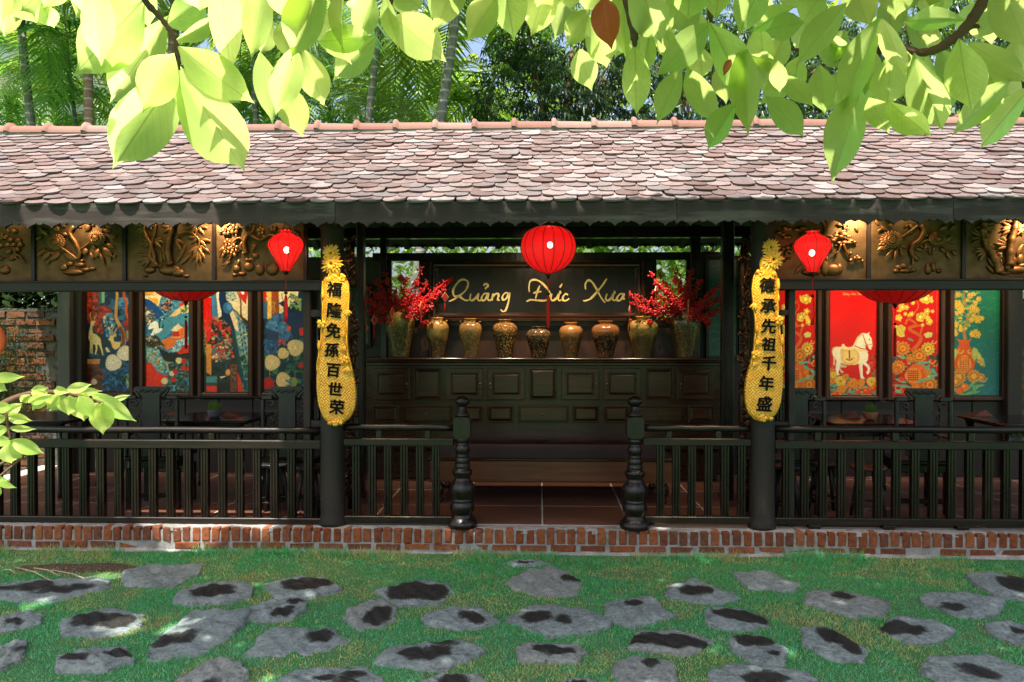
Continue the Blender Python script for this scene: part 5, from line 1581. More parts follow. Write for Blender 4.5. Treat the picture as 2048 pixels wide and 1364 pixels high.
frame_ring(sg, 'frame', [(856, 520, 1290, 642), (856, 520, 1290, 642), (860, 524, 1286, 638), (864, 527, 1282, 635), (866, 529, 1280, 633), (870, 532, 1276, 630), (874, 535, 1272, 627), (876, 537, 1270, 625)], [YSG + .05, YSG - .03, YSG - .034, YSG - .012, YSG - .024, YSG - .022, YSG + .002, YSG + .012], M['wood_cabinet'])
for st in LETTERS:
    sp = spline(st, 6) if len(st) > 2 else np.array([st[0], ((st[0][0] + st[1][0]) / 2, (st[0][1] + st[1][1]) / 2), st[1]])
    n = len(sp)
    s_ = (YSG + 6.5) / FPX
    b = MB()
    b.stroke([P(q[0], q[1], YSG + .009) for q in sp], [s_ * (2.7 + 2.4 * math.sin(math.pi * min(1, max(0, (i + .6) / n))) * (.75 + .35 * math.sin(i * .5))) for i in range(n)], Vector((0, -1, 0)), .006)
    sg.part('letter_stroke', b, M['gold_letter'])

# ================================================================== cabinet
YCB = 2.06
cb = Thing('cabinet', (Xp(1088, YCB), YCB, ZF), 'long dark wooden cabinet with panelled doors and drawers under the jars', 'cabinet')
cx0, cx1 = Xp(731, YCB), Xp(1444, YCB)
b = MB()
b.box(cx0, cx1, YCB + .02, 2.5, ZF + .36, Zp(731, YCB), .004)
b.box(cx0 + .02, cx1 - .02, YCB + .14, 2.48, ZF + .005, ZF + .355, .004)
cb.part('carcass', b, M['wood_cabinet'])
b = MB()
zt = Zp(716, YCB)
b.box(cx0 - .02, cx1 + .02, YCB - .03, 2.52, zt - .022, zt, .006)
b.box(cx0 - .01, cx1 + .01, YCB - .012, 2.5, zt - .045, zt - .0225, .008)
b.box(cx0, cx1, YCB, 2.49, zt - .085, zt - .0455, .008)
cb.part('top', b, M['wood_cabinet'])
def rpanel(t, name, px, kind):
    """Door, drawer front or fixed field: plate with a recessed frame and a bevelled raised middle."""
    x0, t0, x1, t1 = px
    i1, i2, i3 = (9, 11, 15) if kind == 'door' else ((2, 3, 8) if kind == 'field' else (2, 3, 4))
    y0 = YCB
    pr = -.022 if kind == 'drawer' else -.012
    rects = [(x0, t0, x1, t1), (x0, t0, x1, t1), (x0 + 1.2, t0 + 1.2, x1 - 1.2, t1 - 1.2), (x0 + i1, t0 + i1, x1 - i1, t1 - i1), (x0 + i1 + .6, t0 + i1 + .6, x1 - i1 - .6, t1 - i1 - .6), (x0 + i2, t0 + i2, x1 - i2, t1 - i2), (x0 + i3, t0 + i3, x1 - i3, t1 - i3)]
    ysq = [y0 + .02, y0 + pr + .003, y0 + pr, y0 + pr, y0 + pr + .012, y0 + pr + .012, y0 + pr - .002 if kind != 'drawer' else y0 + pr - .002]
    b = MB()
    vs = []
    for (a, c_, d, e), y in zip(rects, ysq): vs += [P(a, e, y), P(d, e, y), P(d, c_, y), P(a, c_, y)]
    n = len(rects)
    fs = [(i * 4 + k, i * 4 + (k + 1) % 4, (i + 1) * 4 + (k + 1) % 4, (i + 1) * 4 + k) for i in range(n - 1) for k in range(4)] + [((n - 1) * 4, (n - 1) * 4 + 1, (n - 1) * 4 + 2, (n - 1) * 4 + 3)]
    b.add(vs, fs)
    return t.part(name, b, M['wood_cabinet'])
def knob(t, par, px, py):
    p = P(px, py, YCB - .012)
    b = MB()
    b.tube([p, p + Vector((0, -.016, 0))], .006, 8); b.ell(p + Vector((0, -.022, 0)), (.013, .010, .013), 12, 8)
    b.tube([p + Vector((0, 0, -.04)), p + Vector((0, -.003, -.04))], .008, 8)
    o = link('knob', b.mesh('knob', M['brass'], t.L), par)
for (x0, x1, kind, kx) in ((746, 819, 'door', 814), (828, 883, 'field', 0), (892, 966, 'door', 960), (975, 1050, 'door', 981), (1059, 1113, 'field', 0), (1123, 1198, 'door', 1192), (1207, 1282, 'door', 1213), (1291, 1346, 'field', 0), (1355, 1428, 'door', 1362)):
    d = rpanel(cb, 'door' if kind == 'door' else 'fixed_panel', (x0, 736, x1, 800), kind)
    if kx: knob(cb, d, kx, 768)
for (x0, x1, kind, kx) in ((746, 797, 'field', 0), (806, 903, 'drawer', 855), (914, 966, 'field', 0), (975, 1027, 'field', 0), (1037, 1137, 'drawer', 1086), (1145, 1198, 'field', 0), (1207, 1258, 'field', 0), (1269, 1368, 'drawer', 1318), (1377, 1428, 'field', 0)):
    d = rpanel(cb, 'drawer' if kind == 'drawer' else 'fixed_panel', (x0, 811, x1, 845), kind)
    if kx: knob(cb, d, kx, 829)
YCB += .14
for k_ in range(7):
    x0 = 752 + k_ * 100
    rpanel(cb, 'base_panel', (x0, 868, x0 + 88, 905), 'field')
YCB -= .14

# ================================================================== low daybed in front of it
db = Thing('daybed', (Xp(1092, 1.3), 1.3, ZF), 'low brown wooden daybed in front of the cabinet', 'daybed')
yA, yB = .93, 1.86
xA, xB = Xp(855, yA), Xp(1350, yA)
z1_, z0_ = Zp(916, yA), Zp(963, yA)
b = MB(); b.box(xA, xB, yA, yB, z1_ - .03, z1_, .008)
db.part('top', b, M['wood_cabinet'])
b = MB(); b.box(xA + .02, xB - .02, yA + .012, yA + .05, z0_, z1_ - .0305, .004); b.box(xA + .01, xB - .01, yA + .004, yA + .054, z0_ - .012, z0_ - .0005, .004)
db.part('front_apron', b, M['wood_brown'])
b = MB(); b.box(xA + .02, xB - .02, yB - .05, yB - .012, z0_, z1_ - .0305, .004)
db.part('back_apron', b, M['wood_brown'])
for sx in (xA + .09, xB - .09):
    for sy in (yA + .1, yB - .1):
        b = MB()
        h = z0_ - ZF
        b.lathe(sx, sy, [(.028, ZF), (.04, ZF + h * .08), (.042, ZF + h * .16), (.03, ZF + h * .24), (.05, ZF + h * .42), (.058, ZF + h * .58), (.05, ZF + h * .74), (.034, ZF + h * .84), (.045, ZF + h * .92), (.045, ZF + h)], 18)
        db.part('leg', b, M['wood_cabinet'])

# ================================================================== jars on the cabinet
YJ = 2.24
zt = Zp(716, 2.06)
def jar(px, w, topy, mat, label, lugs=False, neck=1.0, sh=.74):
    s_ = (YJ + 6.5) / FPX
    x = Xp(px, YJ)
    base = zt + .001
    # foot of the jar is at photo y 713 on the cabinet top
    H = (713 - topy) * s_ + .012
    Rm = w / 2 * s_
    t = Thing('jar', (x, YJ, base), label, 'jar', 'glazed stoneware jars on the cabinet')
    pr = [(.54, 0), (.56, .02), (.62, .14), (.76, .34), (.90, .53), (.98, .66), (1.0, sh - .02), (.965, .79), (.86, .85), (.69, .89), (.52 * neck, .91), (.46 * neck, .93), (.46 * neck, .955), (.54 * neck, .972), (.58 * neck, .985), (.55 * neck, 1.0), (.44 * neck, .995), (.40 * neck, .93)]
    b = MB()
    sp = spline(pr, 3)
    b.lathe(x, YJ, [(max(.001, q[0]) * Rm, base + q[1] * H) for q in sp], 36)
    t.part('body', b, mat)
    if lugs:
        for k_ in range(4):
            a = -math.pi / 2 + (k_ - 1.5) * .9
            b = MB()
            c0 = Vector((x + math.cos(a) * Rm * .80, YJ + math.sin(a) * Rm * .80, base + H * .885))
            d = Vector((math.cos(a + math.pi / 2), math.sin(a + math.pi / 2), 0))
            o_ = Vector((math.cos(a), math.sin(a), 0))
            b.tube([c0 - d * .022, c0 - d * .012 + o_ * .012 + Vector((0, 0, .016)), c0 + d * .012 + o_ * .012 + Vector((0, 0, .016)), c0 + d * .022], [.006] * 4, 8)
            t.part('lug', b, mat)
    return t
jm = [mat_jar('olive_speckled_glaze', (.20, .115, .032), (.13, .082, .03), .62, (.36, .22, .06)), mat_jar('honey_glaze', (.42, .22, .06), (.15, .07, .028), .46, (.36, .17, .05), .12), mat_jar('olive_gold_glaze', (.20, .10, .028), (.17, .11, .04), .62, (.30, .17, .05)),
      mat_jar('dark_gilt_shoulder_glaze', (.13, .06, .02), (.022, .019, .013), .58, (.55, .26, .07), .14), mat_jar('black_speckled_glaze', (.04, .028, .015), (.014, .012, .009), .5, (.30, .15, .05), .15), mat_jar('amber_glaze', (.30, .13, .04), (.10, .06, .026), .56, (.32, .13, .04), .12),
      mat_jar('red_brown_shoulder_glaze', (.17, .065, .022), (.020, .016, .011), .58, (.28, .10, .03), .14), mat_jar('speckled_gold_glaze', (.40, .22, .06), (.16, .10, .035), .5, (.20, .10, .03), .14), mat_jar('dripped_brown_glaze', (.05, .036, .02), (.14, .08, .03), .62, (.24, .13, .05))]
for (px, w, ty, lab, lg, nk) in ((800.5, 61, 612, 'tall olive speckled jar holding the left berry branches', True, 1.0), (875.5, 45, 635, 'honey coloured jar with a shiny top, beside the left berry vase', True, .95), (941, 46, 637, 'slim olive gold jar, third from the left on the cabinet', True, .95), (1010, 51, 639, 'dark jar with a glittering gilt shoulder and wide neck', False, 1.05),
                             (1077, 50, 653, 'squat black speckled jar in the middle, shortest of the row', False, 1.0), (1142, 48, 645, 'amber topped jar just right of the hanging tassel', False, .95), (1211, 56, 642, 'dark jar with a red brown shoulder beside the speckled gold jar', False, .95), (1286, 61, 633, 'stout speckled gold jar with lugs beside the right berry vase', True, .9), (1370, 62, 618, 'tall brown dripped jar holding the right berry branches', True, 1.0)):
    i = [800.5, 875.5, 941, 1010, 1077, 1142, 1211, 1286, 1370].index(px)
    jar(px, w, ty, jm[i], lab, lg, nk)

# ================================================================== berry branches and paper charms
def berries(px, py, tips, label, seed):
    r = random.Random(seed)
    Y = YJ
    t = Thing('berry_branches', P(px, py, Y), label, 'berry branches', 'red berry branches in the tall jars')
    be = MB()
    base = P(px, py + 40, Y)
    for (tx, ty) in tips:
        yo = r.uniform(-.28, .16)
        tip = P(tx, ty, Y + yo)
        mid = base.lerp(tip, .5) + Vector((0, 0, .05 + .04 * r.random()))
        pts = [Vector(q) for q in spline([tuple(base), tuple(P(px + r.uniform(-8, 8), py, Y + r.uniform(-.03, .03))), tuple(mid), tuple(tip)], 6)]
        b = MB(); b.tube(pts, [.006 - .004 * i / len(pts) for i in range(len(pts))], 5)
        t.part('twig', b, M['twig'])
        n = len(pts)
        for k_ in range(120):
            i = r.uniform(.38, 1.0) * (n - 1)
            a = pts[int(i)].lerp(pts[min(n - 1, int(i) + 1)], i % 1)
            o_ = Vector((r.gauss(0, 1), r.gauss(0, 1), r.gauss(0, 1)))
            o_ = o_.normalized() * r.uniform(.008, .062) * (1.2 - .5 * i / n)
            k2 = r.uniform(.6, 1.1)
            be.ell(a + o_, (.0105 * r.uniform(.8, 1.15),) * 3, 6, 4, col=(.66 * k2, .012 * k2, .018 * k2, 1))
    t.part('berries', be, M['berry'], kind='stuff')
berries(800, 622, [(735, 575), (742, 600), (735, 622), (770, 548), (775, 640), (790, 580), (812, 555), (843, 536), (838, 560), (858, 560), (905, 556), (890, 566), (872, 590), (850, 610), (868, 612), (745, 640), (820, 632), (728, 596), (760, 585), (826, 590), (893, 578), (845, 628), (752, 560), (800, 600)], 'red berry branches spreading from the tall jar left of the sign', 11)
berries(1370, 622, [(1300, 545), (1310, 562), (1258, 590), (1275, 612), (1300, 600), (1320, 548), (1350, 536), (1380, 540), (1400, 560), (1432, 575), (1445, 595), (1440, 620), (1420, 640), (1318, 636), (1296, 622), (1330, 580), (1370, 570), (1410, 600), (1262, 606), (1345, 600), (1390, 620), (1442, 568), (1360, 556), (1305, 580)], 'red berry branches spreading from the tall jar right of the sign', 12)
def charm(px, py, w, h, tl, label, turn=0.0, Y=None, col='red_card'):
    """Diamond paper charm with a pale edge and a tassel; turn 0 faces us, 1 is edge-on."""
    Y = YJ - .2 if Y is None else Y
    s_ = (Y + 6.5) / FPX
    c = P(px, py, Y)
    t = Thing('hanging_charm', c + Vector((0, 0, h * s_ / 2)), label, 'charm', 'red charms hanging in the berry branches')
    ca, sa = math.cos(turn), math.sin(turn)
    def ring(k, off): return [Vector((c.x + u * k * w / 2 * s_ * ca + off * sa, c.y + u * k * w / 2 * s_ * sa - off * ca, c.z + v * k * h / 2 * s_)) for u, v in ((0, -1), (1, 0), (0, 1), (-1, 0))]
    b = MB(); a_, b_ = ring(1, 0), ring(1, .006)
    b.add(a_ + b_, [(0, 1, 2, 3)[::-1], (4, 5, 6, 7)] + [(i, (i + 1) % 4, (i + 1) % 4 + 4, i + 4) for i in range(4)])
    t.part('edge', b, M['gold_edge'])
    b = MB(); a_, b_ = ring(.84, .0062), ring(.84, .0085)
    b.add(a_ + b_, [(4, 5, 6, 7)] + [(i, (i + 1) % 4, (i + 1) % 4 + 4, i + 4) for i in range(4)])
    t.part('card', b, M[col])
    b = MB()
    z = c.z - h / 2 * s_
    b.tube([(c.x, c.y, z + .004), (c.x, c.y, z - .012)], .0025, 5)
    b.lathe(c.x, c.y, [(.007, z - tl * s_), (.0075, z - tl * s_ * .6), (.006, z - .018), (.0035, z - .012)], 10)
    t.part('tassel', b, M['red_cloth'])
    b = MB(); b.tube([(c.x, c.y, c.z + h / 2 * s_), (c.x, c.y + .03, c.z + h / 2 * s_ + .05)], .0015, 4)
    t.part('string', b, M['red_cloth'])
charm(802, 557, 19, 20, 14, 'red diamond charm in front of the left rear opening')
charm(890, 594, 15, 21, 19, 'red diamond charm with tassel touching the Q of the sign', .35)
charm(784, 625, 15, 22, 22, 'narrow red charm hanging over the left side of the tall olive jar', 1.1)
charm(842, 614, 15, 24, 30, 'red charm turned edge-on with a long tassel above the honey jar', 1.2)
charm(748, 640, 15, 22, 26, 'red charm low at the left end of the left berry branches', .8)
charm(731, 655, 12, 16, 0.5, 'small red charm by the door post left of the cabinet', .6)
charm(1259, 622, 14, 24, 28, 'slim red charm at the left tip of the right berry branches', 1.15)
charm(1311, 582, 14, 22, 22, 'red charm edge-on in front of the right rear opening', 1.2)
charm(1351, 561, 20, 22, 8, 'square orange-red charm in the middle of the right berry branches', .1)
charm(1376, 612, 8, 26, 20, 'thin red charm above the tall brown jar', 1.3)
for (px, py, lab) in ((852, 645, 'red tassel ball lying on the shoulder of the honey jar'), (1299, 644, 'red tassel ball lying on the speckled gold jar'), (1416, 645, 'red tassel ball hanging beside the tall brown jar')):
    b = MB()
    r = random.Random(px)
    c0 = P(px, py, YJ - .14)
    for _ in range(40):
        d = Vector((r.gauss(0, 1), r.gauss(0, 1), r.gauss(0, .8))).normalized()
        b.tube([c0, c0 + d * .028, c0 + d * .045 + Vector((0, 0, -.012))], [.004, .004, .002], 4)
    solo('tassel_ball', b, M['red_cloth'], c0, lab, 'tassel')
import bmesh
# ================================================================== lanterns
def lantern(px, Y, prof, ribs, label, cap_y, string_to, bead_y, tassel, ztop_hang, lit=True, group='red silk lanterns', bulb_px=None):
    """prof: (half width, photo y) from bottom to top."""
    s_ = (Y + 6.5) / FPX
    x = Xp(px, Y)
    f = lambda hw, y: (hw * s_, Zp(y, Y, px))
    t = Thing('lantern', (x, Y, f(0, prof[0][1])[1]), label, 'lantern', group)
    sp = spline([f(*q) for q in prof], 6)
    b = MB()
    # silk sags between the ribs
    n = ribs * 4
    vs, fs = [], []
    for (r_, z) in sp:
        for j in range(n):
            a = 2 * math.pi * (j + .5) / n + .2
            k = 1 - .022 * (math.sin(math.pi * (j % 4 + .5) / 4))
            vs.append((x + r_ * k * math.cos(a), Y + r_ * k * math.sin(a), z))
    for i in range(len(sp) - 1):
        for j in range(n):
            fs.append((i * n + j, i * n + (j + 1) % n, (i + 1) * n + (j + 1) % n, (i + 1) * n + j))
    b.add(vs, fs, smooth=True)
    t.part('shade', b, M['lantern' if lit else 'lantern_dim'])
    for j in range(ribs):
        a = 2 * math.pi * (j * 4) / n + .2
        b = MB()
        b.tube([(x + (r_ * 1.004) * math.cos(a), Y + (r_ * 1.004) * math.sin(a), z) for r_, z in sp], .0026, 5)
        t.part('rib', b, M['lantern_rib'])
    (rb0, zb0), (rt0, zt0) = f(*prof[0]), f(*prof[-1])
    b = MB(); b.lathe(x, Y, [(rb0 * .75, zb0 + .006), (rb0 * .95, zb0 + .002), (rb0 * .95, zb0 - .004), (rb0 * .5, zb0 - .006)], 16)
    t.part('bottom_ring', b, M['red_card'])
    b = MB()
    zc0, zc1 = Zp(cap_y[0], Y, px), Zp(cap_y[1], Y, px)
    b.lathe(x, Y, [(.004, zc1), (.010, zc1 + (zc0 - zc1) * .2), (.020, zc1 + (zc0 - zc1) * .55), (.024, zc1 + (zc0 - zc1) * .85), (.018, zc0)], 14)
    t.part('bottom_cap', b, M['black_metal'])
    b = MB(); b.tube([(x, Y, zc1), (x, Y, Zp(string_to, Y, px))], .0028, 6)
    t.part('string', b, M['red_cloth'])
    b = MB(); b.ell((x, Y, Zp(bead_y, Y, px)), (.015, .015, .013), 14, 10)
    t.part('bead', b, M['black_metal'])
    if tassel:
        z1_, z0_ = Zp(tassel[0], Y, px), Zp(tassel[1], Y, px)
        b = MB(); b.lathe(x, Y, [(.013, z0_), (.0145, z0_ + (z1_ - z0_) * .3), (.013, z1_ - .03), (.009, z1_ - .005), (.004, z1_)], 14)
        t.part('tassel', b, M['red_cloth'])
    b = MB(); b.lathe(x, Y, [(rt0 * .98, zt0 - .004), (rt0 * 1.02, zt0), (rt0 * .98, zt0 + .006), (rt0 * .7, zt0 + .006)], 16)
    t.part('top_ring', b, M['red_card'])
    b = MB()
    for a in (0.5, 2.6, 4.7): b.tube([(x + rt0 * .9 * math.cos(a), Y + rt0 * .9 * math.sin(a), zt0 + .004), (x, Y, zt0 + .07)], .002, 4)
    b.tube([(x, Y, zt0 + .07), (x, Y, ztop_hang)], .003, 5)
    t.part('hanger', b, M['black_metal'])
    if lit:
        bp = P(bulb_px[0], bulb_px[1], Y)
        b = MB(); b.ell(bp, (.022, .022, .026), 14, 10)
        t.part('bulb', b, M['bulb'])
        ld = bpy.data.lights.new('lantern_light', 'POINT'); ld.energy = 2.2; ld.color = (1, .75, .5); ld.shadow_soft_size = .03
        lo = bpy.data.objects.new('lantern_light', ld); COL.objects.link(lo); lo.parent = t.e; lo.location = bp - t.L + Vector((0, 0, .045))
    return t
M['lantern_rib'] = mat_plain('dark_red_rib', (.05, .004, .004), .6)
onion = [(11, 542), (14, 532), (22, 518), (30, 504), (34.5, 493), (34.5, 486), (29, 476), (18, 469), (12.5, 465), (13, 460)]
lantern(572, -.12, onion, 10, 'onion-shaped red lantern in front of the left carved frieze', (544, 550), 592, 586, (590, 645), 2.93, bulb_px=(573, 500))
lantern(1624.5, -.12, [(h, y + 2) for h, y in onion], 10, 'onion-shaped red lantern in front of the carved pine panel', (546, 554), 640, 592, (598, 650), 2.93, bulb_px=(1624, 506))
globe = [(9, 547), (20, 543), (34, 535), (46, 523), (53, 509), (55.5, 496), (53, 480), (45, 466), (32, 457), (20, 453.5), (13, 453)]
lantern(1096.5, -.02, globe, 16, 'big round red lantern with long tassel before the black sign board', (547, 558), 592, 588, (590, 656), 2.98, bulb_px=(1100, 490))
def big(px, by, ky): return [(8, by), (28, by - 3), (50, by - 12), (68, by - 26), (77, by - 42), (79, by - 58), (74, by - 76), (60, by - 91), (42, by - 100), (22, by - 104)]
lantern(372, 1.35, big(372, 602, 0), 16, 'big red lantern hanging in the left room, mostly behind the beam', (602, 613), 634, 634, (640, 697), 3.3, False)
lantern(1790, 1.35, big(1790, 607, 0), 16, 'big red lantern hanging in the right room before the red panels', (607, 618), 650, 648, (655, 714), 3.3, False)

# ================================================================== gourd-shaped gilded plaques with calligraphy
def text_mesh(ch, size, bold=.02, depth=.01):
    cu = bpy.data.curves.new('brush_character', 'FONT')
    cu.body = ch; cu.size = size; cu.extrude = depth; cu.offset = bold; cu.align_x = 'CENTER'; cu.align_y = 'CENTER'
    cu.resolution_u = 3
    ob = bpy.data.objects.new('tmp', cu); COL.objects.link(ob)
    dg = bpy.context.evaluated_depsgraph_get()
    me = bpy.data.meshes.new_from_object(ob.evaluated_get(dg))
    bpy.data.objects.remove(ob)
    return me
def plaque(chars, org, k, left, right, topz, char_pts, flowers, label, mirror):
    """left/right: edge points in zoom pixels of the photo crop (origin org, scale k)."""
    Y = -.035
    s_ = (Y + 6.5) / FPX
    toPx = lambda x, y: (org[0] + x / k, org[1] + y / k)
    L_ = np.array(sorted(left, key=lambda q: q[1])); R_ = np.array(sorted(right, key=lambda q: q[1]))
    ys_ = np.linspace(topz, 1338 if not mirror else 1308, 72)
    xl = np.interp(ys_, L_[:, 1], L_[:, 0]); xr = np.interp(ys_, R_[:, 1], R_[:, 0])
    ker = np.ones(5) / 5
    xl[2:-2] = np.convolve(xl, ker, 'valid'); xr[2:-2] = np.convolve(xr, ker, 'valid')
    cxp, cyp = toPx((left[0][0] + right[0][0]) / 2, ys_[-1])
    t = Thing('calligraphy_plaque', P(cxp, cyp, Y), label, 'plaque', 'gilded gourd plaques on the columns')
    b = MB()
    nx = 14
    vs, fs = [], []
    for i, y in enumerate(ys_):
        for j in range(nx + 1):
            u = j / nx
            px, py = toPx(xl[i] + (xr[i] - xl[i]) * u, y)
            bul = (1 - (2 * u - 1) ** 4) * .022 * min(1, (xr[i] - xl[i]) / 120)
            vs.append(P(px, py, Y - bul))
    for i in range(len(ys_) - 1):
        for j in range(nx): fs.append((i * (nx + 1) + j, (i + 1) * (nx + 1) + j, (i + 1) * (nx + 1) + j + 1, i * (nx + 1) + j + 1))
    b.add(vs, fs, smooth=True)
    # back and rim
    o = len(b.v)
    edge = [i * (nx + 1) for i in range(len(ys_))] + [(len(ys_) - 1) * (nx + 1) + j for j in range(1, nx + 1)] + [i * (nx + 1) + nx for i in range(len(ys_) - 2, -1, -1)] + list(range(nx - 1, 0, -1))
    bv = [Vector(b.v[i]) + Vector((0, .045, 0)) for i in edge]
    ev = [Vector(b.v[i]) for i in edge]
    m = len(edge)
    b.add(ev + bv, [(i, i + m, (i + 1) % m + m, (i + 1) % m) for i in range(m)])
    body = t.part('woven_body', b, M['gold_weave'])
    for ch, (x, y, h) in zip(chars, char_pts):
        px, py = toPx(x, y)
        me0 = text_mesh(ch, h / k * s_ * 1.04, .0012, .004)
        bm_ = bmesh.new()
        for q_ in range(5):
            m2 = me0.copy(); m2.transform(Matrix.Translation(((-.0022, .0022, 0, 0, 0)[q_], (0, 0, .0018, -.0018, 0)[q_], .0002 * q_))); bm_.from_mesh(m2); bpy.data.meshes.remove(m2)
        me = bpy.data.meshes.new('brush_character'); bm_.to_mesh(me); bm_.free(); bpy.data.meshes.remove(me0)
        me.materials.clear(); me.materials.append(M['ink'])
        sh = Matrix(((1, .10, 0, 0), (-.09 if not mirror else -.06, 1, 0, 0), (0, 0, 1, 0), (0, 0, 0, 1)))
        me.transform(sh)
        o2 = link('brush_character', me, t.e, P(px, py, Y - .027) - t.L)
        o2.rotation_euler = (math.pi / 2, 0, 0)
    for (x, y, rr, kind) in flowers:
        px, py = toPx(x, y)
        c = P(px, py, Y - .02)
        q = rr / k * s_
        b = MB()
        rn = random.Random(int(x + y))
        if kind == 'mum':
            for ring, (n_, l_) in enumerate(((18, 1.0), (15, .75), (10, .48))):
                for i in range(n_):
                    a = 2 * math.pi * i / n_ + ring * .3 + rn.uniform(-.1, .1)
                    d = Vector((math.cos(a), 0, math.sin(a)))
                    o_ = Vector((0, -.014 * ring - .004, 0))
                    b.dome_leaf(c + d * q * .12 + o_, c + d * q * l_ * rn.uniform(.85, 1.1) + o_ + Vector((0, -.016 * rn.random(), 0)), q * .28, .008, NF)
        elif kind == 'blossom':
            for i in range(5):
                a = 2 * math.pi * i / 5 + rn.random()
                b.ell(c + Vector((math.cos(a) * q * .6, 0, math.sin(a) * q * .6)), (q * .45, .010, q * .45), 8, 5)
            b.ell(c + Vector((0, -.010, 0)), (q * .28,) * 3, 8, 5)
        elif kind == 'leaf':
            a = rn.uniform(-2.2, -.9)
            for da in (-.45, 0, .45): b.dome_leaf(c, c + Vector((math.cos(a + da), 0, math.sin(a + da))) * q * 1.5, q * .6, .012, NF)
        elif kind == 'bud':
            b.ell(c, (q * .30, .012, q * .8), 10, 8)
            b.ell(c + Vector((0, 0, q * .7)), (q * .2, .010, q * .4), 8, 6)
        t.part({'mum': 'carved_chrysanthemum', 'blossom': 'carved_blossom', 'leaf': 'carved_leaf', 'bud': 'carved_bud'}[kind], b, M['gold'])
    # vine stems down both edges and a bead rim at the foot
    for side, E in ((-1, xl), (1, xr)):
        b = MB()
        pts = []
        for i in range(2, 46):
            px, py = toPx(E[i] + side * (1 + 2.2 * math.sin(i * .8)), ys_[i])
            pts.append(P(px, py, Y - .012 - .006 * math.cos(i * .8)))
        b.tube(pts, .0055, 6)
        t.part('vine_stem', b, M['gold'])
    b = MB()
    b.tube([P(*toPx(*q), Y + .01) for q in ((topz and (left[0][0] + right[0][0]) / 2, topz - 195), ((left[0][0] + right[0][0]) / 2 + 8, topz - 210), ((left[0][0] + right[0][0]) / 2, topz - 222), ((left[0][0] + right[0][0]) / 2 - 8, topz - 210))], .004, 6)
    t.part('hanging_loop', b, M['black_metal'])
    b = MB(); px, py = toPx((xl[0] + xr[0]) / 2, topz + 4)
    b.ell(P(px, py - 14, Y), (.05, .028, .075), 12, 8)
    t.part('neck', b, M['gold'])
    return t
plaque('福隆免孫百世荣', (600, 460), 3.41,
       [(172, 318), (156, 350), (149, 400), (150, 470), (155, 560), (151, 650), (140, 760), (128, 840), (118, 920), (112, 1010), (114, 1100), (125, 1190), (150, 1265), (185, 1316), (215, 1334), (236, 1338)],
       [(300, 318), (326, 350), (333, 420), (330, 520), (321, 620), (318, 760), (326, 850), (346, 930), (368, 1020), (380, 1120), (376, 1200), (352, 1268), (312, 1312), (275, 1332), (244, 1338)], 318,
       [(235, 412, 100), (232, 556, 104), (226, 694, 104), (216, 826, 98), (226, 962, 98), (238, 1094, 96), (250, 1216, 100)],
       [(215, 160, 70, 'mum'), (218, 232, 78, 'mum'), (200, 290, 46, 'leaf'), (285, 325, 30, 'blossom'), (155, 440, 36, 'bud'), (144, 640, 32, 'blossom'), (128, 790, 36, 'bud'), (312, 545, 34, 'leaf'), (298, 715, 34, 'bud'), (305, 790, 32, 'leaf'), (302, 890, 34, 'blossom'), (325, 930, 36, 'leaf'), (240, 1312, 26, 'blossom'), (205, 1306, 20, 'leaf'), (285, 1305, 20, 'leaf'), (190, 320, 28, 'leaf')],
       'gilded woven gourd plaque on the left column with seven black characters', False)
plaque('德承先祖千年盛', (1450, 450), 3.325,
       [(215, 305), (195, 335), (183, 400), (185, 480), (195, 560), (206, 650), (202, 740), (196, 820), (182, 900), (155, 980), (138, 1060), (134, 1140), (144, 1220), (170, 1275), (205, 1300), (236, 1308)],
       [(325, 305), (345, 345), (352, 430), (350, 520), (352, 620), (366, 720), (376, 820), (383, 920), (386, 1010), (382, 1100), (372, 1180), (348, 1250), (310, 1292), (275, 1305), (246, 1308)], 305,
       [(280, 408, 98), (288, 545, 100), (290, 680, 96), (292, 800, 90), (292, 925, 96), (275, 1060, 96), (262, 1198, 100)],
       [(300, 150, 62, 'mum'), (318, 230, 74, 'mum'), (285, 275, 44, 'leaf'), (240, 312, 32, 'blossom'), (355, 400, 40, 'bud'), (356, 490, 26, 'bud'), (362, 635, 32, 'blossom'), (382, 770, 40, 'bud'), (205, 520, 34, 'leaf'), (212, 690, 36, 'bud'), (208, 770, 28, 'leaf'), (205, 865, 32, 'blossom'), (188, 912, 26, 'leaf'), (255, 1285, 26, 'blossom'), (300, 1275, 20, 'leaf'), (330, 305, 26, 'leaf')],
       'gilded woven gourd plaque on the right column with seven black characters', True)

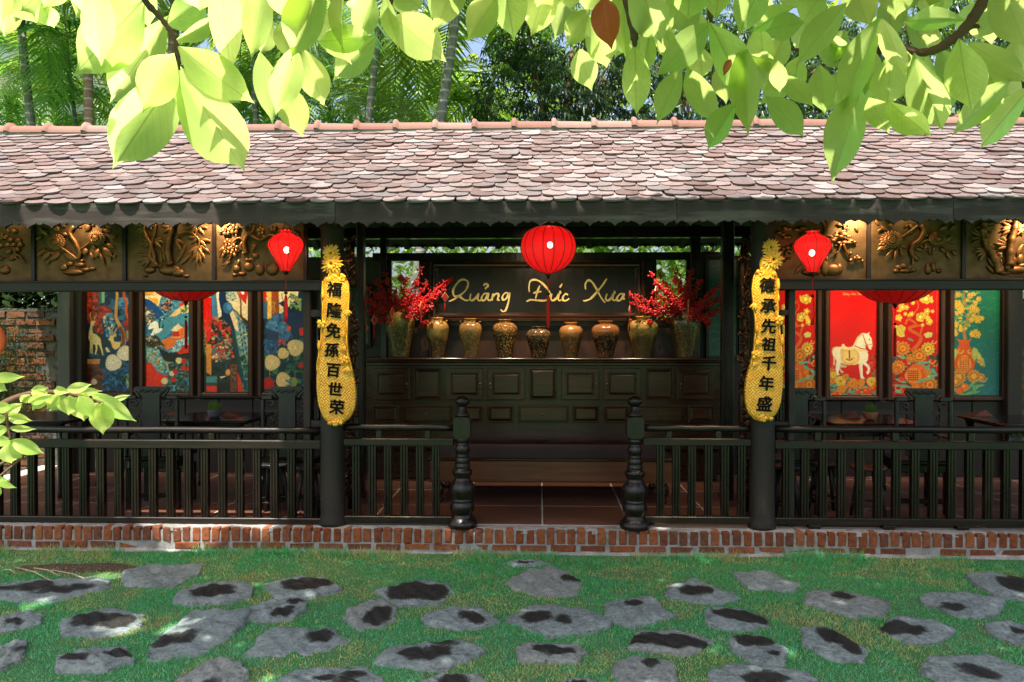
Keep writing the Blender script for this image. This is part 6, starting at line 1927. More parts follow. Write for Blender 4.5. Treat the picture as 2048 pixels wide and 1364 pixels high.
# ================================================================== dark carved vines behind the columns
def vine(px, Y, label, seed):
    r = random.Random(seed)
    x = Xp(px, Y)
    z0_, z1_ = ZF + .15, Zp(468, Y, px)
    t = Thing('carved_vine_post', (x, Y, ZF), label, 'carved post', 'dark carved vine posts')
    b = MB()
    b.tube([(x + .02 * math.sin(i * 1.3), Y + .02, ZF + (z1_ - ZF) * i / 10) for i in range(11)], [.036 + .01 * math.sin(i * 2.2) for i in range(11)], 10)
    t.part('trunk', b, M['copper_dark'])
    z = z0_
    while z < z1_ - .04:
        k_ = r.random()
        cx = x + r.uniform(-.04, .04)
        b = MB()
        if k_ < .45:
            for _ in range(r.randint(9, 16)):
                b.ell((cx + r.gauss(0, .022), Y - .035 - r.random() * .03, z + r.gauss(0, .028)), (r.uniform(.009, .014),) * 3, 8, 6)
            t.part('carved_grapes', b, M['copper_dark'], kind='stuff')
        elif k_ < .9:
            for _ in range(r.randint(3, 5)):
                a = r.uniform(0, 6.28); c0 = Vector((cx, Y - .03, z))
                b.dome_leaf(c0, c0 + Vector((math.cos(a) * .07, -.03 * r.random(), math.sin(a) * .08)), .045, .014, Vector((r.uniform(-.4, .4), -1, r.uniform(-.2, .4))))
            t.part('carved_leaf', b, M['copper_dark'])
        else:
            b.ell((cx, Y - .045, z), (.022, .02, .05), 10, 8); b.ell((cx + .012, Y - .052, z + .052), (.014, .014, .02), 8, 6)
            t.part('carved_bird', b, M['copper_dark'])
        z += r.uniform(.035, .06)
vine(701, .72, 'dark carved vine post with copper glints inside the left column', 31)
vine(1491, .72, 'dark carved vine post with copper glints inside the right column', 32)

# ================================================================== tables, chairs, stools
def chair_proto():
    t = Thing('armchair', (0, 0, 0), 'black carved armchair', 'armchair', 'black carved armchairs at the tables')
    bx = lambda nm, *a, par=None: (lambda b: t.part(nm, b.box(*a), M['wood_black'], par))(MB())
    bx('seat', -.25, .25, 0, .46, .44, .48, .01)
    bx('seat_apron', -.22, .22, .02, .44, .37, .439, .006)
    for sx in (-.215, .215):
        for sy in (.035, .425): bx('leg', sx - .028, sx + .028, sy - .028, sy + .028, 0, .369, .008)
    bx('stretcher', -.186, .186, .015, .05, .10, .14, .005)
    # back splat and flared crest
    b = MB(); b.prism([(-.078, .48), (.078, .48), (.075, 1.03), (-.075, 1.03)], -.01, .03); t.part('splat', b, M['wood_chair'])
    b = MB(); b.prism([(-.075, 1.031), (.075, 1.031), (.098, 1.05), (.15, 1.10), (.135, 1.112), (-.135, 1.112), (-.15, 1.10), (-.098, 1.05)], -.02, .04); cr = t.part('crest', b, M['wood_chair'])
    b = MB()
    for i in range(9): b.ell((-.09 + i * .0225, -.022, 1.075 + .008 * math.sin(i * 2.1)), (.012, .008, .014), 8, 5)
    o = link('crest_carving', b.mesh('crest_carving', M['wood_chair']), cr); o['kind'] = 'stuff'
    for s in (-1, 1):
        b = MB(); b.prism([(s * q[0], q[1]) for q in ((.10, 1.03), (.112, 1.018), (.158, 1.078), (.148, 1.095))][::s], -.01, .03); t.part('crest_bracket', b, M['wood_chair'])
        b = MB(); b.box(s * .135, s * .235, -.01, .028, 1.0, 1.035, .005); t.part('arm_top', b, M['wood_chair'])
        b = MB(); b.box(s * .212, s * .240, -.012, .03, .48, .999, .006); t.part('outer_post', b, M['wood_chair'])
        b = MB(); b.tube([(s * (.150 + .032 * (1 - k_ * .09) * math.cos(k_ * .75 + .4)), .01, .955 + .036 * (1 - k_ * .09) * math.sin(k_ * .75 + .4)) for k_ in range(9)], .010, 8); t.part('scroll', b, M['wood_chair'])
        b = MB(); b.box(s * .082, s * .211, -.004, .022, .885, .905, .004); t.part('cross_bar', b, M['wood_chair'])
        b = MB()
        r = random.Random(3)
        for k_ in range(16):
            z = .50 + k_ * .024
            x = s * (.105 + .028 * math.sin(k_ * 1.1))
            b.tube([(x, .01, z), (x + s * .02 * math.cos(k_), .008, z + .014), (x + s * .006, .01, z + .03)], .0075, 6)
        t.part('fretwork', b, M['wood_chair'], kind='stuff')
        b = MB(); b.box(s * .216, s * .238, .031, .40, .66, .69, .008); t.part('armrest', b, M['wood_black'])
        b = MB(); b.box(s * .218, s * .236, .37, .40, .48, .659, .006); t.part('arm_post', b, M['wood_black'])
    return t.e
M['wood_chair'] = wood('blue_black_chair_wood', (.012, .012, .0115), (.032, .033, .032), .34, 'z', .8)
ch = chair_proto()
first = True
for (px, lab, rz) in ((302, 'black carved armchair on the left of the left table', 4), (574, 'black carved armchair between the left table and the grey lattice post', -3), (1598, 'black carved armchair partly hidden by the right plaque and post', 3), (1848, 'black carved armchair on the right of the right table, under the blossom panel', -3)):
    o = ch if first else copy_tree(ch)
    first = False
    o.location = (Xp(px, .62), .62, ZF)
    o.rotation_euler = (0, 0, R(rz))
    o['label'] = lab
def table(x0, x1, y0, y1, label, zt=.96):
    t = Thing('table', ((x0 + x1) / 2, (y0 + y1) / 2, ZF), label, 'table', 'black carved tables')
    b = MB(); b.box(x0, x1, y0, y1, zt - .025, zt, .008); t.part('table_top', b, M['table_top'])
    b = MB(); b.box(x0 + .05, x1 - .05, y0 + .05, y1 - .05, zt - .052, zt - .0255, .006); t.part('moulding', b, M['wood_black'])
    b = MB(); b.box(x0 + .07, x1 - .07, y0 + .07, y0 + .095, zt - .13, zt - .0525, .004); ap = t.part('apron', b, M['wood_black'])
    b = MB()
    n = int((x1 - x0 - .2) / .06)
    for i in range(n):
        x = x0 + .12 + i * .06
        b.tube([(x, y0 + .066, zt - .09), (x + .012, y0 + .062, zt - .07), (x + .03, y0 + .064, zt - .075), (x + .034, y0 + .066, zt - .1), (x + .05, y0 + .064, zt - .108)], .007, 6)
    t.part('apron_carving', b, M['wood_chair'], ap, kind='stuff')
    for sx in (x0 + .09, x1 - .09):
        for sy in (y0 + .10, y1 - .09):
            b = MB(); b.tube([(sx, sy, ZF), (sx, sy, ZF + .06), (sx * 1, sy, zt - .3), (sx, sy, zt - .0525)], [.03, .026, .03, .04], 10); t.part('leg', b, M['wood_black'])
    return t
M['table_top'] = wood('polished_black_table', (.008, .008, .007), (.018, .017, .015), .16, 'x', .5)
TY0, TY1 = 1.0, 1.85
table(Xp(333, 1.2), Xp(504, 1.2), TY0, TY1, 'black carved table between the two left armchairs')
table(Xp(1655, 1.2), Xp(1838, 1.2), TY0, TY1, 'black carved table between the two right armchairs')
table(Xp(1985, 1.2), Xp(2180, 1.2), TY0, TY1, 'black carved table at the far right under the green panel')
table(Xp(-60, 1.2), Xp(150, 1.2), TY0, TY1, 'black carved table at the far left near the brick wall')
def pot(px, Y, label, seed, mat):
    x = Xp(px, Y); z = .961
    t = Thing('grass_pot', (x, Y, z), label, 'potted grass', 'pots of sprouted grass on tables')
    b = MB(); b.lathe(x, Y, [(.036, z), (.05, z + .012), (.062, z + .04), (.063, z + .06), (.066, z + .066), (.066, z + .078), (.058, z + .078), (.055, z + .066)], 24); t.part('pot', b, mat)
    r = random.Random(seed)
    b = MB()
    for _ in range(170):
        a, q = r.uniform(0, 6.28), r.random() ** .5 * .048
        px_, py_ = x + q * math.cos(a), Y + q * math.sin(a)
        h = r.uniform(.05, .11); dx, dy = r.gauss(0, .014), r.gauss(0, .014)
        b.add([(px_ - .003, py_, z + .06), (px_ + .003, py_, z + .06), (px_ + dx, py_ + dy, z + .066 + h)], [(0, 1, 2)])
    t.part('grass_sprouts', b, M['sprout'], kind='stuff')
pot(428, 1.3, 'small stone pot of green sprouted grass on the left table', 1, M['slate']); pot(1741, 1.3, 'small terracotta pot of green sprouted grass on the right table', 2, M['terracotta'])
def napkin(px, Y, w, h, label, flip):
    x = Xp(px, Y); z = .961
    b = MB()
    s = -1 if flip else 1
    b.add([(x - s * w / 2, Y - .05, z), (x + s * w / 2, Y - .09, z), (x + s * w * .42, Y + .10, z), (x - s * w * .25, Y - .01, z + h), (x - s * w * .22, Y + .05, z + h * .85)], [(0, 1, 3), (1, 2, 4, 3), (2, 0, 3, 4), (0, 2, 1)])
    solo('folded_napkin', b, M['napkin'], (x, Y, z), label, 'napkin', 'folded brown napkins on the tables')
napkin(466, 1.45, .2, .05, 'folded brown napkin on the left table, right of its pot', False); napkin(348, 1.6, .16, .05, 'folded brown napkin at the left edge of the left table', True)
napkin(1700, 1.5, .2, .06, 'folded brown napkin on the right table, left of its pot', True); napkin(1960, 1.75, .22, .06, 'dark folded napkin on the table under the green panel', True)
def stool(px, Y, label, seat_mat, zs=.46, dz=0):
    x = Xp(px, Y)
    t = Thing('stool', (x, Y, ZF), label, 'stool', 'round wooden stools behind the railings')
    z = ZF + zs
    b = MB(); b.lathe(x, Y, [(.12, z - .035), (.145, z - .03), (.15, z - .015), (.146, z - .003), (.13, z)], 28); t.part('seat', b, M[seat_mat])
    for a in (.7, 2.3, 3.9, 5.4):
        b = MB(); b.tube([(x + math.cos(a) * .155, Y + math.sin(a) * .155, ZF), (x + math.cos(a) * .085, Y + math.sin(a) * .085, z - .036)], [.016, .02], 8); t.part('leg', b, M['wood_chair'])
    b = MB()
    b.tube([(x + math.cos(a) * .132, Y + math.sin(a) * .132, ZF + .13) for a in np.linspace(0, 6.283, 21)], .009, 6); t.part('foot_ring', b, M['wood_chair'])
stool(545, .46, 'dark round stool behind the left railing, second from the left column', 'wood_chair'); stool(622, .5, 'dark round stool behind the left railing, nearest the left column', 'wood_chair', .43)
stool(1570, .5, 'dark round stool behind the right railing, nearest the right column', 'wood_chair'); stool(1650, .7, 'greyish round stool behind the right railing', 'wood_post'); stool(1738, .48, 'round stool with a brown seat behind the right railing', 'wood_brown')
# orange round tray at the left edge
x = P(-12, 680, 1.9)
b = MB()
pr = [(.145, 0), (.165, .006), (.172, .016), (.168, .024), (.1, .02)]
vs, fs = [], []
n = 40
for (r_, d) in pr:
    for j in range(n):
        a = 2 * math.pi * j / n
        vs.append((x.x + r_ * .86 * math.cos(a), x.y - d, x.z + r_ * math.sin(a)))
fs = [(i * n + j, i * n + (j + 1) % n, (i + 1) * n + (j + 1) % n, (i + 1) * n + j) for i in range(len(pr) - 1) for j in range(n)] + [tuple(range(n))[::-1], tuple(range((len(pr) - 1) * n, len(pr) * n))]
b.add(vs, fs, smooth=True)
b.tube([(x.x, x.y - .01, x.z + .17), (x.x, x.y, 2.7)], .004, 5)
solo('round_disc', b, M['orange_disc'], (x.x, x.y, x.z - .17), 'orange lacquered round disc hanging at the left edge before the mossy bricks', 'disc')

# ================================================================== the place's own lamps: warm spots under the eave and in the rooms
def spot(loc, aim, power, size=60, blend=.8, col=(1, .72, .42), rad=.03):
    d = bpy.data.lights.new('spot_lamp', 'SPOT')
    d.energy = power; d.spot_size = R(size); d.spot_blend = blend; d.color = col; d.shadow_soft_size = rad
    o = bpy.data.objects.new('spot_lamp', d); COL.objects.link(o)
    o.location = loc
    o.rotation_euler = (Vector(aim) - Vector(loc)).to_track_quat('-Z', 'Y').to_euler()
def frieze_spot(px, power, dx=0.0):
    x = Xp(px, YPAN)
    spot((x, YPAN - .22, 2.84), (x + dx, YPAN, 2.62), power, 90, .9)
frieze_spot(165, 9); frieze_spot(436, 32); frieze_spot(1716, 36); frieze_spot(2052, 36); frieze_spot(330, 1.5); frieze_spot(540, 1.0); frieze_spot(1820, 1.5); frieze_spot(20, 1.2)
for (px, pw) in ((217, 15), (335, 26), (452, 24), (565, 22), (1600, 24), (1706, 40), (1830, 38), (1953, 26)):
    x = Xp(px, YP)
    spot((x, YP - .62, 2.86), (x, YP, 1.75), pw, 70, .9, (1, .80, .56))
for px in (672, 1528):
    x = Xp(px, 0)
    spot((x + (.10 if px < 1000 else -.10), -.40, 2.655), (x, -.03, 1.35), 27, 75, .9, (1, .74, .40))
for px in (870, 1010, 1150, 1290): spot((Xp(px, 1.9), 1.86, 2.9), (Xp(px, 2.24), 2.24, 1.72), 46, 62, .9, (1, .82, .58))
spot((Xp(1085, 1.4), 1.3, 2.9), (Xp(1085, 2.46), 2.46, 1.95), 26, 90, 1, (1, .8, .5))
for px in (705, 1480): spot((Xp(px, .4), .35, 2.85), (Xp(px, .7), .72, 1.9), 9, 50, .9, (1, .6, .35))
# ================================================================== stepping stones
STONES = [  # cx, cy, w, h (photo px), angle, wet blobs [(u, v, r)], label
    (88, 1174, 250, 54, -3, [(-.2, .1, .30), (.25, -.15, .28), (.55, .1, .2), (-.6, -.1, .2)], 'long flat grey stone with streaky black wet patches, second row, left edge'),
    (316, 1147, 160, 56, 4, [], 'dry tan-grey stone nearest the plinth below the long left railing'),
    (424, 1180, 148, 48, -2, [(.0, .0, .52), (.3, -.1, .3)], 'grey stone almost covered by an oval black wet patch, right of the dry tan stone'),
    (610, 1169, 158, 42, 0, [(-.1, .1, .55), (.35, .15, .35)], 'trough-like stone with a wide black wet top, below the left column'),
    (831, 1184, 154, 44, 3, [(-.2, .1, .55), (.4, .1, .5), (.1, .2, .4)], 'nearly all black stone below the left turned newel post'),
    (207, 1241, 172, 52, -3, [(-.3, .05, .45), (.15, .05, .5)], 'pale-rimmed stone with a broad dark patch beside a sunlit tuft'),
    (28, 1240, 116, 40, -6, [(0, 0, .2), (.3, -.2, .15)], 'grey stone cut by the left edge in the third row'),
    (400, 1260, 168, 100, 38, [(-.2, -.25, .17), (-.55, -.3, .2)], 'tall slanting grey stone with two small black spots on its left side'),
    (551, 1215, 120, 48, -6, [(.45, .55, .22), (.4, -.3, .35)], 'small grey stone with two dark spots on its right end'),
    (739, 1229, 120, 60, -4, [(.25, .0, .42), (.4, -.25, .3)], 'rounded grey stone with one angular black patch right of centre'),
    (920, 1231, 142, 44, -8, [(.3, .05, .32), (.5, -.2, .25)], 'narrow grey stone with a small dark patch, below the entrance'),
    (598, 1280, 208, 74, 0, [(.35, .3, .24)], 'large cracked slate-grey stone with one dark patch near its top right'),
    (859, 1303, 210, 80, -4, [(-.25, -.05, .26), (.1, -.1, .24), (.25, .55, .18), (.2, .2, .12)], 'large domed grey stone with several scattered dark spots, front centre'),
    (10, 1305, 92, 64, 0, [(.3, .3, .12)], 'plain grey stone cut by the left edge in the fourth row'),
    (191, 1311, 164, 46, 6, [(.45, .45, .3), (-.5, -.2, .3)], 'flat brownish stone with a dark right tip, in front of the pale-rimmed stone'),
    (428, 1349, 150, 66, 4, [(.1, -.5, .2)], 'grey pointed stone cut by the lower edge, left of centre'),
    (668, 1358, 224, 62, 3, [(.3, .45, .22), (-.15, .1, .14), (.2, -.1, .16)], 'wide grey stone with black blotches at the lower edge'),
    (195, 1372, 110, 36, 0, [], 'thin strip of grey stone at the bottom left'),
    (900, 1364, 150, 48, 2, [(.1, .1, .4)], 'dark-topped stone at the lower edge in front of the domed stone'),
    (1096, 1159, 150, 62, -2, [(.65, .15, .22)], 'blocky grey stone nearest the plinth below the entrance'),
    (1396, 1183, 150, 46, -3, [(-.05, .1, .36)], 'whitish stone with a brown centre stain, in front of the right short railing'),
    (1527, 1158, 138, 46, 0, [], 'smooth pale grey stone without stains below the right column'),
    (1281, 1216, 150, 60, -18, [(-.15, .35, .17)], 'plain wedge-shaped grey stone between the whitish stone and the entrance'),
    (1690, 1203, 170, 54, 0, [(.1, .5, .22)], 'cracked grey stone with a little dark patch on its back edge, right side'),
    (1925, 1203, 180, 45, 0, [(-.35, -.35, .24)], 'flat pale stone with a dark left underside, near the right edge'),
    (2022, 1167, 124, 58, 6, [(.2, .0, .5), (.5, .1, .4)], 'dark humped stone at the right edge nearest the plinth'),
    (1119, 1234, 196, 68, 4, [(-.5, .05, .3), (.05, .0, .16), (.08, -.2, .12)], 'big grey stone with two dark eye-like spots, front of the entrance'),
    (1477, 1233, 146, 46, 0, [(-.2, .2, .4), (.3, .1, .45), (.55, -.2, .25)], 'stone with a heart-shaped black wet top'),
    (1330, 1280, 198, 52, -3, [(-.35, .1, .5), (.15, .0, .5), (.55, -.1, .3), (-.7, .2, .25)], 'long black-topped stone, darkest of the middle row'),
    (1513, 1293, 114, 66, -8, [(-.2, .55, .35), (.3, .35, .35), (.4, -.4, .16)], 'grey stone with a black band along its back edge'),
    (1668, 1281, 114, 76, -4, [(.0, .3, .38), (.45, .1, .35), (.4, -.25, .25)], 'tall squarish stone with a black patch across its top'),
    (1840, 1259, 176, 50, -10, [(-.5, .15, .35), (-.15, .05, .28)], 'long slanting stone with a brown-black left half, right side'),
    (1104, 1300, 164, 50, 3, [(-.05, .1, .34), (.3, .1, .25)], 'flat beige stone with a brown streak, front centre right'),
    (1287, 1343, 148, 70, -16, [(.3, .6, .2)], 'smooth light grey stone, lower centre right'),
    (1516, 1360, 236, 66, 2, [(.1, .1, .3), (.3, .2, .2)], 'broad grey stone with a dark middle at the lower right'),
    (1950, 1338, 210, 72, -6, [(.0, -.1, .3)], 'wide grey slab in the lower right corner'),
    (2030, 1264, 110, 52, 0, [(.2, .1, .15)], 'pinkish-grey stone cut by the right edge'),
    (1150, 1372, 96, 36, 0, [(.0, .2, .5)], 'dark stone tip at the lower edge below the beige stone'),
    (1052, 1124, 96, 14, 4, [(.0, .0, .3)], 'small flat stone chip tucked against the foot of the plinth'),
]
STONE_POLY = []
for si, (cx, cy, w, h, ang, wet, lab) in enumerate(STONES):
    r = random.Random(500 + si)
    zt = .026 if h > 20 else .018
    c = PZ(cx, cy, zt)
    ex = (PZ(cx + w / 2, cy, zt) - PZ(cx - w / 2, cy, zt)).length / 2
    ey = abs(PZ(cx, cy - h / 2, zt).y - PZ(cx, cy + h / 2, zt).y) / 2
    ex *= .97; ey *= .97
    A_ = R(ang)
    nv = r.choice((5, 6, 6, 7, 8))
    cor = sorted([(k_ + r.uniform(-.3, .3)) / nv * 6.283 for k_ in range(nv)])
    cr = [r.uniform(.84, 1.22) for _ in range(nv)]
    ns, nr = 56, 13
    ph = [r.uniform(0, 6.28) for _ in range(6)]
    def rad(a):
        for k_ in range(nv):
            a0, a1 = cor[k_], cor[(k_ + 1) % nv] + (6.283 if k_ == nv - 1 else 0)
            aa = a if a >= cor[0] else a + 6.283
            if a0 <= aa <= a1:
                # straight chord between corners
                p0 = Vector((math.cos(a0), math.sin(a0))) * cr[k_]; p1 = Vector((math.cos(a1), math.sin(a1))) * cr[(k_ + 1) % nv]
                d = Vector((math.cos(a), math.sin(a)))
                e_ = p1 - p0
                den = d.x * e_.y - d.y * e_.x
                t_ = (p0.x * e_.y - p0.y * e_.x) / den if abs(den) > 1e-6 else 1
                return min(1.22, max(.5, t_)) + .03 * math.sin(a * 9 + ph[0]) + .018 * math.sin(a * 17 + ph[1])
        return 1
    rads = [rad(2 * math.pi * j / ns) for j in range(ns)]
    ctx = r.uniform(-.2, .2), r.uniform(-.2, .2)
    b = MB()
    poly = []
    vs, cs, fs = [], [], []
    tilt = (r.uniform(-.03, .03), r.uniform(-.02, .05))
    for i in range(nr + 3):
        for j in range(ns):
            a = 2 * math.pi * j / ns
            if i <= nr: q = i / nr
            else: q = 1.0 + (.03, .05)[i - nr - 1]
            u, v = math.cos(a) * rads[j] * q, math.sin(a) * rads[j] * q
            ud, vd = u * math.cos(A_) - v * math.sin(A_), u * math.sin(A_) + v * math.cos(A_)
            x_, y_ = c.x + ud * ex, c.y + vd * ey
            lump = .006 * math.sin(u * 6 + ph[2]) * math.sin(v * 5 + ph[3]) + .004 * math.sin(u * 13 + v * 9 + ph[4]) + .0025 * r.uniform(-1, 1)
            z_ = zt + lump + tilt[0] * ud * .5 + tilt[1] * vd * .5 - (.010 * max(0, q - .8) / .2 if q <= 1 else 0)
            if i > nr: z_ = (zt * .45 if i == nr + 1 else -.03)
            vs.append((x_, y_, z_))
            m = 0
            for (bu, bv, br) in wet:
                # blob edges wander
                du, dv = ud - bu, vd - bv
                aa = math.atan2(dv, du)
                rr = br * (1 + .10 * math.sin(aa * 2 + ph[5] + bu * 9) + .03 * math.sin(aa * 5 + ph[0]))
                m = max(m, min(1, max(0, (rr - math.hypot(du, dv)) / .60 + .5)))
            cs.append((m, m, m, 1))
            if i == nr: poly.append((x_, y_))
    for i in range(nr + 2):
        for j in range(ns):
            fs.append((i * ns + j, (i + 1) * ns + j, (i + 1) * ns + (j + 1) % ns, i * ns + (j + 1) % ns))
    b.add(vs, fs, smooth=True)
    b.c = cs
    solo('stepping_stone', b, M['stone'], (c.x, c.y, 0), lab, 'stepping stone', 'stepping stones in the lawn')
    STONE_POLY.append(np.array(poly))

# ================================================================== lawn grass
def vnoise(x, y, s, seed):
    g = np.random.default_rng(seed).random((128, 128))
    fx, fy = x / s + 40, y / s + 40
    ix, iy = np.floor(fx).astype(int), np.floor(fy).astype(int)
    tx, ty = fx - ix, fy - iy
    tx = tx * tx * (3 - 2 * tx); ty = ty * ty * (3 - 2 * ty)
    G = lambda a, b_: g[b_ % 128, a % 128]
    return (G(ix, iy) * (1 - tx) + G(ix + 1, iy) * tx) * (1 - ty) + (G(ix, iy + 1) * (1 - tx) + G(ix + 1, iy + 1) * tx) * ty
NG = 330000
gx_ = rng.uniform(-5.2, 5.0, NG); gy_ = -.015 - 3.2 * rng.random(NG) ** .92
# a sparser apron outside the photograph's frame
gx_ = np.concatenate([gx_, rng.uniform(-7, 7, 40000)]); gy_ = np.concatenate([gy_, rng.uniform(-6.2, -3.1, 40000)])
keep = np.ones(len(gx_), bool)
for p in STONE_POLY:
    x0_, x1_, y0_, y1_ = p[:, 0].min(), p[:, 0].max(), p[:, 1].min(), p[:, 1].max()
    cxm, cym = p.mean(0)
    q = (p - (cxm, cym)) * .97 + (cxm, cym)
    box = np.nonzero((gx_ > x0_) & (gx_ < x1_) & (gy_ > y0_) & (gy_ < y1_))[0]
    ins = np.zeros(len(box), bool)
    X_, Y_ = gx_[box], gy_[box]
    for i in range(len(q)):
        (xa, ya), (xb, yb) = q[i], q[(i + 1) % len(q)]
        if ya == yb: continue
        ins ^= ((ya > Y_) != (yb > Y_)) & (X_ < (xb - xa) * (Y_ - ya) / (yb - ya) + xa)
    keep[box[ins]] = False
soil_spots = ((PZ(170, 1135, 0), .62, .15), (PZ(1240, 1150, 0), .32, .12), (PZ(780, 1128, 0), .25, .07), (PZ(1750, 1150, 0), .4, .08), (PZ(940, 1275, 0), .10, .06))
spot_f = np.zeros(len(gx_))
for c_, rx_, ry_ in soil_spots: spot_f = np.maximum(spot_f, np.clip(1.25 - np.hypot((gx_ - c_.x) / rx_, (gy_ - c_.y) / ry_), 0, 1))
dens = .55 * vnoise(gx_, gy_, .55, 3) + .45 * vnoise(gx_, gy_, .16, 4)
bare = vnoise(gx_, gy_, .42, 8) * .65 + vnoise(gx_, gy_, .13, 9) * .35 + .35 * spot_f
keep &= rng.random(len(gx_)) < np.clip(1.25 - 1.6 * np.clip(bare - .55, 0, 1) * 3, .15, 1)
gx_, gy_, dens, bare = gx_[keep], gy_[keep], dens[keep], bare[keep]
N = len(gx_)
near = np.clip((gy_ + .30) / .28, 0, 1) * (vnoise(gx_, gy_, .3, 15) > .42)
hgt = (.009 + .014 * rng.random(N)) * (.6 + .9 * dens) * (1 + 2.6 * near)
aa = rng.random(N) * 6.283
lean = rng.normal(0, .55, (N, 2)) * hgt[:, None]
wd = .0022 + .0016 * rng.random(N)
base_z = 0.012 * np.sin(gx_ * 2.1 + gy_) * np.sin(gy_ * 2.7 - gx_ * .6) - .003
V = np.zeros((N, 3, 3), np.float32)
V[:, 0] = np.stack([gx_ - np.cos(aa) * wd, gy_ - np.sin(aa) * wd, base_z], 1)
V[:, 1] = np.stack([gx_ + np.cos(aa) * wd, gy_ + np.sin(aa) * wd, base_z], 1)
V[:, 2] = np.stack([gx_ + lean[:, 0], gy_ + lean[:, 1], base_z + hgt], 1)
dry = np.clip((bare - .44) * 4.5, 0, 1) * .8 + .07
isdry = rng.random(N) < dry
tone = (.70 + .6 * rng.random(N))[:, None]
c_g = np.array([.075, .42, .11]) * tone; c_b = np.array([.16, .46, .27]) * tone; c_d = np.array([.46, .45, .18]) * tone
bl = (rng.random(N) < .35 + .3 * np.clip((-gy_ - 1.0) / 1.2, 0, 1))[:, None]  # more bluish blades towards the front: sky sheen painted into the grass colour
colg = np.where(isdry[:, None], c_d, np.where(bl, c_b, c_g))
me = bpy.data.meshes.new('grass')
me.vertices.add(N * 3); me.vertices.foreach_set('co', V.ravel())
me.loops.add(N * 3); me.loops.foreach_set('vertex_index', np.arange(N * 3))
me.polygons.add(N); me.polygons.foreach_set('loop_start', np.arange(N) * 3); me.polygons.foreach_set('loop_total', np.full(N, 3))
me.update(calc_edges=True)
at = me.color_attributes.new('Col', 'FLOAT_COLOR', 'POINT')
at.data.foreach_set('color', np.concatenate([np.repeat(colg, 3, 0), np.ones((N * 3, 1))], 1).astype(np.float32).ravel())
me.materials.append(M['grass'])
o = link('grass', me)
tag(o, 'short patchy lawn grass growing between the stepping stones', 'grass', kind='stuff')
for c_, rx_, ry_ in soil_spots[:1]:
    b = MB()
    rr = random.Random(int(c_.x * 100))
    n_ = 40
    b.add([(c_.x, c_.y, .006)] + [(c_.x + rx_ * k2 * math.cos(6.283 * i / n_) * (1 + .18 * math.sin(i * 1.1) + rr.uniform(-.06, .06)), c_.y + ry_ * k2 * math.sin(6.283 * i / n_) * (1 + .2 * math.sin(i * .9)), .006 if k2 < 1 else -.012) for k2 in (.6, 1.0) for i in range(n_)], [(0, 1 + i, 1 + (i + 1) % n_) for i in range(n_)] + [(1 + i, 1 + n_ + i, 1 + n_ + (i + 1) % n_, 1 + (i + 1) % n_) for i in range(n_)], smooth=True)
    struct('bare_ground', b, M['bare_soil'])
# dark soil patch with fallen straw near the left of the plinth
for i, (a, b2, lab) in enumerate((((30, 1134), (104, 1162), 'longest pale dry stalk on the bare soil below the left railing'), ((68, 1136), (120, 1152), 'short middle dry stalk on the bare soil below the left railing'), ((104, 1140), (186, 1164), 'right-hand dry stalk on the bare soil, nearest the dry tan stone'), ((8, 1140), (30, 1146), 'tiny dry stalk on the bare soil at the left edge'))):
    b = MB()
    p0, p1 = PZ(*a, .02), PZ(*b2, .02)
    b.tube([p0, p0.lerp(p1, .5) + Vector((0, .01, .012)), p1], [.004, .005, .003], 5)
    solo('dry_stalk', b, M['straw'] if 'straw' in M else M.setdefault('straw', mat_plain('dry_straw', (.42, .34, .2), .8)), p0, lab, 'stalk', 'dry stalks on the bare soil')

# ================================================================== overhanging tree with broad leaves
def leaf_mesh(seed, name, mat, fold=.22, bend=.10, acum=True, wave=.02):
    r = random.Random(seed)
    prof = [(0, .03), (.05, .22), (.12, .50), (.22, .80), (.34, .97), (.46, 1.0), (.58, .90), (.70, .69), (.80, .40), (.88, .17), (.94, .07), (1, .0)] if acum else [(0, .04), (.06, .30), (.16, .66), (.3, .95), (.45, 1.0), (.6, .92), (.74, .70), (.86, .42), (.94, .20), (1, .0)]
    across = (-1, -.62, -.28, 0, .28, .62, 1)
    sk = r.uniform(-.05, .05); ph = r.uniform(0, 6)
    vs = []
    for t, f in prof:
        for a in across:
            y = a * f * .5 + sk * math.sin(t * 3.1)
            z = abs(a) * f * .5 * fold - bend * (t - .5) ** 2 * 2 + wave * math.sin(t * 9 + ph + a * 1.5) * abs(a)
            vs.append((t, y, z))
    n = len(across)
    fs = [(i * n + j, (i + 1) * n + j, (i + 1) * n + j + 1, i * n + j + 1) for i in range(len(prof) - 1) for j in range(n - 1)]
    b = MB(); b.add(vs, fs, smooth=True)
    return b.mesh(name, mat)
near_leaves = [leaf_mesh(s, 'leaf', M['leaf_near'], (.05, .16, .30, .10, .22, .4, .12, .26)[s], (.02, .10, .18, -.06, .06, .12, .2, .0)[s]) for s in range(8)]
brown_leaf = leaf_mesh(77, 'leaf', M['leaf_brown'], .5, .2, True, .08)
TB = Vector((2.9, -7.3, 0))
tree = Thing('overhanging_tree', TB, 'broad-leaved tree whose sunlit leaves hang across the top of the view', 'tree')
b = MB(); b.tube([TB, TB + Vector((.05, .05, 1.5)), TB + Vector((-.1, .1, 3.2)), TB + Vector((-.4, .4, 5.0)), TB + Vector((-.9, .9, 6.2))], [.17, .15, .13, .10, .06], 14)
tree.part('trunk', b, M['bark'])
def at_d(px, py, d): return CAM_POS + ray(px, py) * (d / math.cos(PITCH))
def branch(pts, r0, r1):
    sp = [Vector(q) for q in spline([tuple(p) for p in pts], 6)]
    b = MB(); n = len(sp)
    b.tube(sp, [r0 + (r1 - r0) * i / (n - 1) + .0008 * math.sin(i * 2.3) for i in range(n)], 9)
    tree.part('branch', b, M['bark'])
J1 = Vector((1.6, -6.2, 2.95))
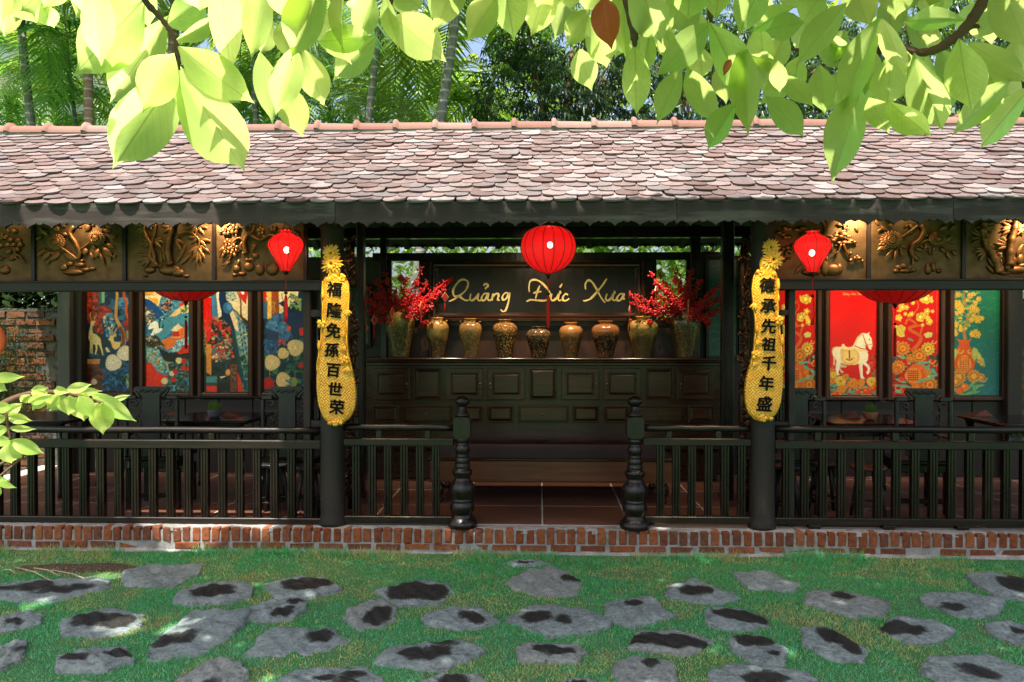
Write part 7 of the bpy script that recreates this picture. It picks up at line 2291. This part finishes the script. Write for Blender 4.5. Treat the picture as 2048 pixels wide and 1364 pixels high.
branch([TB + Vector((-.05, .06, 2.6)), Vector((2.3, -6.7, 3.0)), J1, at_d(2030, -110, 1.22)], .05, .016)
branch([at_d(2030, -110, 1.22), at_d(1965, 5, 1.25), at_d(1928, 58, 1.27), at_d(1880, 95, 1.29), at_d(1836, 104, 1.31), at_d(1778, 84, 1.33), at_d(1752, 80, 1.34)], .0105, .004)
branch([at_d(1776, 86, 1.33), at_d(1745, 112, 1.34), at_d(1722, 126, 1.34), at_d(1725, 146, 1.34)], .006, .003)
branch([at_d(1722, 126, 1.34), at_d(1668, 118, 1.35), at_d(1625, 108, 1.36), at_d(1590, 99, 1.37), at_d(1543, 98, 1.38)], .0035, .0025)
branch([at_d(1668, 120, 1.35), at_d(1640, 134, 1.35), at_d(1622, 148, 1.35)], .003, .002)
branch([at_d(1930, 56, 1.27), at_d(1980, 50, 1.28), at_d(2018, 66, 1.28), at_d(2032, 56, 1.28)], .004, .0025)
J2 = Vector((.3, -6.0, 3.2))
branch([TB + Vector((-.1, .12, 3.3)), Vector((1.6, -6.6, 3.7)), J2, at_d(420, -190, 1.1), at_d(300, -70, 1.12)], .04, .006)
branch([at_d(300, -70, 1.12), at_d(288, -6, 1.13), at_d(320, 34, 1.15), at_d(340, 62, 1.16), at_d(356, 98, 1.17), at_d(358, 140, 1.18)], .0055, .0022)
branch([J2, at_d(760, -160, 1.1), at_d(640, -60, 1.12), at_d(560, -30, 1.14)], .02, .004)
branch([J2, at_d(1000, -170, 1.1), at_d(900, -80, 1.12), at_d(800, -30, 1.14), at_d(772, 28, 1.15)], .02, .003)
branch([J1, at_d(1500, -220, 1.15), at_d(1420, -60, 1.18), at_d(1422, 44, 1.2)], .02, .003)
branch([J1, at_d(1360, -240, 1.12), at_d(1260, -70, 1.15), at_d(1268, 60, 1.18), at_d(1270, 94, 1.19)], .02, .0025)
branch([TB + Vector((-.3, .3, 4.6)), Vector((1.2, -5.2, 5.2)), Vector((-.6, -4.0, 5.5)), Vector((-2.6, -3.4, 5.6))], .07, .02)
branch([TB + Vector((-.3, .3, 4.6)), Vector((2.6, -5.2, 5.3)), Vector((2.9, -3.6, 5.6)), Vector((3.8, -2.6, 5.7))], .06, .02)
NL = 0
def leaf(bx, by, tx, ty, w, d=1.2, roll=0.0, away=.55, me=None, kind=None):
    """Leaf from photo point (bx,by) to (tx,ty), w pixels wide; its tip swings away from us so the sun comes through it."""
    global NL
    base = at_d(bx, by, d)
    Lp = math.hypot(tx - bx, ty - by)
    tip = at_d(tx, ty, d + away * Lp / FPX * d)
    u = tip - base
    L = u.length
    u.normalize()
    side = CAM_ROT @ Vector((1, 0, 0))
    # width direction: across the leaf as seen, tilted by roll
    view = (base - CAM_POS).normalized()
    side = u.cross(view).normalized()
    w_ = (Matrix.Rotation(roll, 3, u) @ side).normalized()
    nrm = u.cross(w_)
    m = Matrix((( u.x, w_.x, nrm.x), (u.y, w_.y, nrm.y), (u.z, w_.z, nrm.z))).to_4x4()
    W = w / FPX * d / max(.45, abs(math.cos(roll)))
    mt = Matrix.Translation(base - tree.L) @ m @ Matrix.Diagonal((L, W, (L + W) / 2, 1))
    o = link('leaf', me or near_leaves[NL % 8], tree.e)
    o.matrix_local = mt
    NL += 1
    return o
LV = [ # bx, by, tx, ty, width, depth, roll
    (287, 0, 144, 154, 118, 1.16, .1), (192, -40, 204, 138, 66, 1.08, -.1), (330, 44, 212, 217, 92, 1.22, .0), (348, 104, 286, 225, 84, 1.10, .15), (356, 140, 224, 342, 122, 1.18, -.1), (358, 138, 493, 350, 122, 1.18, .1), (358, 98, 513, 213, 84, 1.14, .2), (372, 148, 482, 206, 60, 1.24, 0), (438, -60, 462, 152, 70, 1.06, -.15),
    (336, 50, 420, -10, 70, 1.24, .2), (356, 82, 440, 34, 34, 1.2, .5), (532, -40, 503, 122, 62, 1.05, .3), (560, -90, 588, 52, 90, 1.0, -.2), (650, -50, 578, 122, 84, 1.02, .25), (572, 40, 576, 132, 50, 1.12, .6), (592, 88, 552, 232, 66, 1.10, -.1), (520, 104, 546, 252, 52, 1.22, .0), (575, 168, 606, 278, 62, 1.24, .1), (606, 100, 649, 217, 62, 1.22, .1),
    (630, 10, 702, 128, 66, 1.12, -.2), (752, 72, 665, 163, 66, 1.20, .1), (688, -40, 682, 112, 26, 1.1, .9), (640, 84, 752, 72, 56, 1.14, .1), (748, -10, 715, 84, 56, 1.18, .2), (784, 32, 893, 125, 88, 1.2, -.1), (770, -10, 798, 104, 34, 1.12, .5), (788, -30, 846, 22, 60, 1.08, .2), (930, -70, 868, 66, 70, 1.1, .1), (994, -8, 934, 84, 66, 1.08, .2),
    (1002, -60, 1030, 84, 72, 1.1, -.2), (1100, -50, 1058, 80, 70, 1.16, .1), (1128, -70, 1084, 24, 60, 1.2, .1), (1130, -60, 1142, 24, 66, 1.12, .2), (1178, 20, 1132, 96, 52, 1.14, .2), (1180, 34, 1216, 142, 62, 1.14, -.1), (1158, 96, 1184, 182, 56, 1.2, .1), (1246, -40, 1252, 122, 44, 1.18, .5), (1270, -60, 1324, 94, 80, 1.1, .1), (1270, 94, 1273, 239, 60, 1.19, .0),
    (1276, 66, 1254, 120, 40, 1.24, .4), (1422, 46, 1308, 154, 68, 1.1, .1), (1362, 138, 1311, 252, 52, 1.2, .25), (1424, 50, 1494, 200, 74, 1.08, -.15), (1374, 134, 1437, 252, 56, 1.16, .3), (1486, 84, 1497, 275, 62, 1.1, .1), (1470, 206, 1411, 303, 52, 1.16, .35), (1538, 196, 1613, 278, 56, 1.18, -.2), (1556, 120, 1560, 186, 36, 1.04, .1), (1566, 150, 1628, 216, 42, 1.16, .3),
    (1690, 8, 1588, 136, 62, 1.1, .15), (1752, 38, 1678, 234, 66, 1.12, .35), (1764, 34, 1816, 156, 44, 1.1, .6), (1782, 108, 1774, 222, 72, 1.2, -.1), (1828, 112, 1886, 268, 78, 1.16, .15), (1918, 86, 1944, 232, 80, 1.12, .1), (1724, 172, 1664, 366, 80, 1.2, .3), (1738, 196, 1778, 268, 52, 1.18, .1), (1778, 206, 1866, 276, 54, 1.16, .4), (1924, 38, 1800, 42, 46, 1.14, .3),
    (1934, 82, 2062, 166, 60, 1.14, .3), (2020, 160, 1903, 272, 56, 1.2, .25), (2062, 172, 1954, 302, 58, 1.2, .2), (1998, -40, 2058, 110, 90, 1.1, .1), (2034, 76, 2040, 150, 46, 1.2, .4), (1992, 18, 1955, 78, 44, 1.24, .2), (1648, -20, 1600, 54, 60, 1.22, .1), (1384, -50, 1374, 44, 74, 1.06, .1), (1444, -60, 1430, 42, 60, 1.08, -.2), (1530, -50, 1476, 74, 70, 1.08, .2),
    (1584, 14, 1498, 66, 40, 1.2, .5), (1604, 44, 1526, 62, 54, 1.16, .2), (4, -60, 4, 58, 44, 1.2, .1), (98, -30, 40, 22, 66, 1.2, .2), (84, 8, 110, 58, 44, 1.22, .1), (168, -90, 166, 38, 74, 1.2, .1), (128, -60, 88, 20, 60, 1.16, .1), (240, -60, 222, 40, 60, 1.22, .3), (390, -60, 400, 26, 66, 1.22, .1), (480, -70, 490, 60, 60, 1.2, .1), (700, -60, 650, 10, 70, 1.2, .2), (850, -70, 820, 10, 50, 1.22, .1), (1040, -70, 1010, 10, 60, 1.24, .2),
    (1190, -70, 1170, 30, 70, 1.22, .1), (1230, -60, 1296, 30, 70, 1.24, .1), (1340, -60, 1330, 60, 60, 1.24, .1), (1300, 60, 1286, 150, 46, 1.26, .2), (1330, 60, 1350, 130, 50, 1.26, .3), (1400, 90, 1404, 160, 50, 1.28, .1), (1440, 130, 1452, 210, 46, 1.26, .2), (1520, 50, 1530, 150, 56, 1.26, .2), (1570, 60, 1540, 150, 50, 1.28, .1), (1600, 110, 1580, 200, 50, 1.26, .2), (1640, 130, 1650, 230, 56, 1.28, .1), (1640, 60, 1700, 140, 56, 1.3, .2),
    (1700, 140, 1640, 230, 60, 1.3, .1), (1740, 90, 1730, 190, 60, 1.28, .2), (1810, 100, 1800, 200, 66, 1.3, .1), (1850, 100, 1830, 230, 70, 1.3, .2), (1880, 100, 1930, 200, 66, 1.3, .1), (1960, 90, 1990, 180, 60, 1.3, .2), (1990, 120, 2030, 220, 60, 1.32, .1), (1900, 150, 1880, 230, 50, 1.32, .2), (1700, -40, 1740, 60, 66, 1.26, .1), (1800, -60, 1790, 40, 70, 1.26, .2), (1860, -60, 1870, 50, 66, 1.3, .1), (1760, 140, 1700, 220, 50, 1.3, .3), (1480, -20, 1540, 40, 60, 1.28, .2), (1560, -60, 1620, 20, 66, 1.28, .1),
    (2048, 20, 1985, 60, 50, 1.3, .2), (1910, -50, 1860, 30, 60, 1.28, .3), (1400, 10, 1340, 60, 56, 1.28, .1), (1590, 150, 1520, 210, 46, 1.3, .2), (1500, 110, 1560, 200, 50, 1.3, .1), (1690, 60, 1660, 130, 50, 1.3, .1), (1830, 40, 1900, 20, 46, 1.3, .3), (610, -50, 640, 40, 60, 1.22, .1), (270, -60, 300, 60, 60, 1.26, .1), (540, 30, 520, 110, 50, 1.24, .1),
]
rl = random.Random(5)
for q in LV: leaf(*q, away=rl.uniform(.7, 1.15))
for _ in range(46):
    x_ = rl.uniform(-40, 2090); l_ = rl.uniform(70, 120); a_ = rl.uniform(-.7, .7); y_ = rl.uniform(-90, -30) if x_ < 1000 else rl.uniform(-80, 40)
    leaf(x_, y_, x_ + l_ * math.sin(a_), y_ + l_ * math.cos(a_), rl.uniform(40, 64), rl.uniform(1.26, 1.45), rl.uniform(-.3, .5), rl.uniform(.5, 1.1))
lb_ = leaf(1206, -6, 1222, 100, 60, 1.09, .2, .3, brown_leaf); lb_['label'] = 'dead orange-brown curled leaf'
lb2 = leaf(1462, 118, 1446, 152, 16, 1.07, .2, .2, brown_leaf); lb2['label'] = 'small shrivelled red-brown leaf'
# the crown that shades the lawn: leaves of the same tree high above, in front of the eave
r = random.Random(44)
cn = MB()
def canopy_leaf(c, s_):
    n_ = Vector((r.gauss(0, .5), r.gauss(0, .5), 1)).normalized()
    u = n_.cross(Vector((r.uniform(-1, 1), r.uniform(-1, 1), .1))).normalized(); w_ = n_.cross(u)
    cn.add([c - u * s_ * .5, c + w_ * s_ * .22, c + u * s_ * .5, c - w_ * s_ * .22], [(0, 1, 2, 3)])
for _ in range(21000):
    x_, y_ = r.uniform(-6.2, 6.2), r.uniform(-5.4, -1.3)
    z_ = 5.0 + r.random() * .9
    # keep a few gaps so flecks of sun reach the floor and lawn
    gap = False
    for (gx2, gy2, gr) in [(q[0] + to_sun.x / to_sun.z * (5 - q[2]), q[1] + to_sun.y / to_sun.z * (5 - q[2]), q[3]) for q in ((-2.95, .38, .2, .46), (-2.40, .40, .2, .34), (-3.45, .42, .2, .26), (-2.55, -1.72, 0, .10), (-3.2, -.72, 0, .10), (-2.2, -1.75, 0, .07), (-3.3, -1.35, 0, .07))]:
        tt = (z_ - 5.0) / to_sun.z
        if math.hypot(x_ - gx2 - to_sun.x * tt, y_ - gy2 - to_sun.y * tt) < gr + .08: gap = True
    if gap: continue
    lim = -1.50 - (z_ - 5.0) * .44 + .04 * math.sin(x_ * 2.1) + .03 * math.sin(x_ * 5.3)
    if y_ > lim: continue
    canopy_leaf(Vector((x_, y_, z_)), r.uniform(.18, .34))
# leaves of the near branches above the view, shading the ones that hang lower on the right
for _ in range(680):
    px_, d_ = (r.uniform(1200, 2200) if r.random() < .86 else r.uniform(520, 1150)), r.uniform(1.0, 1.5)
    c = at_d(px_, r.uniform(-420, -90), d_)
    canopy_leaf(c, r.uniform(.045, .10))
for _ in range(2600):  # extra unseen leaves along the crown's edge, added to keep sun off the fascia
    x_ = r.uniform(-5.5, 5.5); z_ = 5.0 + r.random() * .25
    y_ = -1.50 - (z_ - 5) * .44 - r.random() * .30
    if any(math.hypot(x_ - q[0] - to_sun.x / to_sun.z * (z_ - q[2]), y_ - q[1] - to_sun.y / to_sun.z * (z_ - q[2])) < q[3] + .02 for q in ((-2.95, .38, .2, .46), (-2.40, .40, .2, .34), (-3.45, .42, .2, .26))): continue
    canopy_leaf(Vector((x_, y_, z_)), r.uniform(.14, .24))
tree.part('crown', cn, M['leaf_canopy'], kind='stuff')

# ================================================================== sprig at the lower left, from a shrub beside the camera
SB = Vector((-2.3, -5.6, 0))
shrub = Thing('leafy_shrub', SB, 'sunlit yellow-green sprig reaching in from the left edge before the railing', 'shrub')
sp_leaves = [leaf_mesh(200 + s, 'leaf', M['leaf_sprig'], (.1, .3, .2, .4)[s], (.12, .2, .05, .25)[s], True, .04) for s in range(4)]
def sstem(pts, r0, r1):
    sp = [Vector(q) for q in spline([tuple(p) for p in pts], 6)]
    b = MB(); n = len(sp); b.tube(sp, [r0 + (r1 - r0) * i / (n - 1) for i in range(n)], 7)
    shrub.part('stem', b, M['twig'])
sstem([SB, SB + Vector((.1, .1, .8)), SB + Vector((.25, .2, 1.35)), at_d(-60, 860, 1.75), at_d(0, 812, 1.75), at_d(60, 788, 1.76), at_d(130, 786, 1.78), at_d(190, 802, 1.8), at_d(206, 806, 1.8)], .014, .0025)
sstem([at_d(-60, 860, 1.75), at_d(-10, 806, 1.7), at_d(10, 826, 1.7), at_d(16, 856, 1.7), at_d(21, 880, 1.7)], .004, .0022)
sstem([SB + Vector((.1, .1, .8)), at_d(-60, 960, 1.7), at_d(-10, 964, 1.7)], .006, .002)
sstem([at_d(-60, 860, 1.75), at_d(-40, 780, 1.7), at_d(-20, 755, 1.7)], .004, .002)
NS_ = 0
def sleaf(bx, by, tx, ty, w, d=1.74, roll=0.0, away=.4):
    global NS_
    base = at_d(bx, by, d); Lp = math.hypot(tx - bx, ty - by)
    tip = at_d(tx, ty, d + away * Lp / FPX * d)
    u = tip - base; L = u.length; u.normalize()
    side = u.cross((base - CAM_POS).normalized()).normalized()
    w_ = (Matrix.Rotation(roll, 3, u) @ side).normalized(); nrm = u.cross(w_)
    m = Matrix(((u.x, w_.x, nrm.x), (u.y, w_.y, nrm.y), (u.z, w_.z, nrm.z))).to_4x4()
    W = w / FPX * d / max(.45, abs(math.cos(roll)))
    o = link('leaf', sp_leaves[NS_ % 4], shrub.e)
    o.matrix_local = Matrix.Translation(base - shrub.L) @ m @ Matrix.Diagonal((L, W, (L + W) / 2, 1))
    NS_ += 1
for q in ((-20, 755, 50, 753, 22), (-25, 760, 16, 782, 26), (62, 780, 98, 776, 16), (92, 786, 62, 800, 26), (92, 790, 64, 822, 24, 1.76), (100, 790, 52, 808, 22, 1.72), (130, 790, 98, 822, 28, 1.78), (136, 784, 104, 780, 18), (140, 792, 138, 832, 42, 1.76), (132, 780, 184, 768, 22, 1.76), (150, 786, 205, 782, 18, 1.8), (165, 784, 168, 846, 46, 1.8), (205, 806, 207, 871, 46, 1.78), (182, 786, 275, 844, 36, 1.8), (196, 806, 178, 838, 34, 1.78), (222, 800, 262, 790, 12, 1.84), (158, 792, 190, 836, 34, 1.74), (60, 790, 40, 806, 18), (118, 788, 92, 818, 24, 1.74), (12, 832, 66, 842, 22, 1.7), (12, 832, -20, 846, 20, 1.7), (17, 856, 74, 858, 14, 1.7), (17, 856, -22, 866, 22, 1.7), (21, 880, 90, 908, 30, 1.7), (21, 880, -14, 886, 22, 1.7), (21, 884, 24, 930, 42, 1.7), (-12, 818, 26, 812, 24, 1.68), (10, 826, 46, 806, 22, 1.7), (-10, 962, 34, 976, 14, 1.7), (-10, 966, -4, 1000, 20, 1.7), (-20, 956, 20, 962, 12, 1.7)): sleaf(*q)

# ================================================================== palms behind the pavilion
def frond_mesh(seed, L=2.0, nl=34, droop=.55, lw=.044, ll=.56):
    r = random.Random(seed)
    b = MB()
    pts = []
    for i in range(15):
        t = i / 14
        pts.append(Vector((L * (t - .12 * droop * t * t), .03 * math.sin(t * 3 + seed), L * (.38 * t - droop * t ** 2.1))))
    b.tube(pts, [.014 - .0115 * i / 14 for i in range(15)], 5)
    for k_ in range(nl):
        t = .16 + .84 * (k_ / (nl - 1)) ** .95
        i = min(13, int(t * 14)); p = pts[i].lerp(pts[i + 1], t * 14 - i)
        tan = (pts[i + 1] - pts[i]).normalized()
        l_ = ll * (math.sin(math.pi * (.18 + .78 * t)) ** .7) * r.uniform(.85, 1.1)
        for s in (-1, 1):
            d = (tan * r.uniform(.55, .75) + Vector((0, s, 0)) * .8 + Vector((0, 0, r.uniform(-.05, .28)))).normalized()
            m1 = p + d * l_ * .5 + Vector((0, 0, -.03 * l_)); e_ = p + d * l_ + Vector((0, 0, -l_ * r.uniform(.22, .5)))
            w_ = tan * lw * .5
            up = Vector((0, 0, .010))
            b.add([p - w_ * .5, p + w_ * .5, m1 - w_ * 1.1, m1 + up, m1 + w_ * 1.1, e_], [(0, 1, 3, 2), (1, 4, 3), (2, 3, 5), (3, 4, 5)])
    return b.mesh('frond', M['palm'])
fronds = [frond_mesh(1, 2.1, 36, .55), frond_mesh(2, 1.8, 32, .75), frond_mesh(3, 2.3, 38, .4), frond_mesh(4, 1.6, 30, .95), frond_mesh(5, 2.0, 36, .65, .024, .6)]
def palm(pb, Yp, pt, r0, crown_z, nf, label, mat='palm_trunk', seed=0, fs_=1.0, shaft=True, stems=0):
    """pb, pt: photo points the trunk passes through (low, high)."""
    r = random.Random(seed)
    a, c_ = P(*pb, Yp), P(*pt, Yp)
    d = (c_ - a) / (c_.z - a.z)
    base = a - d * (a.z + .02)
    top = a + d * (crown_z - a.z)
    t = Thing('palm_tree', base, label, 'palm tree', 'palms behind the tiled roof')
    n = 26
    pts = [base.lerp(top, i / n) for i in range(n + 1)]
    b = MB(); b.tube(pts, [r0 * (1.25 - .35 * i / n) * (1.06 if i % 2 else .97) for i in range(n + 1)], 12)
    t.part('trunk', b, M[mat])
    if shaft:
        b = MB(); b.tube([top, top + d * .3, top + d * .65], [r0 * 1.05, r0 * 1.1, r0 * .5], 10); t.part('crownshaft', b, M['palm_stem'])
    for k_ in range(int(nf * 1.4)):
        ang = k_ * 2.399 + r.uniform(-.3, .3)
        el = r.uniform(-.5, .9) - .25 * (k_ / nf)
        o = link('frond', fronds[r.randrange(5)], t.e, top + d * (.55 - .25 * k_ / nf) - t.L)
        o.rotation_euler = (r.uniform(-.25, .25), -el, ang)
        s_ = fs_ * r.uniform(.85, 1.15)
        o.scale = (s_, s_, s_)
    return t
M['palm_stem'] = mat_bark('green_palm_crownshaft', (.06, .12, .04), (.12, .2, .07))
palm((62, 250), 5.2, (44, 70), .060, 6.3, 11, 'slim green-stemmed palm at the far left over the roof', seed=1)
palm((178, 250), 5.0, (176, 150), .066, 6.9, 12, 'brown ringed palm trunk left of the two biggest hanging leaves', 'palm_trunk_brown', 2)
palm((152, 250), 6.0, (140, 160), .032, 5.6, 9, 'thin palm stem beside the brown ringed trunk', seed=3, fs_=.8)
palm((338, 250), 5.6, (345, 110), .075, 7.4, 12, 'thick grey palm trunk seen between two sunlit leaves at the left', 'palm_trunk_brown', 4)
palm((512, 245), 6.2, (508, 150), .05, 6.2, 11, 'bluish palm trunk below the dark green leaves', seed=5)
palm((737, 245), 4.6, (757, 60), .055, 6.2, 12, 'leaning grey palm left of the middle', seed=6)
palm((880, 245), 4.3, (906, 70), .066, 6.6, 12, 'leaning banded palm nearest the middle of the view', seed=7)
palm((660, 245), 6.6, (650, 150), .04, 5.3, 10, 'low palm with arching fronds between the two leaning palms and the left leaves', seed=8)
palm((800, 245), 6.8, (806, 160), .04, 5.2, 12, 'low palm with arching fronds between the two leaning palms', seed=9)
palm((975, 245), 6.8, (985, 150), .045, 5.6, 11, 'palm with pale fronds right of the banded palm', seed=10)
palm((250, 245), 7.4, (250, 150), .045, 5.2, 11, 'low bushy palm behind the biggest sunlit leaves', seed=11)
palm((20, 245), 7.0, (10, 150), .045, 5.4, 11, 'bushy palm at the left edge of the sky', seed=12)
palm((430, 245), 7.6, (432, 150), .045, 5.8, 12, 'bushy palm behind the second big hanging leaf', seed=13)
palm((585, 245), 8.2, (580, 150), .05, 6.4, 12, 'distant palm behind the cluster of dark leaves', seed=14)
palm((110, 245), 8.6, (104, 150), .05, 6.6, 12, 'distant palm behind the slim green-stemmed palm', seed=15)
palm((700, 245), 9.0, (716, 120), .05, 7.2, 12, 'tall distant palm behind the leaning grey palm', seed=16)

# ================================================================== mango trees
def mango(cx_px, Yt, zc, rx, ry, rz, nros, label, seed, gap=None):
    r = random.Random(seed)
    x = Xp(cx_px, Yt)
    t = Thing('mango_tree', (x, Yt, 0), label, 'tree', 'dark leafy trees behind the tiled roof')
    b = MB(); b.tube([(x, Yt, -.02), (x + .05, Yt, zc * .5), (x - .05, Yt, zc * .9), (x + .1, Yt, zc + rz * .6)], [.12, .10, .08, .03], 10); t.part('trunk', b, M['bark'])
    cr = MB()
    for k_ in range(14):
        a = r.uniform(0, 6.28); e_ = r.uniform(-.3, 1.1)
        tip = Vector((x + rx * .85 * math.cos(a) * math.cos(e_), Yt + ry * .85 * math.sin(a) * math.cos(e_), zc + rz * .85 * math.sin(e_)))
        s0 = Vector((x, Yt, zc * r.uniform(.55, .95)))
        b = MB(); b.tube([s0, s0.lerp(tip, .5) + Vector((0, 0, .12)), tip], [.035, .022, .008], 6); t.part('branch', b, M['bark'])
    for k_ in range(nros):
        while True:
            p = Vector((r.uniform(-1, 1), r.uniform(-1, 1), r.uniform(-1, 1)))
            if .35 < p.length < 1.0: break
        clump = math.sin(p.x * 5 + seed) * math.sin(p.z * 5 + 1) + .6 * math.sin(p.y * 4 + p.x * 3)
        if clump < -.55: continue
        c = Vector((x + p.x * rx, Yt + p.y * ry, zc + p.z * rz))
        shade = r.uniform(.7, 1.25)
        young = r.random() < .13
        tint = (1.9 * shade, 2.3 * shade, .8 * shade, 1) if young else ((shade * .75, shade, shade * 1.25, 1) if r.random() < .5 else (shade, shade * 1.2, shade * .7, 1))
        up = Vector((r.gauss(0, .4), r.gauss(0, .4), 1)).normalized()
        for j in range(9):
            a = 6.283 * j / 9 + r.uniform(-.3, .3)
            d = Vector((math.cos(a), math.sin(a), 0))
            d = (d - up * d.dot(up) + up * .15).normalized()
            l_ = r.uniform(.13, .24); w_ = l_ * .2
            sd = d.cross(up).normalized() * w_ * .5
            m1 = c + d * l_ * .5; tip = c + d * l_ * .85 + Vector((0, 0, -l_ * r.uniform(.25, .65)))
            cr.add([c, m1 - sd + Vector((0, 0, .012)), m1, m1 + sd + Vector((0, 0, .012)), tip], [(0, 2, 1), (0, 3, 2), (1, 2, 4), (2, 3, 4)], col=tint)
    t.part('crown', cr, M['mango'], kind='stuff')
mango(1130, 5.6, 4.9, 1.5, 1.2, 1.9, 1500, 'dark blue-green mango tree behind the middle of the roof', 1)
mango(1420, 6.4, 5.2, 1.8, 1.3, 2.2, 1700, 'dark leafy tree behind the roof, right of the mango tree at the middle', 2)
mango(1800, 6.0, 5.2, 2.1, 1.4, 2.2, 1900, 'dark leafy tree behind the roof under the brown branch', 3)
mango(2120, 6.6, 5.0, 1.8, 1.3, 2.2, 1300, 'dark leafy tree behind the right end of the roof', 4)
# low leafy shrubs seen through the openings under the rear eave
def bush(cx_px, Yt, zc, rx, ry, rz, n, label, seed, big=.16, mt='far_leaf'):
    r = random.Random(seed)
    x = Xp(cx_px, Yt)
    t = Thing('garden_shrub', (x, Yt, 0), label, 'shrub', 'shrubs behind the pavilion')
    b = MB()
    for k_ in range(5):
        a = 1.257 * k_
        b.tube([(x + .04 * math.cos(a), Yt + .04 * math.sin(a), -.02), (x + rx * .3 * math.cos(a), Yt + ry * .3 * math.sin(a), zc * .7), (x + rx * .6 * math.cos(a), Yt + ry * .6 * math.sin(a), zc + rz * .5)], [.03, .02, .008], 6)
    t.part('stems', b, M['bark'], kind='stuff')
    cr = MB()
    for _ in range(n):
        p = Vector((r.gauss(0, .45), r.gauss(0, .45), r.uniform(-1, 1)))
        c = Vector((x + p.x * rx, Yt + p.y * ry, zc + p.z * rz))
        n_ = Vector((r.gauss(0, .5), -.4 + r.gauss(0, .4), .8)).normalized()
        u = n_.cross(Vector((r.uniform(-1, 1), r.uniform(-1, 1), .2))).normalized(); w_ = n_.cross(u)
        s_ = big * r.uniform(.6, 1.2); k2 = r.uniform(.6, 1.6)
        cr.add([c - u * s_ * .5, c - u * s_ * .1 - w_ * s_ * .25, c + n_ * s_ * .05, c - u * s_ * .1 + w_ * s_ * .25, c + u * s_ * .55 - n_ * s_ * .12], [(0, 1, 2), (0, 2, 3), (1, 4, 2), (2, 4, 3)], col=(k2, k2, k2 * .8, 1))
    t.part('foliage', cr, M[mt], kind='stuff')
bush(960, 4.3, 1.9, .9, .5, 1.4, 900, 'green shrub behind the sign board', 1); bush(1200, 4.4, 1.9, .9, .5, 1.4, 1100, 'broad-leaved shrub behind the right half of the sign board', 2, .24); bush(1350, 4.2, 1.8, .6, .4, 1.4, 700, 'shrub seen through the right rear opening', 3, .2)
bush(810, 4.9, 1.9, .6, .4, 1.4, 420, 'shrub seen through the left rear opening', 4); bush(20, 3.9, 1.7, 1.0, .35, 1.2, 7000, 'dark green shrub above the mossy brick wall', 5, .15, 'ivy'); bush(620, 4.8, 1.9, .8, .5, 1.3, 600, 'shrub behind the left painted panels', 6); bush(1600, 4.8, 1.9, .9, .5, 1.3, 600, 'shrub behind the right painted panels', 7); bush(2100, 4.8, 1.6, .9, .5, 1.3, 700, 'shrub behind the right end of the pavilion', 8)
# far foliage that reads as one mass
r = random.Random(61)
fm = MB()
for _ in range(34000):
    x_ = r.uniform(-13, 13); y_ = 10.5 + r.random() * 4
    top = 10.2 + 1.6 * math.sin(x_ * .7) + 1.0 * math.sin(x_ * 1.9 + 1)
    z_ = r.uniform(.2, max(2, top)) 
    if math.sin(x_ * 2.3 + z_ * 1.1) * math.sin(z_ * 1.9 + x_ * .6) > .86: continue
    c = Vector((x_, y_, z_))
    n_ = Vector((r.gauss(0, .6), -.3 + r.gauss(0, .5), .7)).normalized()
    u = n_.cross(Vector((r.uniform(-1, 1), r.uniform(-1, 1), .2))).normalized(); w_ = n_.cross(u)
    s_ = r.uniform(.12, .34); k2 = r.uniform(.5, 1.5)
    fm.add([c - u * s_ * .5, c - w_ * s_ * .22, c + u * s_ * .55, c + w_ * s_ * .22], [(0, 1, 2, 3)], col=(k2, k2, k2 * .7, 1))
o = solo('distant_foliage', fm, M['far_leaf'], (0, 12, 0), 'bright mass of distant foliage behind the palms and trees', 'foliage', kind='stuff')

# ================================================================== pale house behind the palms at the left
HY = 9.2
hs = Thing('white_house', (Xp(60, HY), HY, 0), 'pale white house behind the palms at the far left', 'house')
b = MB(); b.box(Xp(-260, HY), Xp(118, HY), HY, HY + 3, -.05, Zp(64, HY), .02); hs.part('wall', b, M['plaster'])
b = MB(); b.box(Xp(118, HY) + .002, Xp(210, HY), HY + .6, HY + 3, -.05, Zp(172, HY), .02); hs.part('lower_wing', b, M['plaster'])
b = MB()
xa, xb, zt = Xp(-280, HY), Xp(132, HY), Zp(64, HY)
b.add([(xa, HY - .3, zt + .002), (xb, HY - .3, zt + .002), (xb, HY + 3.3, zt + .002), (xa, HY + 3.3, zt + .002), (xa, HY + 1.5, zt + .9), (xb, HY + 1.5, zt + .9)], [(0, 1, 5, 4), (2, 3, 4, 5), (1, 2, 5), (3, 0, 4), (3, 2, 1, 0)])
hs.part('roof', b, M['slate'])
for (p0, p1, t0, t1) in ((8, 40, 120, 172), (64, 96, 120, 172)):
    b = MB(); b.box(Xp(p0, HY), Xp(p1, HY), HY - .03, HY - .002, Zp(t1, HY), Zp(t0, HY), .008); w = hs.part('window', b, M['wood_grey'])
    b = MB(); b.box(Xp(p0 + 3, HY), Xp(p1 - 3, HY), HY - .034, HY - .031, Zp(t1 - 3, HY), Zp(t0 + 3, HY)); o = link('pane', b.mesh('pane', M['pane'] if 'pane' in M else M.setdefault('pane', mat_plain('dark_window_glass', (.03, .04, .05), .08, 0, .6)), hs.L), w)
